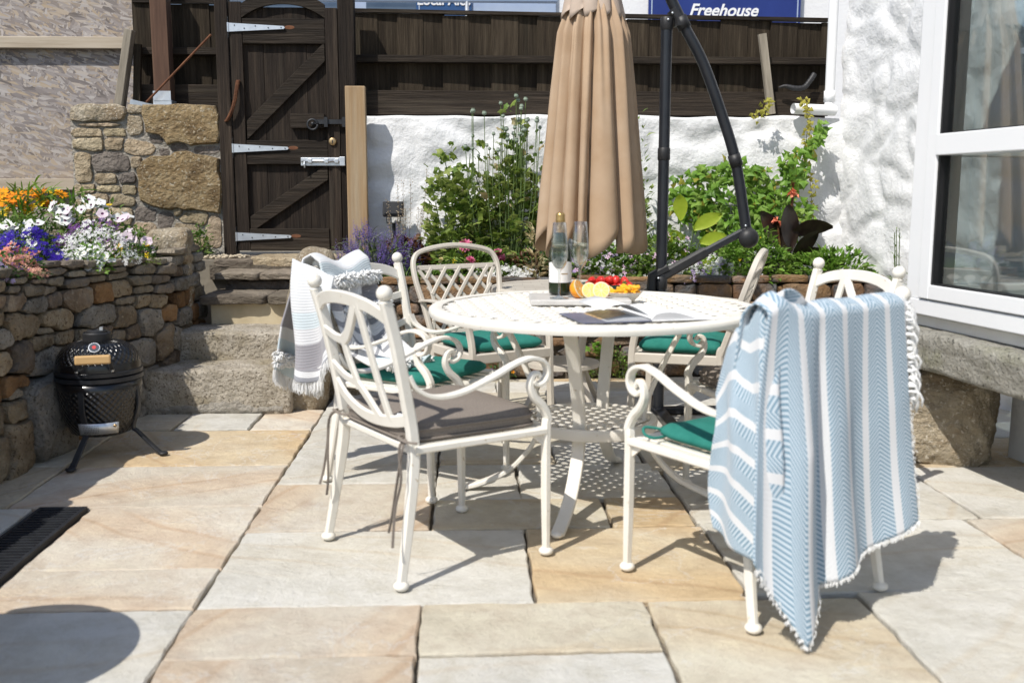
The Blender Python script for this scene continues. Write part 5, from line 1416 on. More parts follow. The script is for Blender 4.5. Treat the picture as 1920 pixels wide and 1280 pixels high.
MB().bar([(.03, 0, .74), (-.045, 0, .70), (-.05, 0, .60)], .06, .04, (0, 1, 0)).build('lower_bracket', MT['black_plastic'], ps, angle=40)
MB().bar([(.02, 0, 1.965), (.055, 0, 1.925), (.06, 0, 1.89)], .06, .045, (0, 1, 0)).build('upper_bracket', MT['black_plastic'], ps, angle=40)
MB().ball((.425, -.02, .885), .05, 20, 12, (1, .8, 1)).build('tilt_hub', MT['black_plastic'], ps, smooth=True)
for (x, z) in ((.405, .945), (.02, 1.945), (.0, 1.915), (-.02, .69)): MB().ball((x, -.032, z), .006, 8, 5).build('bolt', MT['galv'], ps, smooth=True)
CX = 1.337 - px_
def canopy(name, mat, prof, hem, valleys, amp0, amp1, flat=.85, seed=0, gather=0.0):
    rc = random.Random(seed)
    vs_ = sorted(valleys)
    nv = len(vs_)
    wts = [rc.uniform(.75, 1.12) for _ in vs_]
    hm = [rc.uniform(.7, 1.25) for _ in vs_]
    drift = [rc.uniform(-9, 9) for _ in vs_]
    sk = [rc.uniform(.6, 1.5) for _ in vs_]
    rows = []
    NT = 240
    n_ = len(prof)
    for i, (r_, z) in enumerate(prof):
        t = i / (n_ - 1)
        va = [v + drift[k] * (t - .5) for k, v in enumerate(vs_)]
        row = []
        for q in range(NT + 1):
            deg = 360 * q / NT
            k = nv - 1
            for m_ in range(nv):
                if va[m_] <= deg: k = m_
            if deg < va[0]: k = nv - 1; d0 = va[-1] - 360; d1 = va[0]
            elif k == nv - 1: d0 = va[-1]; d1 = va[0] + 360
            else: d0, d1 = va[k], va[k + 1]
            u = min(1, max(0, (deg - d0) / max(d1 - d0, 1))) ** sk[k]
            bul = max(0.0, math.sin(math.pi * u)) ** .42
            A = amp0 + (amp1 - amp0) * t
            a = math.radians(deg)
            rr = r_ * (1 - A + 1.55 * A * bul * wts[k])
            rr *= 1 + gather * (1 - t) ** 3 * math.sin(31 * a + seed) + .035 * math.sin(2 * a + seed) + .02 * noise.noise(Vector((math.cos(a) * 2, math.sin(a) * 2, t * 3 + seed)))
            zz2 = z
            if t > .8: zz2 += hem * hm[k] * ((t - .8) / .2) ** 1.2 * (u ** 1.6 - .45)
            row.append((CX + rr * math.cos(a), rr * flat * math.sin(a), zz2))
        rows.append(row)
    return MB().grid(rows).build(name, mat, ps, smooth=True, solid=.0025)
pf = []
for i in range(26):
    t = i / 25
    z = 1.99 - 1.115 * t
    r_ = .108 + .030 * min(1, t / .12) + .125 * t ** .8
    pf.append((r_, z))
canopy('canopy', MT['parasol'], pf, .15, [14, 70, 120, 168, 202, 226, 249, 263, 297, 318, 344], .22, .26, .9, 4, .07)
canopy('canopy_lining', MT['parasol'], [(r_ * .66, z + .06) for (r_, z) in pf[4:]], .12, [20, 80, 140, 190, 236, 275, 320], .2, .3, .85, 9)
canopy('valance', MT['parasol_top'], [(.03, 2.62), (.06, 2.5), (.095, 2.3), (.118, 2.1), (.130, 2.02), (.140, 1.975), (.147, 1.940), (.149, 1.925)], .05, [15, 55, 98, 140, 182, 214, 246, 276, 306, 340], .05, .12, .9, 6)
MB().lathe([(.001, 2.68), (.03, 2.67), (.035, 2.62), (.02, 2.58), (.001, 2.58)], 16, (CX, 0, 0)).build('crown', MT['black_plastic'], ps, smooth=True)
MB().tube([(CX, 0, 2.6), (CX, 0, 1.0)], .016, 10).build('canopy_stem', MT['black_paint'], ps)

# ------------------------------------------------------------------ flood light on the wall
fl = thing('flood_light', 'small black flood light mounted low on the white wall', 'lamp', (.262, 3.93, .97))
MB().box((0, 0, .03), (.135, .05, .095)).build('housing', MT['black_plastic'], fl, bevel=.006, rot=(R(-12), 0, 0))
MB().box((0, -.03, .033), (.115, .006, .075)).build('lens', MT['black_plastic'], fl, rot=(R(-12), 0, 0))
MB().bar([(-.045, .0, -.01), (-.045, .03, -.06), (.045, .03, -.06), (.045, 0, -.01)], .016, .005, (0, 1, 0)).build('bracket', MT['black_iron'], fl)
MB().tube([(0, .03, -.06), (0, .04, -.16)], .012, 8).build('stalk', MT['black_iron'], fl)
for k in range(9): MB().box((-.055 + k * .0138, .03, .03), (.004, .024, .085)).build('fin', MT['black_plastic'], fl)
# ------------------------------------------------------------------ cloths
def set_uv(me, uvs):
    lay = me.uv_layers.new(name='UVMap')
    idx = np.empty(len(me.loops), dtype=np.int32)
    me.loops.foreach_get('vertex_index', idx)
    arr = np.array(uvs, dtype=np.float32)[idx]
    lay.data.foreach_set('uv', arr.ravel())

def cloth(name, rows, uv, mat, parent, solid=.005):
    mb = MB().grid(rows)
    me = mb.mesh(name, mat, True)
    set_uv(me, [q for r_ in uv for q in r_])
    o = link_mesh(name, me, parent)
    md = o.modifiers.new('solid', 'SOLIDIFY'); md.thickness = solid; md.offset = 0
    return o

m, n, l, b = new_mat('herringbone')
uvn = n.new('ShaderNodeUVMap'); sp = n.new('ShaderNodeSeparateXYZ'); l.new(uvn.outputs[0], sp.inputs[0])
u_, v_ = sp.outputs[0], sp.outputs[1]
wob = tex_noise(n, l, uvn.outputs[0], 14, 3)
per = .086
fu = math_n(n, l, 'FRACT', math_n(n, l, 'DIVIDE', u_, per))
white = math_n(n, l, 'LESS_THAN', fu, .25)
cu_ = math_n(n, l, 'DIVIDE', math_n(n, l, 'SUBTRACT', fu, .25), .75 / 2)
tri = math_n(n, l, 'ABSOLUTE', math_n(n, l, 'SUBTRACT', math_n(n, l, 'FRACT', math_n(n, l, 'MULTIPLY', cu_, .5)), .5))
ph = math_n(n, l, 'ADD', math_n(n, l, 'DIVIDE', v_, .0112), math_n(n, l, 'MULTIPLY', tri, 5.0))
ln = math_n(n, l, 'SINE', math_n(n, l, 'MULTIPLY', ph, 6.2832))
mr = n.new('ShaderNodeMapRange'); mr.inputs[1].default_value = -.45; mr.inputs[2].default_value = .45; l.new(ln, mr.inputs[0])
blue = mixc(n, l, mr.outputs[0], (.16, .285, .385), (.57, .655, .72))
cc = mixc(n, l, white, blue, (.75, .75, .755))
fz = tex_noise(n, l, uvn.outputs[0], 900, 2)
cc = mixc(n, l, .12, cc, ramp(n, l, fz, [(.3, .35, .4), (.8, .8, .82)]))
l.new(cc, b.inputs['Base Color']); b.inputs['Roughness'].default_value = .95; b.inputs['Specular IOR Level'].default_value = .1; b.inputs['Sheen Weight'].default_value = .25
hgt = math_n(n, l, 'ADD', math_n(n, l, 'MULTIPLY', ln, .25), fz)
add_bump(n, l, b, hgt, .35, .002)
trn = n.new('ShaderNodeBsdfTranslucent'); l.new(cc, trn.inputs[0])
mxs = n.new('ShaderNodeMixShader'); mxs.inputs[0].default_value = .12
l.new(b.outputs[0], mxs.inputs[1]); l.new(trn.outputs[0], mxs.inputs[2]); l.new(mxs.outputs[0], n['Material Output'].inputs[0])
MT['herringbone'] = m
MT['fringe'] = pm('fringe', [(.76, .755, .74), (.81, .81, .80)], 40, rough=.95, spec=.1)

def lerp(a, b, t): return a + (b - a) * t
def interp(xs, ys, x):
    return float(np.interp(x, xs, ys))
ct = CH['T']
tw = thing('striped_towel', 'pale blue and white herringbone striped towel draped over the nearest right chair back', 'towel', tuple(ct.location), ct.rotation_euler[2])
NS, NV = 90, 80
rows, uv = [], []
for j in range(NV + 1):
    row, ur = [], []
    v = -.24 + 1.24 * j / NV          # below 0: inner side of the chair back
    for i in range(NS + 1):
        s = i / NS
        top = .842 + .012 * noise.noise(Vector((s * 4, 0, 1))) + .030 * math.exp(-((s - .90) / .07) ** 2) + .006 * math.exp(-((s - .1) / .1) ** 2)
        zb = interp([0, .15, .35, .52, .62, .66, .74, .815, .90, .96, 1.0], [.235, .205, .175, .15, .135, .125, .075, .015, .13, .20, .235], s)
        x = lerp(.205, -.300, s)
        if v < 0:
            t = -v / .24
            y = -.262 + .035 * min(1, t * 5) + .03 * t
            z = top - max(0, (t - .06)) * .22
            if t < .2: y = lerp(-.272, -.225, (t / .2)); z = top - .03 * (t / .2) ** 2
        else:
            z = lerp(top, zb, v)
            roll = min(1, v / .04)
            y = -.272 - .038 * math.sin(roll * math.pi / 2)
            x += .045 * v * (1 - s) ** 1.4
            # gravity folds: deep pleat towards the left post, soft ones elsewhere
            a = min(1, v * 2.2)
            y -= a * (.045 * math.exp(-((s - .80) / .085) ** 2) - .028 * math.exp(-((s - .655) / .035) ** 2) + .020 * math.exp(-((s - .50) / .10) ** 2))
            y -= a * .012 * math.sin(s * 11 + 1.2 * v) + .012 * v * noise.noise(Vector((s * 5, v * 2, 3)))
            y -= .035 * v * v
            x += a * .012 * math.exp(-((s - .66) / .05) ** 2) - .055 * v * max(0, s - .6) / .4
            # outer corner swings out towards the bottom
            k = math.exp(-((s - .83) / .10) ** 2) * v * v
            y -= .025 * k
        row.append((x, y, z)); ur.append((s * .535 + .012 + .018 * max(0, v), (1 - v) * .62))
    rows.append(row); uv.append(ur)
main_rows = rows
cloth('front_fall', rows, uv, MT['herringbone'], tw)
rows, uv = [], []
NS2, NV2 = 60, 60
for j in range(-10, NV2 + 1):
    v = max(0, j / NV2); fl_ = max(0, -j / 10)
    row, ur = [], []
    for i in range(NS2 + 1):
        s = i / NS2
        top = interp([0, .15, .3, .42, .52, .7, .85, 1.0], [.875, .84, .79, .775, .775, .72, .66, .60], s)
        zb = interp([0, .3, .5, .7, 1], [.22, .20, .215, .225, .245], s)
        z = lerp(top, zb, v)
        y = lerp(-.292 - .05 * min(1, v * 1.6), -.115, s) - .015 * v * s
        x = -.285 + .02 * v * s + .05 * max(0, 1 - s / .12) - .035 * min(1, v * 3) * (.5 + .5 * math.sin(s * 11 + 1.5)) * (.35 + .65 * (1 - abs(v - .4)))
        y += .018 * math.sin(v * 5 + s * 4) * s
        x += .085 * fl_; z -= .035 * fl_ * fl_; z += .006 * math.sin(fl_ * 3.14); v_u = j / NV2
        row.append((x, y, z)); ur.append((v_u * .52 + .14 + s * .16 + .03, s * .40 + .1 * v))
    rows.append(row); uv.append(ur)
cloth('side_fall', rows, uv, MT['herringbone'], tw)
# twisted tassels
def tassels(mb, pts, dirs, ln, rad, rr, n_str=5, spread=.4):
    for p, d in zip(pts, dirs):
        for k in range(n_str):
            q = Vector(p) + Vector((rr.uniform(-.006, .006), rr.uniform(-.006, .006), rr.uniform(-.004, .004)))
            L = ln * rr.uniform(.7, 1.15)
            dd = (Vector(d) + Vector((rr.uniform(-spread, spread), rr.uniform(-spread, spread), rr.uniform(-spread, spread)))).normalized()
            a = q + dd * L * .35; bq = q + dd * L * .55 + Vector((0, 0, -L * .3)); c = bq + Vector((rr.uniform(-.3, .3) * L * .4, rr.uniform(-.3, .3) * L * .4, -L * .35))
            mb.tube([q, a, bq, c], rad, 5, radii=[rad, rad * 1.1, rad, rad * .6])
r6 = random.Random(11)
tm = MB()
pts = [Vector(main_rows[j][0]) for j in range(19, 46, 2)]
tassels(tm, pts, [(1, -.25, -.1)] * len(pts), .055, .0035, r6, 6, .45)
pts = [Vector(main_rows[j][0]) for j in range(2, 19, 2)]
tassels(tm, pts, [(1, -.1, -.3)] * len(pts), .05, .0035, r6, 5, .45)
tag(tm.build('fringe', MT['fringe'], tw, smooth=True), kind='stuff')
tm = MB()
pts = [Vector(main_rows[NV][i]) for i in range(0, NS - 1, 1)]
tassels(tm, pts, [(0, -.3, -1)] * len(pts), .009, .0010, r6, 9, .9)
pts = [Vector(main_rows[j][0]) for j in range(46, NV, 1)]
tassels(tm, pts, [(1, -.2, -.6)] * len(pts), .008, .0010, r6, 7, .9)
tag(tm.build('hem_fuzz', MT['fringe'], tw), kind='stuff')

# ---- blanket on the left chair
m, n, l, b = new_mat('blanket_weave')
uvn = n.new('ShaderNodeUVMap'); sp = n.new('ShaderNodeSeparateXYZ'); l.new(uvn.outputs[0], sp.inputs[0])
r_ = n.new('ShaderNodeValToRGB'); r_.color_ramp.interpolation = 'CONSTANT'
stops = [(0, (.52, .62, .66)), (.045, (.70, .70, .70)), (.09, (.52, .62, .66)), (.14, (.69, .69, .69)), (.19, (.24, .225, .245)), (.335, (.68, .68, .69)), (.40, (.56, .66, .69)), (.435, (.69, .70, .71)), (.56, (.60, .68, .71)), (.60, (.70, .70, .71)), (.64, (.25, .235, .255)), (.70, (.70, .70, .7)), (.72, (.22, .225, .25)), (.735, (.70, .70, .7)), (.765, (.22, .225, .25)), (.78, (.7, .7, .7)), (.81, (.22, .225, .25)), (.825, (.70, .70, .7)), (.93, (.54, .64, .67))]
e = r_.color_ramp.elements
e[0].position, e[0].color = 0, (*stops[0][1], 1); e[1].position, e[1].color = stops[1][0], (*stops[1][1], 1)
for p_, c_ in stops[2:]:
    q = e.new(p_); q.color = (*c_, 1)
l.new(sp.outputs[1], r_.inputs[0])
rib = math_n(n, l, 'SINE', math_n(n, l, 'MULTIPLY', sp.outputs[1], 900))
rb = n.new('ShaderNodeMapRange'); rb.inputs[1].default_value = .2; rb.inputs[2].default_value = .9; rb.inputs[4].default_value = .22; l.new(rib, rb.inputs[0])
fz = tex_noise(n, l, uvn.outputs[0], 700, 2)
cc = mixc(n, l, rb.outputs[0], r_.outputs[0], (.36, .40, .44))
cc = mixc(n, l, .14, cc, ramp(n, l, fz, [(.2, .2, .22), (.85, .85, .85)]))
l.new(cc, b.inputs['Base Color']); b.inputs['Roughness'].default_value = .95; b.inputs['Specular IOR Level'].default_value = .1; b.inputs['Sheen Weight'].default_value = .25
add_bump(n, l, b, math_n(n, l, 'ADD', math_n(n, l, 'MULTIPLY', rib, .6), fz), .4, .002)
MT['blanket'] = m
cb = CH['B']
bkt = thing('tasselled_blanket', 'white grey and pale blue striped blanket with white tufts over the left chair', 'blanket', tuple(cb.location), cb.rotation_euler[2])
NS, NV = 50, 90
rows, uv = [], []
for j in range(NV + 1):
    v = j / NV
    row, ur = [], []
    for i in range(NS + 1):
        s = i / NS
        x = lerp(.285, .01, s)
        path_y = interp([0, .2, .40, .455, .50, .56, .70, .80, .9, 1], [-.47, -.43, -.345, -.31, -.27, -.225, -.19, -.13, -.04, .06], v)
        path_z = interp([0, .2, .40, .455, .50, .56, .70, .80, .9, 1], [.42, .60, .80, .845, .862, .835, .66, .52, .475, .465], v)
        w = math.sin(v * math.pi)
        path_y += .025 * math.sin(s * 9 + 2) * (.5 - v if v < .5 else .0) * 2 + (.02 * math.sin(s * 14 + v * 9) if v > .6 else 0)
        path_z += .018 * math.sin(s * 7 + 1) * (1 if v > .45 else .3) + (.02 * math.sin(s * 17 + v * 13) if v > .7 else 0)
        if v < .45: path_z -= .12 * s * (.45 - v) * 2; path_y -= .03 * (1 - s) * (.45 - v) * 2
        if v > .56: x -= .10 * (v - .56) * (1 - .2 * s)
        row.append((x, path_y, path_z)); ur.append((s * .3, v))
    rows.append(row); uv.append(ur)
brow = rows
cloth('throw', rows, uv, MT['blanket'], bkt, .008)
# corner hanging on the near side of the post
rows, uv = [], []
for j in range(51):
    v = j / 50
    row, ur = [], []
    for i in range(31):
        s = i / 30
        zt = lerp(.86, .80, s); zb = lerp(.41, .50, s) - .05 * math.sin(s * 3.14)
        z = lerp(zt, zb, v)
        y = lerp(-.335, -.13, s) + .03 * v * (1 - s) - .02
        x = .285 + .02 * math.sin(s * 8 + .6) * (.3 + v) + .035 * v + .012 * math.sin(v * 6)
        row.append((x, y, z)); ur.append((s * .2, .435 + .29 * v + .03 * s if v < .9 else .70 + .4 * (v - .9)))
    rows.append(row); uv.append(ur)
crow = rows
cloth('corner', rows, uv, MT['blanket'], bkt, .008)
def tuft_row(a, b_, n_, ln, k):
    mb = MB()
    for i in range(n_):
        p = Vector(a).lerp(Vector(b_), i / max(1, n_ - 1))
        for q in range(k):
            d = Vector((r6.uniform(-1, 1), r6.uniform(-1, 1), r6.uniform(-1, .8))).normalized()
            st = p + d * .008
            en = st + d * ln * r6.uniform(.5, .9) + Vector((0, 0, -ln * .2))
            mb.tube([st, st.lerp(en, .5) + Vector((r6.uniform(-.004, .004), r6.uniform(-.004, .004), .003)), en], .003, 5, radii=[.0026, .0034, .002])
    return tag(mb.build('tufts', MT['fringe'], bkt, smooth=True), kind='stuff')
tuft_row(brow[6][0], brow[6][NS // 2], 26, .020, 26)
tuft_row(brow[3][2], brow[7][NS // 2], 20, .020, 22)
tuft_row(Vector(brow[55][10]) + Vector((0, .01, 0)), Vector(brow[55][NS]) + Vector((0, .01, 0)), 10, .030, 60)
tuft_row(Vector(brow[63][14]) + Vector((0, .02, 0)), Vector(brow[63][NS]) + Vector((0, .02, 0)), 9, .030, 55)
tuft_row(brow[NV][0], brow[NV][NS], 16, .025, 22)
fr_ = MB()
tassels(fr_, [Vector(brow[0][i]) for i in range(0, NS + 1, 1)], [(0, -.2, -1)] * (NS + 1), .045, .0014, r6, 6, .25)
tassels(fr_, [Vector(crow[50][i]) for i in range(0, 31, 1)], [(0, -.1, -1)] * 31, .035, .0014, r6, 6, .25)
tag(fr_.build('fringe', MT['fringe'], bkt), kind='stuff')
# ------------------------------------------------------------------ plants
def leafm(name, c1, c2, c3=None, trans=.36, rough=.5):
    if trans > .3: c1, c2, c3 = [tuple(min(.5, x * 1.28) if trans < .4 else x for x in c) if c else None for c in (c1, c2, c3)]
    return pm(name, [c1, c2] + ([c3] if c3 else []), 9, 3, rough=rough, trans=trans, spec=.35, rnd=False, lo=.35, hi=.65)
LM = {
    'mid': leafm('leaf_mid', (.045, .095, .014), (.10, .17, .028), (.17, .24, .055)),
    'dark': leafm('leaf_dark', (.018, .05, .010), (.045, .10, .018), (.08, .14, .03)),
    'bright': leafm('leaf_bright', (.07, .15, .018), (.13, .25, .03), (.20, .30, .06)),
    'mallow': leafm('leaf_mallow', (.085, .13, .022), (.17, .23, .045), (.27, .31, .10)),
    'lime': leafm('leaf_lime', (.34, .46, .03), (.46, .56, .06), None, .45),
    'bronze': leafm('leaf_bronze', (.035, .014, .010), (.10, .042, .020), (.15, .085, .025)),
    'grey': leafm('leaf_grey', (.09, .11, .075), (.17, .19, .13)),
    'dry': leafm('leaf_dry', (.30, .21, .10), (.48, .38, .22)),
    'canna': leafm('leaf_canna', (.014, .010, .010), (.035, .022, .018), (.05, .04, .025), .12, .35),
    'moss': leafm('leaf_moss', (.04, .07, .010), (.10, .13, .02)),
    'yellowing': leafm('leaf_yellowing', (.22, .22, .03), (.36, .32, .06)),
}
def petal(name, c1, c2): return pm(name, [c1, c2], 12, 2, rough=.7, trans=.25, spec=.2, rnd=False)
PM_ = {'white': petal('petal_white', (.72, .72, .70), (.80, .80, .78)), 'blush': petal('petal_blush', (.66, .52, .60), (.80, .74, .77)), 'purple': petal('petal_purple', (.14, .04, .22), (.26, .10, .34)),
       'lilac': petal('petal_lilac', (.40, .30, .55), (.58, .48, .68)), 'blue': petal('petal_blue', (.035, .015, .30), (.07, .03, .45)), 'lavender': petal('petal_lavender', (.14, .10, .32), (.26, .2, .46)),
       'salmon': petal('petal_salmon', (.74, .25, .16), (.80, .48, .36)), 'orange': petal('petal_orange', (.78, .20, .008), (.85, .36, .012)), 'yellow': petal('petal_yellow', (.80, .52, .01), (.85, .62, .03)), 'cream': petal('petal_cream', (.78, .68, .36), (.8, .74, .5)),
       'pink': petal('petal_pink', (.68, .12, .28), (.76, .28, .42)), 'palepink': petal('petal_palepink', (.64, .38, .56), (.76, .60, .72)), 'coral': petal('petal_coral', (.78, .19, .10), (.82, .34, .22)), 'red': petal('petal_red', (.55, .008, .012), (.68, .02, .02)),
       'centre': petal('flower_centre', (.30, .10, .02), (.5, .25, .02)), 'dark': petal('flower_throat', (.12, .03, .10), (.2, .06, .16)), 'pod': petal('seed_pod', (.26, .33, .26), (.38, .45, .36)), 'fluff': petal('seed_fluff', (.42, .33, .22), (.60, .50, .36))}
ST = pm('stem_green', [(.06, .10, .025), (.11, .16, .05)], 10, rough=.7)
STB = pm('stem_brown', [(.07, .045, .025), (.13, .09, .05)], 10, rough=.8)

def frame(d, rr):
    d = d.normalized()
    u = d.orthogonal().normalized()
    a = rr.uniform(0, 6.283)
    u = Matrix.Rotation(a, 3, d) @ u
    return u, d.cross(u)

def add_leaf(mb, p, d, L, W, rr, kind='oval', up=Vector((0, 0, 1))):
    d = d.normalized()
    s = d.cross(up)
    if s.length < .05: s = d.orthogonal()
    s = (Matrix.Rotation(rr.uniform(-.7, .7), 3, d) @ s).normalized()
    nn = s.cross(d)
    if kind == 'oval':
        m_ = p + d * L * .5 - nn * L * .02
        t = p + d * L - nn * L * rr.uniform(.05, .25)
        a, b_ = p + d * L * .42 + s * W * .5 + nn * W * .16, p + d * L * .42 - s * W * .5 + nn * W * .16
        mb.add([p, a, m_, b_, t], [(0, 1, 2), (0, 2, 3), (1, 4, 2), (2, 4, 3)])
    elif kind == 'strap':
        q = []
        for i in range(4):
            t = i / 3
            c = p + d * L * t - Vector((0, 0, 1)) * L * .35 * t * t
            w = W * (.6, 1, .8, .08)[i] * .5
            q += [c - s * w, c + s * w]
        mb.add(q, [(0, 1, 3, 2), (2, 3, 5, 4), (4, 5, 7, 6)])
    elif kind == 'lobed':
        c = p + d * L * .45
        vs = [c + nn * L * .05]
        K = 10
        for k in range(K):
            a = 2 * math.pi * k / K + .31
            r_ = (.58 if k % 2 == 0 else .38) * L * rr.uniform(.9, 1.1)
            vs.append(c + d * math.cos(a) * r_ + s * math.sin(a) * r_ * W / L - nn * (.08 * L * (k % 2 == 0)))
        mb.add(vs, [(0, 1 + k, 1 + (k + 1) % K) for k in range(K)])
    elif kind == 'ivy':
        vs = [p, p + s * W * .55 + d * L * .1, p + s * W * .32 + d * L * .42, p + d * L - nn * L * .12, p - s * W * .32 + d * L * .42, p - s * W * .55 + d * L * .1, p + d * L * .35 + nn * L * .06]
        mb.add(vs, [(0, 1, 6), (1, 2, 6), (2, 3, 6), (3, 4, 6), (4, 5, 6), (5, 0, 6)])

def add_flower(mb, p, d, r_, rr, kind, mc=None):
    u, w = frame(d, rr)
    d = d.normalized()
    if kind == 'disc5' or kind == 'tiny':
        K = 5 if kind == 'disc5' else 4
        vs = [p]
        for k in range(K):
            a = 2 * math.pi * k / K
            for da, rk in ((-.42, .72), (0, 1.0), (.42, .72)):
                vs.append(p + (u * math.cos(a + da) + w * math.sin(a + da)) * r_ * rk + d * r_ * (.22 if rk < 1 else .12))
        fs = []
        for k in range(K): fs += [(0, 1 + 3 * k, 2 + 3 * k), (0, 2 + 3 * k, 3 + 3 * k)]
        mb.add(vs, fs)
        if mc is not None and kind == 'disc5':
            vs = [p + d * r_ * .12] + [p + (u * math.cos(k * 1.256) + w * math.sin(k * 1.256)) * r_ * .2 + d * r_ * .10 for k in range(5)]
            mc.add(vs, [(0, 1 + k, 1 + (k + 1) % 5) for k in range(5)])
    elif kind == 'trumpet':
        K = 15
        r0, r1, r2 = [], [], []
        vs = [p - d * r_ * .75]
        for k in range(K):
            a = 2 * math.pi * k / K
            e = u * math.cos(a) + w * math.sin(a)
            wv = 1 + .10 * math.cos(5 * a)
            vs.append(p + e * r_ * .24 - d * r_ * .12)
        for k in range(K):
            a = 2 * math.pi * k / K
            e = u * math.cos(a) + w * math.sin(a)
            vs.append(p + e * r_ * (.95 + .10 * math.cos(5 * a)) + d * r_ * .06 * math.cos(5 * a))
        fs = [(1 + k, 1 + (k + 1) % K, 1 + K + (k + 1) % K, 1 + K + k) for k in range(K)]
        mb.add(vs, fs)
        if mc is not None:
            mc.add([p - d * r_ * .3] + vs[1:1 + K], [(0, 1 + k, 1 + (k + 1) % K) for k in range(K)])
    elif kind == 'daisy':
        K = 13
        vs, fs = [], []
        for k in range(K):
            a = 2 * math.pi * k / K
            e = u * math.cos(a) + w * math.sin(a); t = -u * math.sin(a) + w * math.cos(a)
            b0 = len(vs)
            lift = d * r_ * rr.uniform(-.05, .2)
            vs += [p + e * r_ * .15, p + e * r_ * .6 + t * r_ * .17 + lift * .6, p + e * r_ + lift, p + e * r_ * .6 - t * r_ * .17 + lift * .6]
            fs.append((b0, b0 + 1, b0 + 2, b0 + 3))
        mb.add(vs, fs)
        if mc is not None:
            vs = [p + d * r_ * .16] + [p + (u * math.cos(k * .785) + w * math.sin(k * .785)) * r_ * .24 + d * r_ * .06 for k in range(8)]
            mc.add(vs, [(0, 1 + k, 1 + (k + 1) % 8) for k in range(8)])
    elif kind == 'pompon':
        for lay in range(5):
            el = .15 + lay * .3
            K = 12 - lay
            for k in range(K):
                a = 2 * math.pi * k / K + lay * .4
                e = (u * math.cos(a) + w * math.sin(a)) * math.cos(el) + d * math.sin(el)
                t = -u * math.sin(a) + w * math.cos(a)
                mb.add([p, p + e * r_ * .7 + t * r_ * .18, p + e * r_, p + e * r_ * .7 - t * r_ * .18], [(0, 1, 2, 3)])
    elif kind == 'spike':
        Ls = r_
        for k in range(16):
            t = k / 15
            a = k * 2.4
            e = (u * math.cos(a) + w * math.sin(a))
            c = p + d * Ls * t
            q = Ls * .13 * (1 - .6 * t)
            up_ = d * q * .9
            tt = e.cross(d) * q * .45
            mb.add([c, c + e * q + tt, c + e * q * 1.3 + up_, c + e * q - tt], [(0, 1, 2, 3)])
    elif kind == 'pod':
        b0 = len(mb.v)
        mb.lathe([(.0008, 0), (r_ * .75, r_ * .35), (r_, r_ * .9), (r_ * .8, r_ * 1.5), (r_ * .4, r_ * 1.7), (r_ * .9, r_ * 1.85), (.0008, r_ * 1.95)], 9, p)

def dome_pt(rr, rx, ry, h, shell=.55):
    while True:
        v = Vector((rr.uniform(-1, 1), rr.uniform(-1, 1), rr.uniform(0, 1)))
        if v.length <= 1: break
    L = v.length
    if L > 1e-3 and rr.random() < shell: v = v / L * rr.uniform(.72, 1.0)
    return Vector((v.x * rx, v.y * ry, v.z * h)), v

def plant(name, label, loc, rx, ry, h, leaves, flowers=(), stems=0, seed=0, cat='plant', stem_mat=None, z0=0.0, droop=0.0, parts_leaf=False, bump=.18):
    rr = random.Random(seed * 31 + 5)
    t = thing(name, label, cat, loc)
    def shape(v):
        # uneven outline
        k = 1 + bump * noise.noise(Vector((v.x * 2.2 + seed, v.y * 2.2, v.z * 2.2)))* 2
        return k
    if stems:
        sm = MB()
        for i in range(stems):
            p, v = dome_pt(rr, rx, ry, h, 1)
            p *= shape(v)
            b0 = Vector((p.x * .25, p.y * .25, -.02))
            mid = b0.lerp(p, .55) + Vector((rr.uniform(-.02, .02), rr.uniform(-.02, .02), .06 * h))
            sm.tube(catmull([b0, mid, p], 4), .003, 5, radii=None)
        tag(sm.build('stems', stem_mat or ST, t), kind='stuff')
    for (kind, L, W, cnt, mat) in leaves:
        mb = MB()
        for i in range(cnt):
            p, v = dome_pt(rr, rx, ry, h)
            p = p * shape(v) + Vector((0, 0, z0))
            d = Vector((v.x, v.y, v.z * .7 + .1)) + Vector((rr.uniform(-.8, .8), rr.uniform(-.8, .8), rr.uniform(-.5, .6)))
            if d.length < .1: d = Vector((0, 0, 1))
            if droop: d.z -= droop
            k = rr.uniform(.6, 1.2)
            add_leaf(mb, p, d, L * k, W * k, rr, kind)
        tag(mb.build('foliage', LM[mat], t, smooth=False), kind='stuff')
    for f in flowers:
        kind, r_, cnt, mat = f[:4]
        zlo, zhi = f[4] if len(f) > 4 else (.3, 1.0)
        cm = f[5] if len(f) > 5 else None
        clump = f[6] if len(f) > 6 else 1
        mb, mc = MB(), MB()
        for i in range(cnt):
            for _ in range(60):
                p, v = dome_pt(rr, rx, ry, h, 1)
                if zlo <= v.z <= zhi and v.y < .55: break
            p = p * shape(v) * 1.03 + Vector((0, 0, z0))
            d = Vector((v.x * .6 - .15, v.y * .6 - .55, v.z * .5 + .45)) + Vector((rr.uniform(-.4, .4), rr.uniform(-.4, .4), rr.uniform(-.3, .3)))
            if kind == 'spike': d = Vector((rr.uniform(-.35, .35), rr.uniform(-.35, .35), 1)) + Vector((v.x, v.y, 0)) * .4
            for c in range(clump):
                q = p if clump == 1 else p + Vector((rr.uniform(-1, 1), rr.uniform(-1, 1), rr.uniform(-.6, .8))) * r_ * 2.0
                add_flower(mb, q, d if clump == 1 else d + Vector((rr.uniform(-.5, .5), rr.uniform(-.5, .5), rr.uniform(-.3, .4))), r_ * rr.uniform(.8, 1.15), rr, kind, mc if cm else None)
        tag(mb.build('blossoms', PM_[mat], t), kind='stuff')
        if cm and mc.v: tag(mc.build('flower_centres', PM_[cm], t), kind='stuff')
    return t

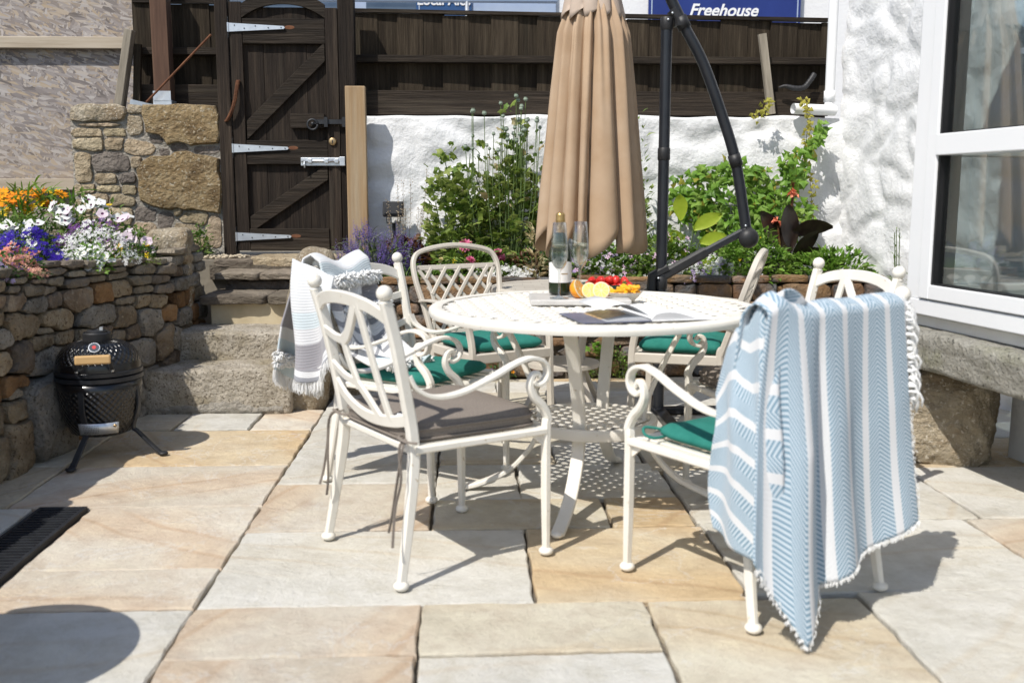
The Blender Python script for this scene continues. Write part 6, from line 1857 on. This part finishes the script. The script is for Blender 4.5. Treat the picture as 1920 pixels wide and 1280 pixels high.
# ---- left planter
plant('verbena', 'salmon pink verbena spilling over the front of the stone planter', (-1.13, 1.62, .76), .12, .12, .12, [('oval', .03, .014, 260, 'dark')], [('tiny', .0095, 50, 'salmon', (-.1, 1), None, 9)], seed=1, droop=.2)
plant('verbena', 'pale lilac verbena at the left edge of the stone planter', (-1.13, 1.47, .75), .09, .10, .11, [('oval', .03, .014, 160, 'dark')], [('tiny', .009, 16, 'lilac', (-.1, 1), None, 7)], seed=2, droop=.2)
plant('lobelia', 'deep blue lobelia mound in the stone planter', (-1.27, 1.98, .76), .19, .19, .17, [('oval', .022, .008, 420, 'dark')], [('tiny', .0095, 150, 'blue', (0, 1), None, 8)], seed=3)
plant('bacopa', 'clump of white trumpet flowers at the edge of the stone planter', (-1.02, 2.14, .74), .11, .09, .12, [('oval', .026, .014, 300, 'bright')], [('trumpet', .019, 38, 'white', (.1, 1), 'cream')], seed=4)
plant('lobelia', 'mound of tiny white flowers in the middle of the stone planter', (-1.06, 2.36, .76), .18, .16, .18, [('oval', .022, .010, 480, 'mid')], [('tiny', .0095, 125, 'white', (.05, 1), None, 5)], seed=5)
plant('verbena', 'purple flower cluster behind the tiny white flowers', (-1.19, 2.60, .78), .17, .12, .20, [('oval', .026, .010, 260, 'dark')], [('tiny', .0095, 46, 'purple', (.3, 1), None, 6)], seed=6)
plant('petunia', 'tall white and blush petunia at the back of the stone planter', (-1.27, 2.82, .76), .24, .16, .35, [('oval', .04, .022, 330, 'mid')], [('trumpet', .034, 32, 'white', (.45, 1), 'dark'), ('trumpet', .031, 16, 'blush', (.2, .8), 'dark')], seed=7, stems=12)
plant('petunia', 'white petunia at the left behind the blue lobelia', (-1.47, 2.48, .76), .16, .12, .22, [('oval', .04, .022, 200, 'mid')], [('trumpet', .032, 16, 'white', (.3, 1), 'dark')], seed=8)
plant('petunia', 'pale pink petunia trailing beside the yellow pansies', (-1.03, 2.74, .76), .16, .12, .18, [('oval', .035, .018, 200, 'mid')], [('trumpet', .032, 20, 'blush', (.2, 1), 'dark')], seed=9)
plant('gazania', 'orange gazania daisies at the back left of the planter', (-1.62, 2.98, .76), .32, .18, .38, [('strap', .14, .012, 420, 'bright'), ('strap', .12, .012, 260, 'mid')], [('daisy', .050, 15, 'orange', (.72, 1), 'centre'), ('daisy', .046, 9, 'yellow', (.6, 1), 'centre')], seed=10, stems=20)
plant('gazania', 'single orange gazania in front of the stone pier', (-1.30, 3.24, .76), .05, .05, .27, [('strap', .10, .010, 30, 'mid')], [('daisy', .030, 2, 'yellow', (.9, 1), 'centre')], seed=11, stems=4)
plant('leafy_plant', 'dense green foliage below the orange gazanias', (-1.58, 2.62, .76), .26, .18, .24, [('strap', .09, .010, 700, 'mid'), ('oval', .04, .016, 300, 'dark')], seed=12)
plant('pansy', 'small yellow pansies at the right end of the planter', (-.97, 2.62, .76), .10, .10, .09, [('oval', .028, .014, 240, 'dark')], [('disc5', .0165, 9, 'yellow', (.2, 1), 'centre'), ('disc5', .012, 5, 'orange', (.2, 1))], seed=13)
plant('trailing_sedum', 'green trailing plant over the wall edge below the pansies', (-.95, 2.50, .755), .14, .10, .05, [('oval', .014, .008, 650, 'moss')], seed=14, droop=.3)
plant('leafy_plant', 'green foliage filling the far end of the planter', (-1.35, 3.45, .76), .36, .25, .14, [('oval', .045, .02, 420, 'mid')], seed=15)
plant('leafy_weed', 'small green weed growing at the foot of the stone pier by the gate', (-.955, 3.86, .70), .085, .07, .20, [('oval', .03, .016, 240, 'mid')], seed=16, stems=8)

plant('leafy_plant', 'broad green shrub left of the gazanias in the planter', (-2.3, 2.9, .76), .42, .40, .50, [('oval', .06, .028, 900, 'mid'), ('oval', .05, .022, 500, 'dark')], [('disc5', .02, 24, 'palepink', (.2, 1))], seed=17, stems=14, cat='shrub')
plant('leafy_plant', 'leafy green plant at the front of the planter nearest the camera', (-1.55, 1.1, .75), .26, .34, .26, [('oval', .05, .022, 700, 'mid')], [('tiny', .010, 40, 'white', (.1, 1), None, 5)], seed=18)
# ---- bed in front of the white wall
plant('lavender', 'purple lavender clump beside the pale timber post', (.165, 3.56, .57), .27, .17, .29, [('strap', .09, .005, 620, 'grey'), ('strap', .08, .005, 260, 'mid')], [('spike', .075, 330, 'lavender', (.1, 1))], seed=21, stems=90)
plant('alyssum', 'tiny white flowers behind the granite boulder', (-.03, 3.44, .57), .12, .08, .07, [('oval', .02, .008, 160, 'mid')], [('tiny', .008, 22, 'white', (.2, 1), None, 5)], seed=22)
hx = plant('heuchera', 'bronze leaved plant with dry seed spikes in front of the flood light', (.345, 3.74, .58), .20, .14, .22, [('lobed', .065, .065, 330, 'bronze')], seed=23)
rr = random.Random(5)
sp1, sp2 = MB(), MB()
for i in range(13):
    x = rr.uniform(-.17, .17); h = rr.uniform(.40, .68)
    q = [Vector((x * .4, 0, .05)), Vector((x * .8, rr.uniform(-.03, .02), h * .55)), Vector((x, rr.uniform(-.05, .03), h))]
    c = catmull(q, 10)
    sp1.tube(c, .0014, 4)
    for k in range(9, len(c)):
        for j in range(3):
            e = Vector((rr.uniform(-1, 1), rr.uniform(-1, 1), rr.uniform(-.3, .6))) * .011
            sp2.ball(c[k] + e, .0028, 5, 3)
tag(sp1.build('seed_stalks', STB, hx), kind='stuff'); tag(sp2.build('seed_heads', PM_['fluff'], hx), kind='stuff')
plant('mallow', 'leafy pale green shrub against the white wall, left one', (.68, 3.80, .56), .22, .13, .75, [('lobed', .058, .058, 640, 'mallow'), ('lobed', .048, .048, 260, 'mid')], seed=24, stems=18, bump=.25, cat='shrub')
plant('mallow', 'taller leafy pale green shrub behind the tan parasol', (1.02, 3.84, .56), .27, .13, .92, [('lobed', .058, .058, 800, 'mallow'), ('lobed', .046, .046, 320, 'mid'), ('lobed', .06, .05, 70, 'dry')], seed=25, stems=20, bump=.25, cat='shrub')
plant('mallow', 'narrow leafy stems right of the parasol beside the black pole', (1.83, 3.84, .56), .10, .09, .86, [('oval', .06, .03, 240, 'mallow'), ('oval', .05, .02, 120, 'mid')], [('tiny', .012, 6, 'lilac', (.3, 1))], seed=26, stems=9, bump=.3, cat='shrub')
pp = thing('opium_poppy', 'tall poppy stems carrying round grey green seed heads above the shrub', 'plant', (.98, 3.80, .57))
s1, s2 = MB(), MB()
for i in range(40):
    x = rr.uniform(-.24, .20) if i < 17 else rr.uniform(-.04, .22); y = rr.uniform(-.12, .06)
    h = rr.uniform(.74, 1.02) + (.10 if x > .05 else 0)
    if i == 0: h = 1.08
    tip = Vector((x + rr.uniform(-.02, .02), y, h))
    s1.tube(catmull([(x * .5, y * .5, 0), (x * .9, y, h * .5), tip], 5), .0024, 5)
    add_flower(s2, tip, Vector((0, 0, 1)), rr.uniform(.011, .0165), rr, 'pod')
tag(s1.build('stems', ST, pp), kind='stuff'); tag(s2.build('seed_heads', PM_['pod'], pp, smooth=True), kind='stuff')
plant('dahlia', 'pink pompon dahlias with yellow and cream flowers behind the lattice chair', (.78, 3.54, .57), .26, .12, .22, [('oval', .06, .03, 260, 'mid'), ('strap', .09, .008, 120, 'bright')], [('pompon', .045, 4, 'pink', (.6, 1)), ('disc5', .018, 5, 'yellow', (.5, 1)), ('pompon', .018, 4, 'cream', (.4, 1))], seed=27, stems=10)
plant('alyssum', 'white alyssum cushion at the front edge of the bed', (.96, 3.45, .57), .20, .09, .09, [('oval', .02, .008, 280, 'mid')], [('tiny', .010, 90, 'white', (.1, 1), None, 6)], seed=28)
plant('dark_foliage', 'dark purple leaves between the alyssum and the parasol', (1.12, 3.60, .57), .16, .12, .17, [('oval', .05, .022, 240, 'bronze'), ('oval', .05, .02, 120, 'dark')], seed=29)
plant('dried_stalks', 'straw coloured withered leaves hanging behind the bottle', (1.14, 3.42, .57), .05, .05, .33, [('oval', .06, .02, 120, 'dry')], seed=30, stems=4, stem_mat=STB)
plant('cranesbill', 'green geranium mound with small pale pink flowers behind the strawberries', (1.58, 3.56, .56), .32, .17, .24, [('lobed', .035, .035, 900, 'mid'), ('lobed', .03, .03, 400, 'bright'), ('oval', .03, .012, 300, 'dark')], [('disc5', .0185, 64, 'palepink', (.0, 1)), ('tiny', .010, 40, 'white', (.0, .9), None, 6), ('tiny', .010, 26, 'lilac', (.0, .9), None, 6)], seed=31)
plant('cranesbill', 'green geranium with pink flowers behind the black parasol pole', (1.98, 3.58, .56), .20, .15, .30, [('lobed', .035, .035, 480, 'mid'), ('oval', .03, .012, 260, 'dark')], [('disc5', .0185, 34, 'palepink', (.0, 1)), ('tiny', .010, 22, 'white', (.0, .9), None, 6)], seed=32)
plant('candytuft', 'white and mauve candytuft beside the right lattice chair', (2.17, 3.45, .57), .22, .10, .13, [('oval', .025, .009, 380, 'mid')], [('tiny', .011, 60, 'white', (.0, 1), None, 7), ('tiny', .011, 34, 'lilac', (.0, .9), None, 6)], seed=33)
lp = thing('lime_leaf_plant', 'plant with large bright lime green leaves right of the black pole', 'plant', (2.10, 3.68, .57))
for i, (dx, dz, an, L) in enumerate(((-.02, .36, 95, .20), (.06, .30, 40, .22), (.0, .25, 170, .22), (-.03, .20, 200, .20), (.10, .22, 20, .2), (.02, .12, 150, .17), (.16, .16, 60, .18), (.12, .10, -15, .15))):
    a = R(an)
    d = Vector((math.cos(a), -.12, math.sin(a)))
    s = Vector((-math.sin(a), .12, math.cos(a))).normalized()
    rows = []
    for k in range(8):
        t = k / 7
        w = .046 * math.sin(math.pi * min(1, t * .93 + .05)) ** .8
        c = d * L * t + Vector((0, 0, -.10 * L * t * t * 2))
        rows.append([c - s * w + Vector((0, -.012, .006)), c, c + s * w + Vector((0, -.012, .006))])
    MB().grid(rows).build('leaf', LM['lime'], lp, smooth=True, loc=(dx, -.02 * (i % 3), dz))
sm = MB()
for (x, z) in ((-.02, .36), (.06, .30), (.1, .22), (.16, .16)): sm.tube([(0, 0, 0), (x * .8, 0, z * .6), (x, 0, z)], .004, 6)
sm.build('stems', ST, lp)
# climbing ivy
iv = thing('ivy', 'climbing ivy spreading over the white wall behind the parasol hub', 'climber', (2.55, 3.99, .57))
ss, lv, ly = MB(), MB(), MB()
vines = [[(-.1, 0, 0), (-.2, 0, .3), (-.34, 0, .52), (-.30, 0, .66)], [(-.05, 0, 0), (-.12, 0, .35), (-.22, 0, .62), (-.05, 0, .74)], [(0, 0, 0), (.0, 0, .4), (-.05, 0, .62), (.12, 0, .66)], [(.05, 0, 0), (.10, 0, .35), (.18, 0, .55), (.36, 0, .66), (.44, 0, .86), (.48, 0, .96)], [(.0, 0, .1), (.2, 0, .42), (.3, 0, .6), (.26, 0, .72), (.38, 0, .80)], [(-.1, 0, .1), (-.25, 0, .38), (-.40, 0, .46), (-.42, 0, .56)], [(.05, 0, .05), (.22, 0, .30), (.34, 0, .38), (.40, 0, .36)], [(-.02, 0, .1), (-.02, 0, .3), (.08, 0, .5), (.06, 0, .68)]]
for q in vines:
    c = catmull([Vector(p) + Vector((0, -.02, 0)) for p in q], 12)
    c = [p + Vector((rr.uniform(-.006, .006), rr.uniform(-.03, 0), 0)) for p in c]
    ss.tube(c, .0035, 5)
    for p in c[6:]:
        for j in range(5 if p.z < .72 else 3):
            sp = .085 if p.z < .62 else .035
            o_ = Vector((rr.uniform(-sp, sp), rr.uniform(-.09, -.01), rr.uniform(-sp, sp)))
            add_leaf(lv if rr.random() < .92 else ly, p + o_, Vector((rr.uniform(-1, 1), rr.uniform(-.7, -.1), rr.uniform(-.9, .5))), rr.uniform(.035, .068), rr.uniform(.035, .06), rr, 'ivy', Vector((0, -1, .2)))
for _ in range(420):
    x, z = rr.uniform(-.42, .36), rr.uniform(.02, .62)
    if noise.noise(Vector((x * 6, z * 6, 1))) < .02 + .35 * max(0, z - .3): continue
    add_leaf(lv, Vector((x, rr.uniform(-.14, -.02), z)), Vector((rr.uniform(-1, 1), rr.uniform(-.8, -.1), rr.uniform(-.9, .6))), rr.uniform(.035, .065), rr.uniform(.035, .06), rr, 'ivy', Vector((0, -1, .2)))
tag(ss.build('vines', STB, iv), kind='stuff'); tag(lv.build('foliage', LM['bright'], iv), kind='stuff')
c = catmull([(.42, -.05, .25), (.45, -.05, .5), (.40, -.05, .8), (.40, -.06, 1.0), (.36, -.06, 1.14)], 10)
ss2 = MB().tube(c, .002, 4)
for p in c[4:]:
    for j in range(3): add_leaf(ly, p + Vector((rr.uniform(-.025, .025), rr.uniform(-.03, 0), rr.uniform(-.02, .02))), Vector((rr.uniform(-1, 1), -.4, rr.uniform(-1, .3))), .032, .026, rr, 'ivy', Vector((0, -1, .2)))
c = catmull([(.05, -.06, 1.02), (.10, -.07, 1.07), (.13, -.06, 1.12)], 6)
ss2.tube(c, .002, 4)
for p in c:
    for j in range(3): add_leaf(ly, p + Vector((rr.uniform(-.03, .03), rr.uniform(-.02, .02), rr.uniform(-.03, .02))), Vector((rr.uniform(-1, 1), -.4, rr.uniform(-1, .3))), .03, .024, rr, 'ivy', Vector((0, -1, .2)))
tag(ss2.build('tendrils', STB, iv), kind='stuff'); tag(ly.build('yellow_leaves', LM['yellowing'], iv), kind='stuff')
# canna
cn = thing('canna_lily', 'dark leaved canna lily with a coral orange flower by the white wall', 'plant', (2.80, 3.74, .57))
MB().tube(catmull([(.0, 0, 0), (.0, 0, .3), (.01, 0, .52)], 6), .009, 8).build('stem', LM['bronze'], cn)
MB().tube(catmull([(-.05, -.03, 0), (-.07, -.03, .2), (-.09, -.03, .33)], 6), .007, 8).build('stem', LM['bronze'], cn)
for i, (z, an, L, W, curl) in enumerate(((.12, 122, .40, .085, .05), (.26, 28, .28, .065, .08), (.10, 18, .34, .08, .14), (.16, 98, .34, .085, .04), (.05, 160, .24, .07, .12), (.08, 62, .3, .07, .06))):
    a = R(an)
    d = Vector((math.cos(a), -.15, math.sin(a))); s = Vector((-math.sin(a), -.6, math.cos(a))).normalized()
    rows = []
    for k in range(10):
        t = k / 9
        w = W * math.sin(math.pi * min(1, t * .95 + .04)) ** .75
        cpt = d * L * t + Vector((.1 * curl * t * t * (1 if math.cos(a) > 0 else -1), 0, -curl * t * t))
        rows.append([cpt - s * w + Vector((0, -.02, .012)), cpt - s * w * .5 + Vector((0, -.006, 0)), cpt, cpt + s * w * .5 + Vector((0, -.006, 0)), cpt + s * w + Vector((0, -.02, .012))])
    MB().grid(rows).build('leaf', LM['canna'], cn, smooth=True, loc=(0, -.01 * i, z))
for (x, y, z, r_, nme) in ((.01, -.01, .535, .05, 'flower'), (-.095, -.035, .36, .045, 'flower')):
    fm = MB()
    for k in range(9):
        d = Vector((rr.uniform(-1, 1), rr.uniform(-1, .2), rr.uniform(-.6, .8))).normalized()
        add_leaf(fm, Vector((0, 0, 0)), d, r_ * rr.uniform(.8, 1.3), r_ * .9, rr, 'oval')
    fm.build(nme, PM_['coral'], cn, loc=(x, y, z))
bd = MB()
for k in range(6): add_leaf(bd, Vector((.01, -.01, .56)), Vector((rr.uniform(-.5, .5), rr.uniform(-.4, .2), 1)), .06, .012, rr, 'oval')
bd.build('bud', LM['bronze'], cn)
plant('daisy_bush', 'low bushy green daisy plant behind the right lattice chair', (2.50, 3.52, .56), .30, .16, .30, [('oval', .055, .024, 700, 'bright'), ('oval', .05, .02, 420, 'mid')], [('disc5', .013, 4, 'yellow', (.4, 1)), ('tiny', .012, 12, 'white', (.2, 1))], seed=34)
plant('osteospermum', 'single white daisy hanging at the bed edge beside the towel chair', (2.47, 3.38, .55), .06, .05, .06, [('oval', .03, .012, 30, 'dark')], [('daisy', .034, 2, 'white', (.2, 1), 'dark')], seed=35)
plant('daisy_bush', 'green leafy clump below the house wall behind the right hand chair', (2.98, 3.55, .56), .30, .16, .20, [('oval', .06, .024, 560, 'bright'), ('oval', .05, .02, 300, 'mid')], [('tiny', .012, 10, 'white', (.2, 1))], seed=36)
plant('trailing_sedum', 'green cushion plant at the foot of the bed wall under the table', (1.60, 3.285, .01), .16, .07, .17, [('oval', .016, .007, 900, 'moss'), ('oval', .018, .008, 400, 'bright')], seed=37)
plant('leafy_weed', 'bright green seedling growing out of the bed wall', (1.50, 3.27, .16), .05, .04, .05, [('lobed', .04, .04, 26, 'bright')], seed=38)
plant('lobelia', 'violet blue lobelia tuft growing from the bed wall', (1.99, 3.28, .29), .07, .05, .09, [('oval', .018, .007, 120, 'dark')], [('tiny', .009, 26, 'blue', (0, 1), None, 5)], seed=39)
plant('leafy_weed', 'small purple and orange pansies at the foot of the bed wall', (.93, 3.25, .01), .09, .05, .15, [('oval', .03, .014, 120, 'dark')], [('disc5', .016, 4, 'purple', (.3, 1)), ('disc5', .014, 3, 'orange', (.1, .7))], seed=40)
plant('grass_tuft', 'mossy grass along the bed edge below the lavender', (.42, 3.44, .56), .26, .07, .09, [('strap', .07, .004, 420, 'bright')], seed=41)
plant('grass_tuft', 'small green tuft at the bed edge right of the lavender', (.62, 3.30, .36), .10, .05, .10, [('oval', .02, .008, 320, 'moss')], seed=42)
tw_ = thing('wispy_plant', 'thin wispy twiggy plant against the house wall', 'plant', (3.02, 2.55, 0))
a1_, a2_ = MB(), MB()
for i in range(9):
    x = rr.uniform(-.07, .09)
    c = catmull([(0, 0, 0), (x * .4, 0, .45), (x, rr.uniform(-.03, .03), rr.uniform(.65, .92))], 8)
    a1_.tube(c, .0022, 4)
    for p in c[8:]:
        for j in range(2): add_leaf(a2_, p, Vector((rr.uniform(-1, 1), rr.uniform(-.5, .5), rr.uniform(.1, 1))), .03, .006, rr)
tag(a1_.build('stems', ST, tw_), kind='stuff'); tag(a2_.build('foliage', LM['mid'], tw_), kind='stuff')
plant('pelargonium', 'red geranium just visible behind the ball of the towel chair', (2.98, 2.32, 0), .12, .10, .50, [('lobed', .06, .06, 120, 'mid')], [('tiny', .013, 8, 'red', (.75, 1), None, 9)], seed=43, stems=8)
# gravel by the gate and crumbs on the paving
gv = MB()
for i in range(160):
    gv.ball((rr.uniform(-.92, -.66), rr.uniform(3.72, 3.93), .70 + rr.uniform(0, .012)), rr.uniform(.006, .011), 6, 4, (1, .8, .7))
tag(gv.build('gravel', MT['gravel'], None, smooth=True), 'loose pale gravel at the foot of the gate post', 'gravel', kind='stuff')
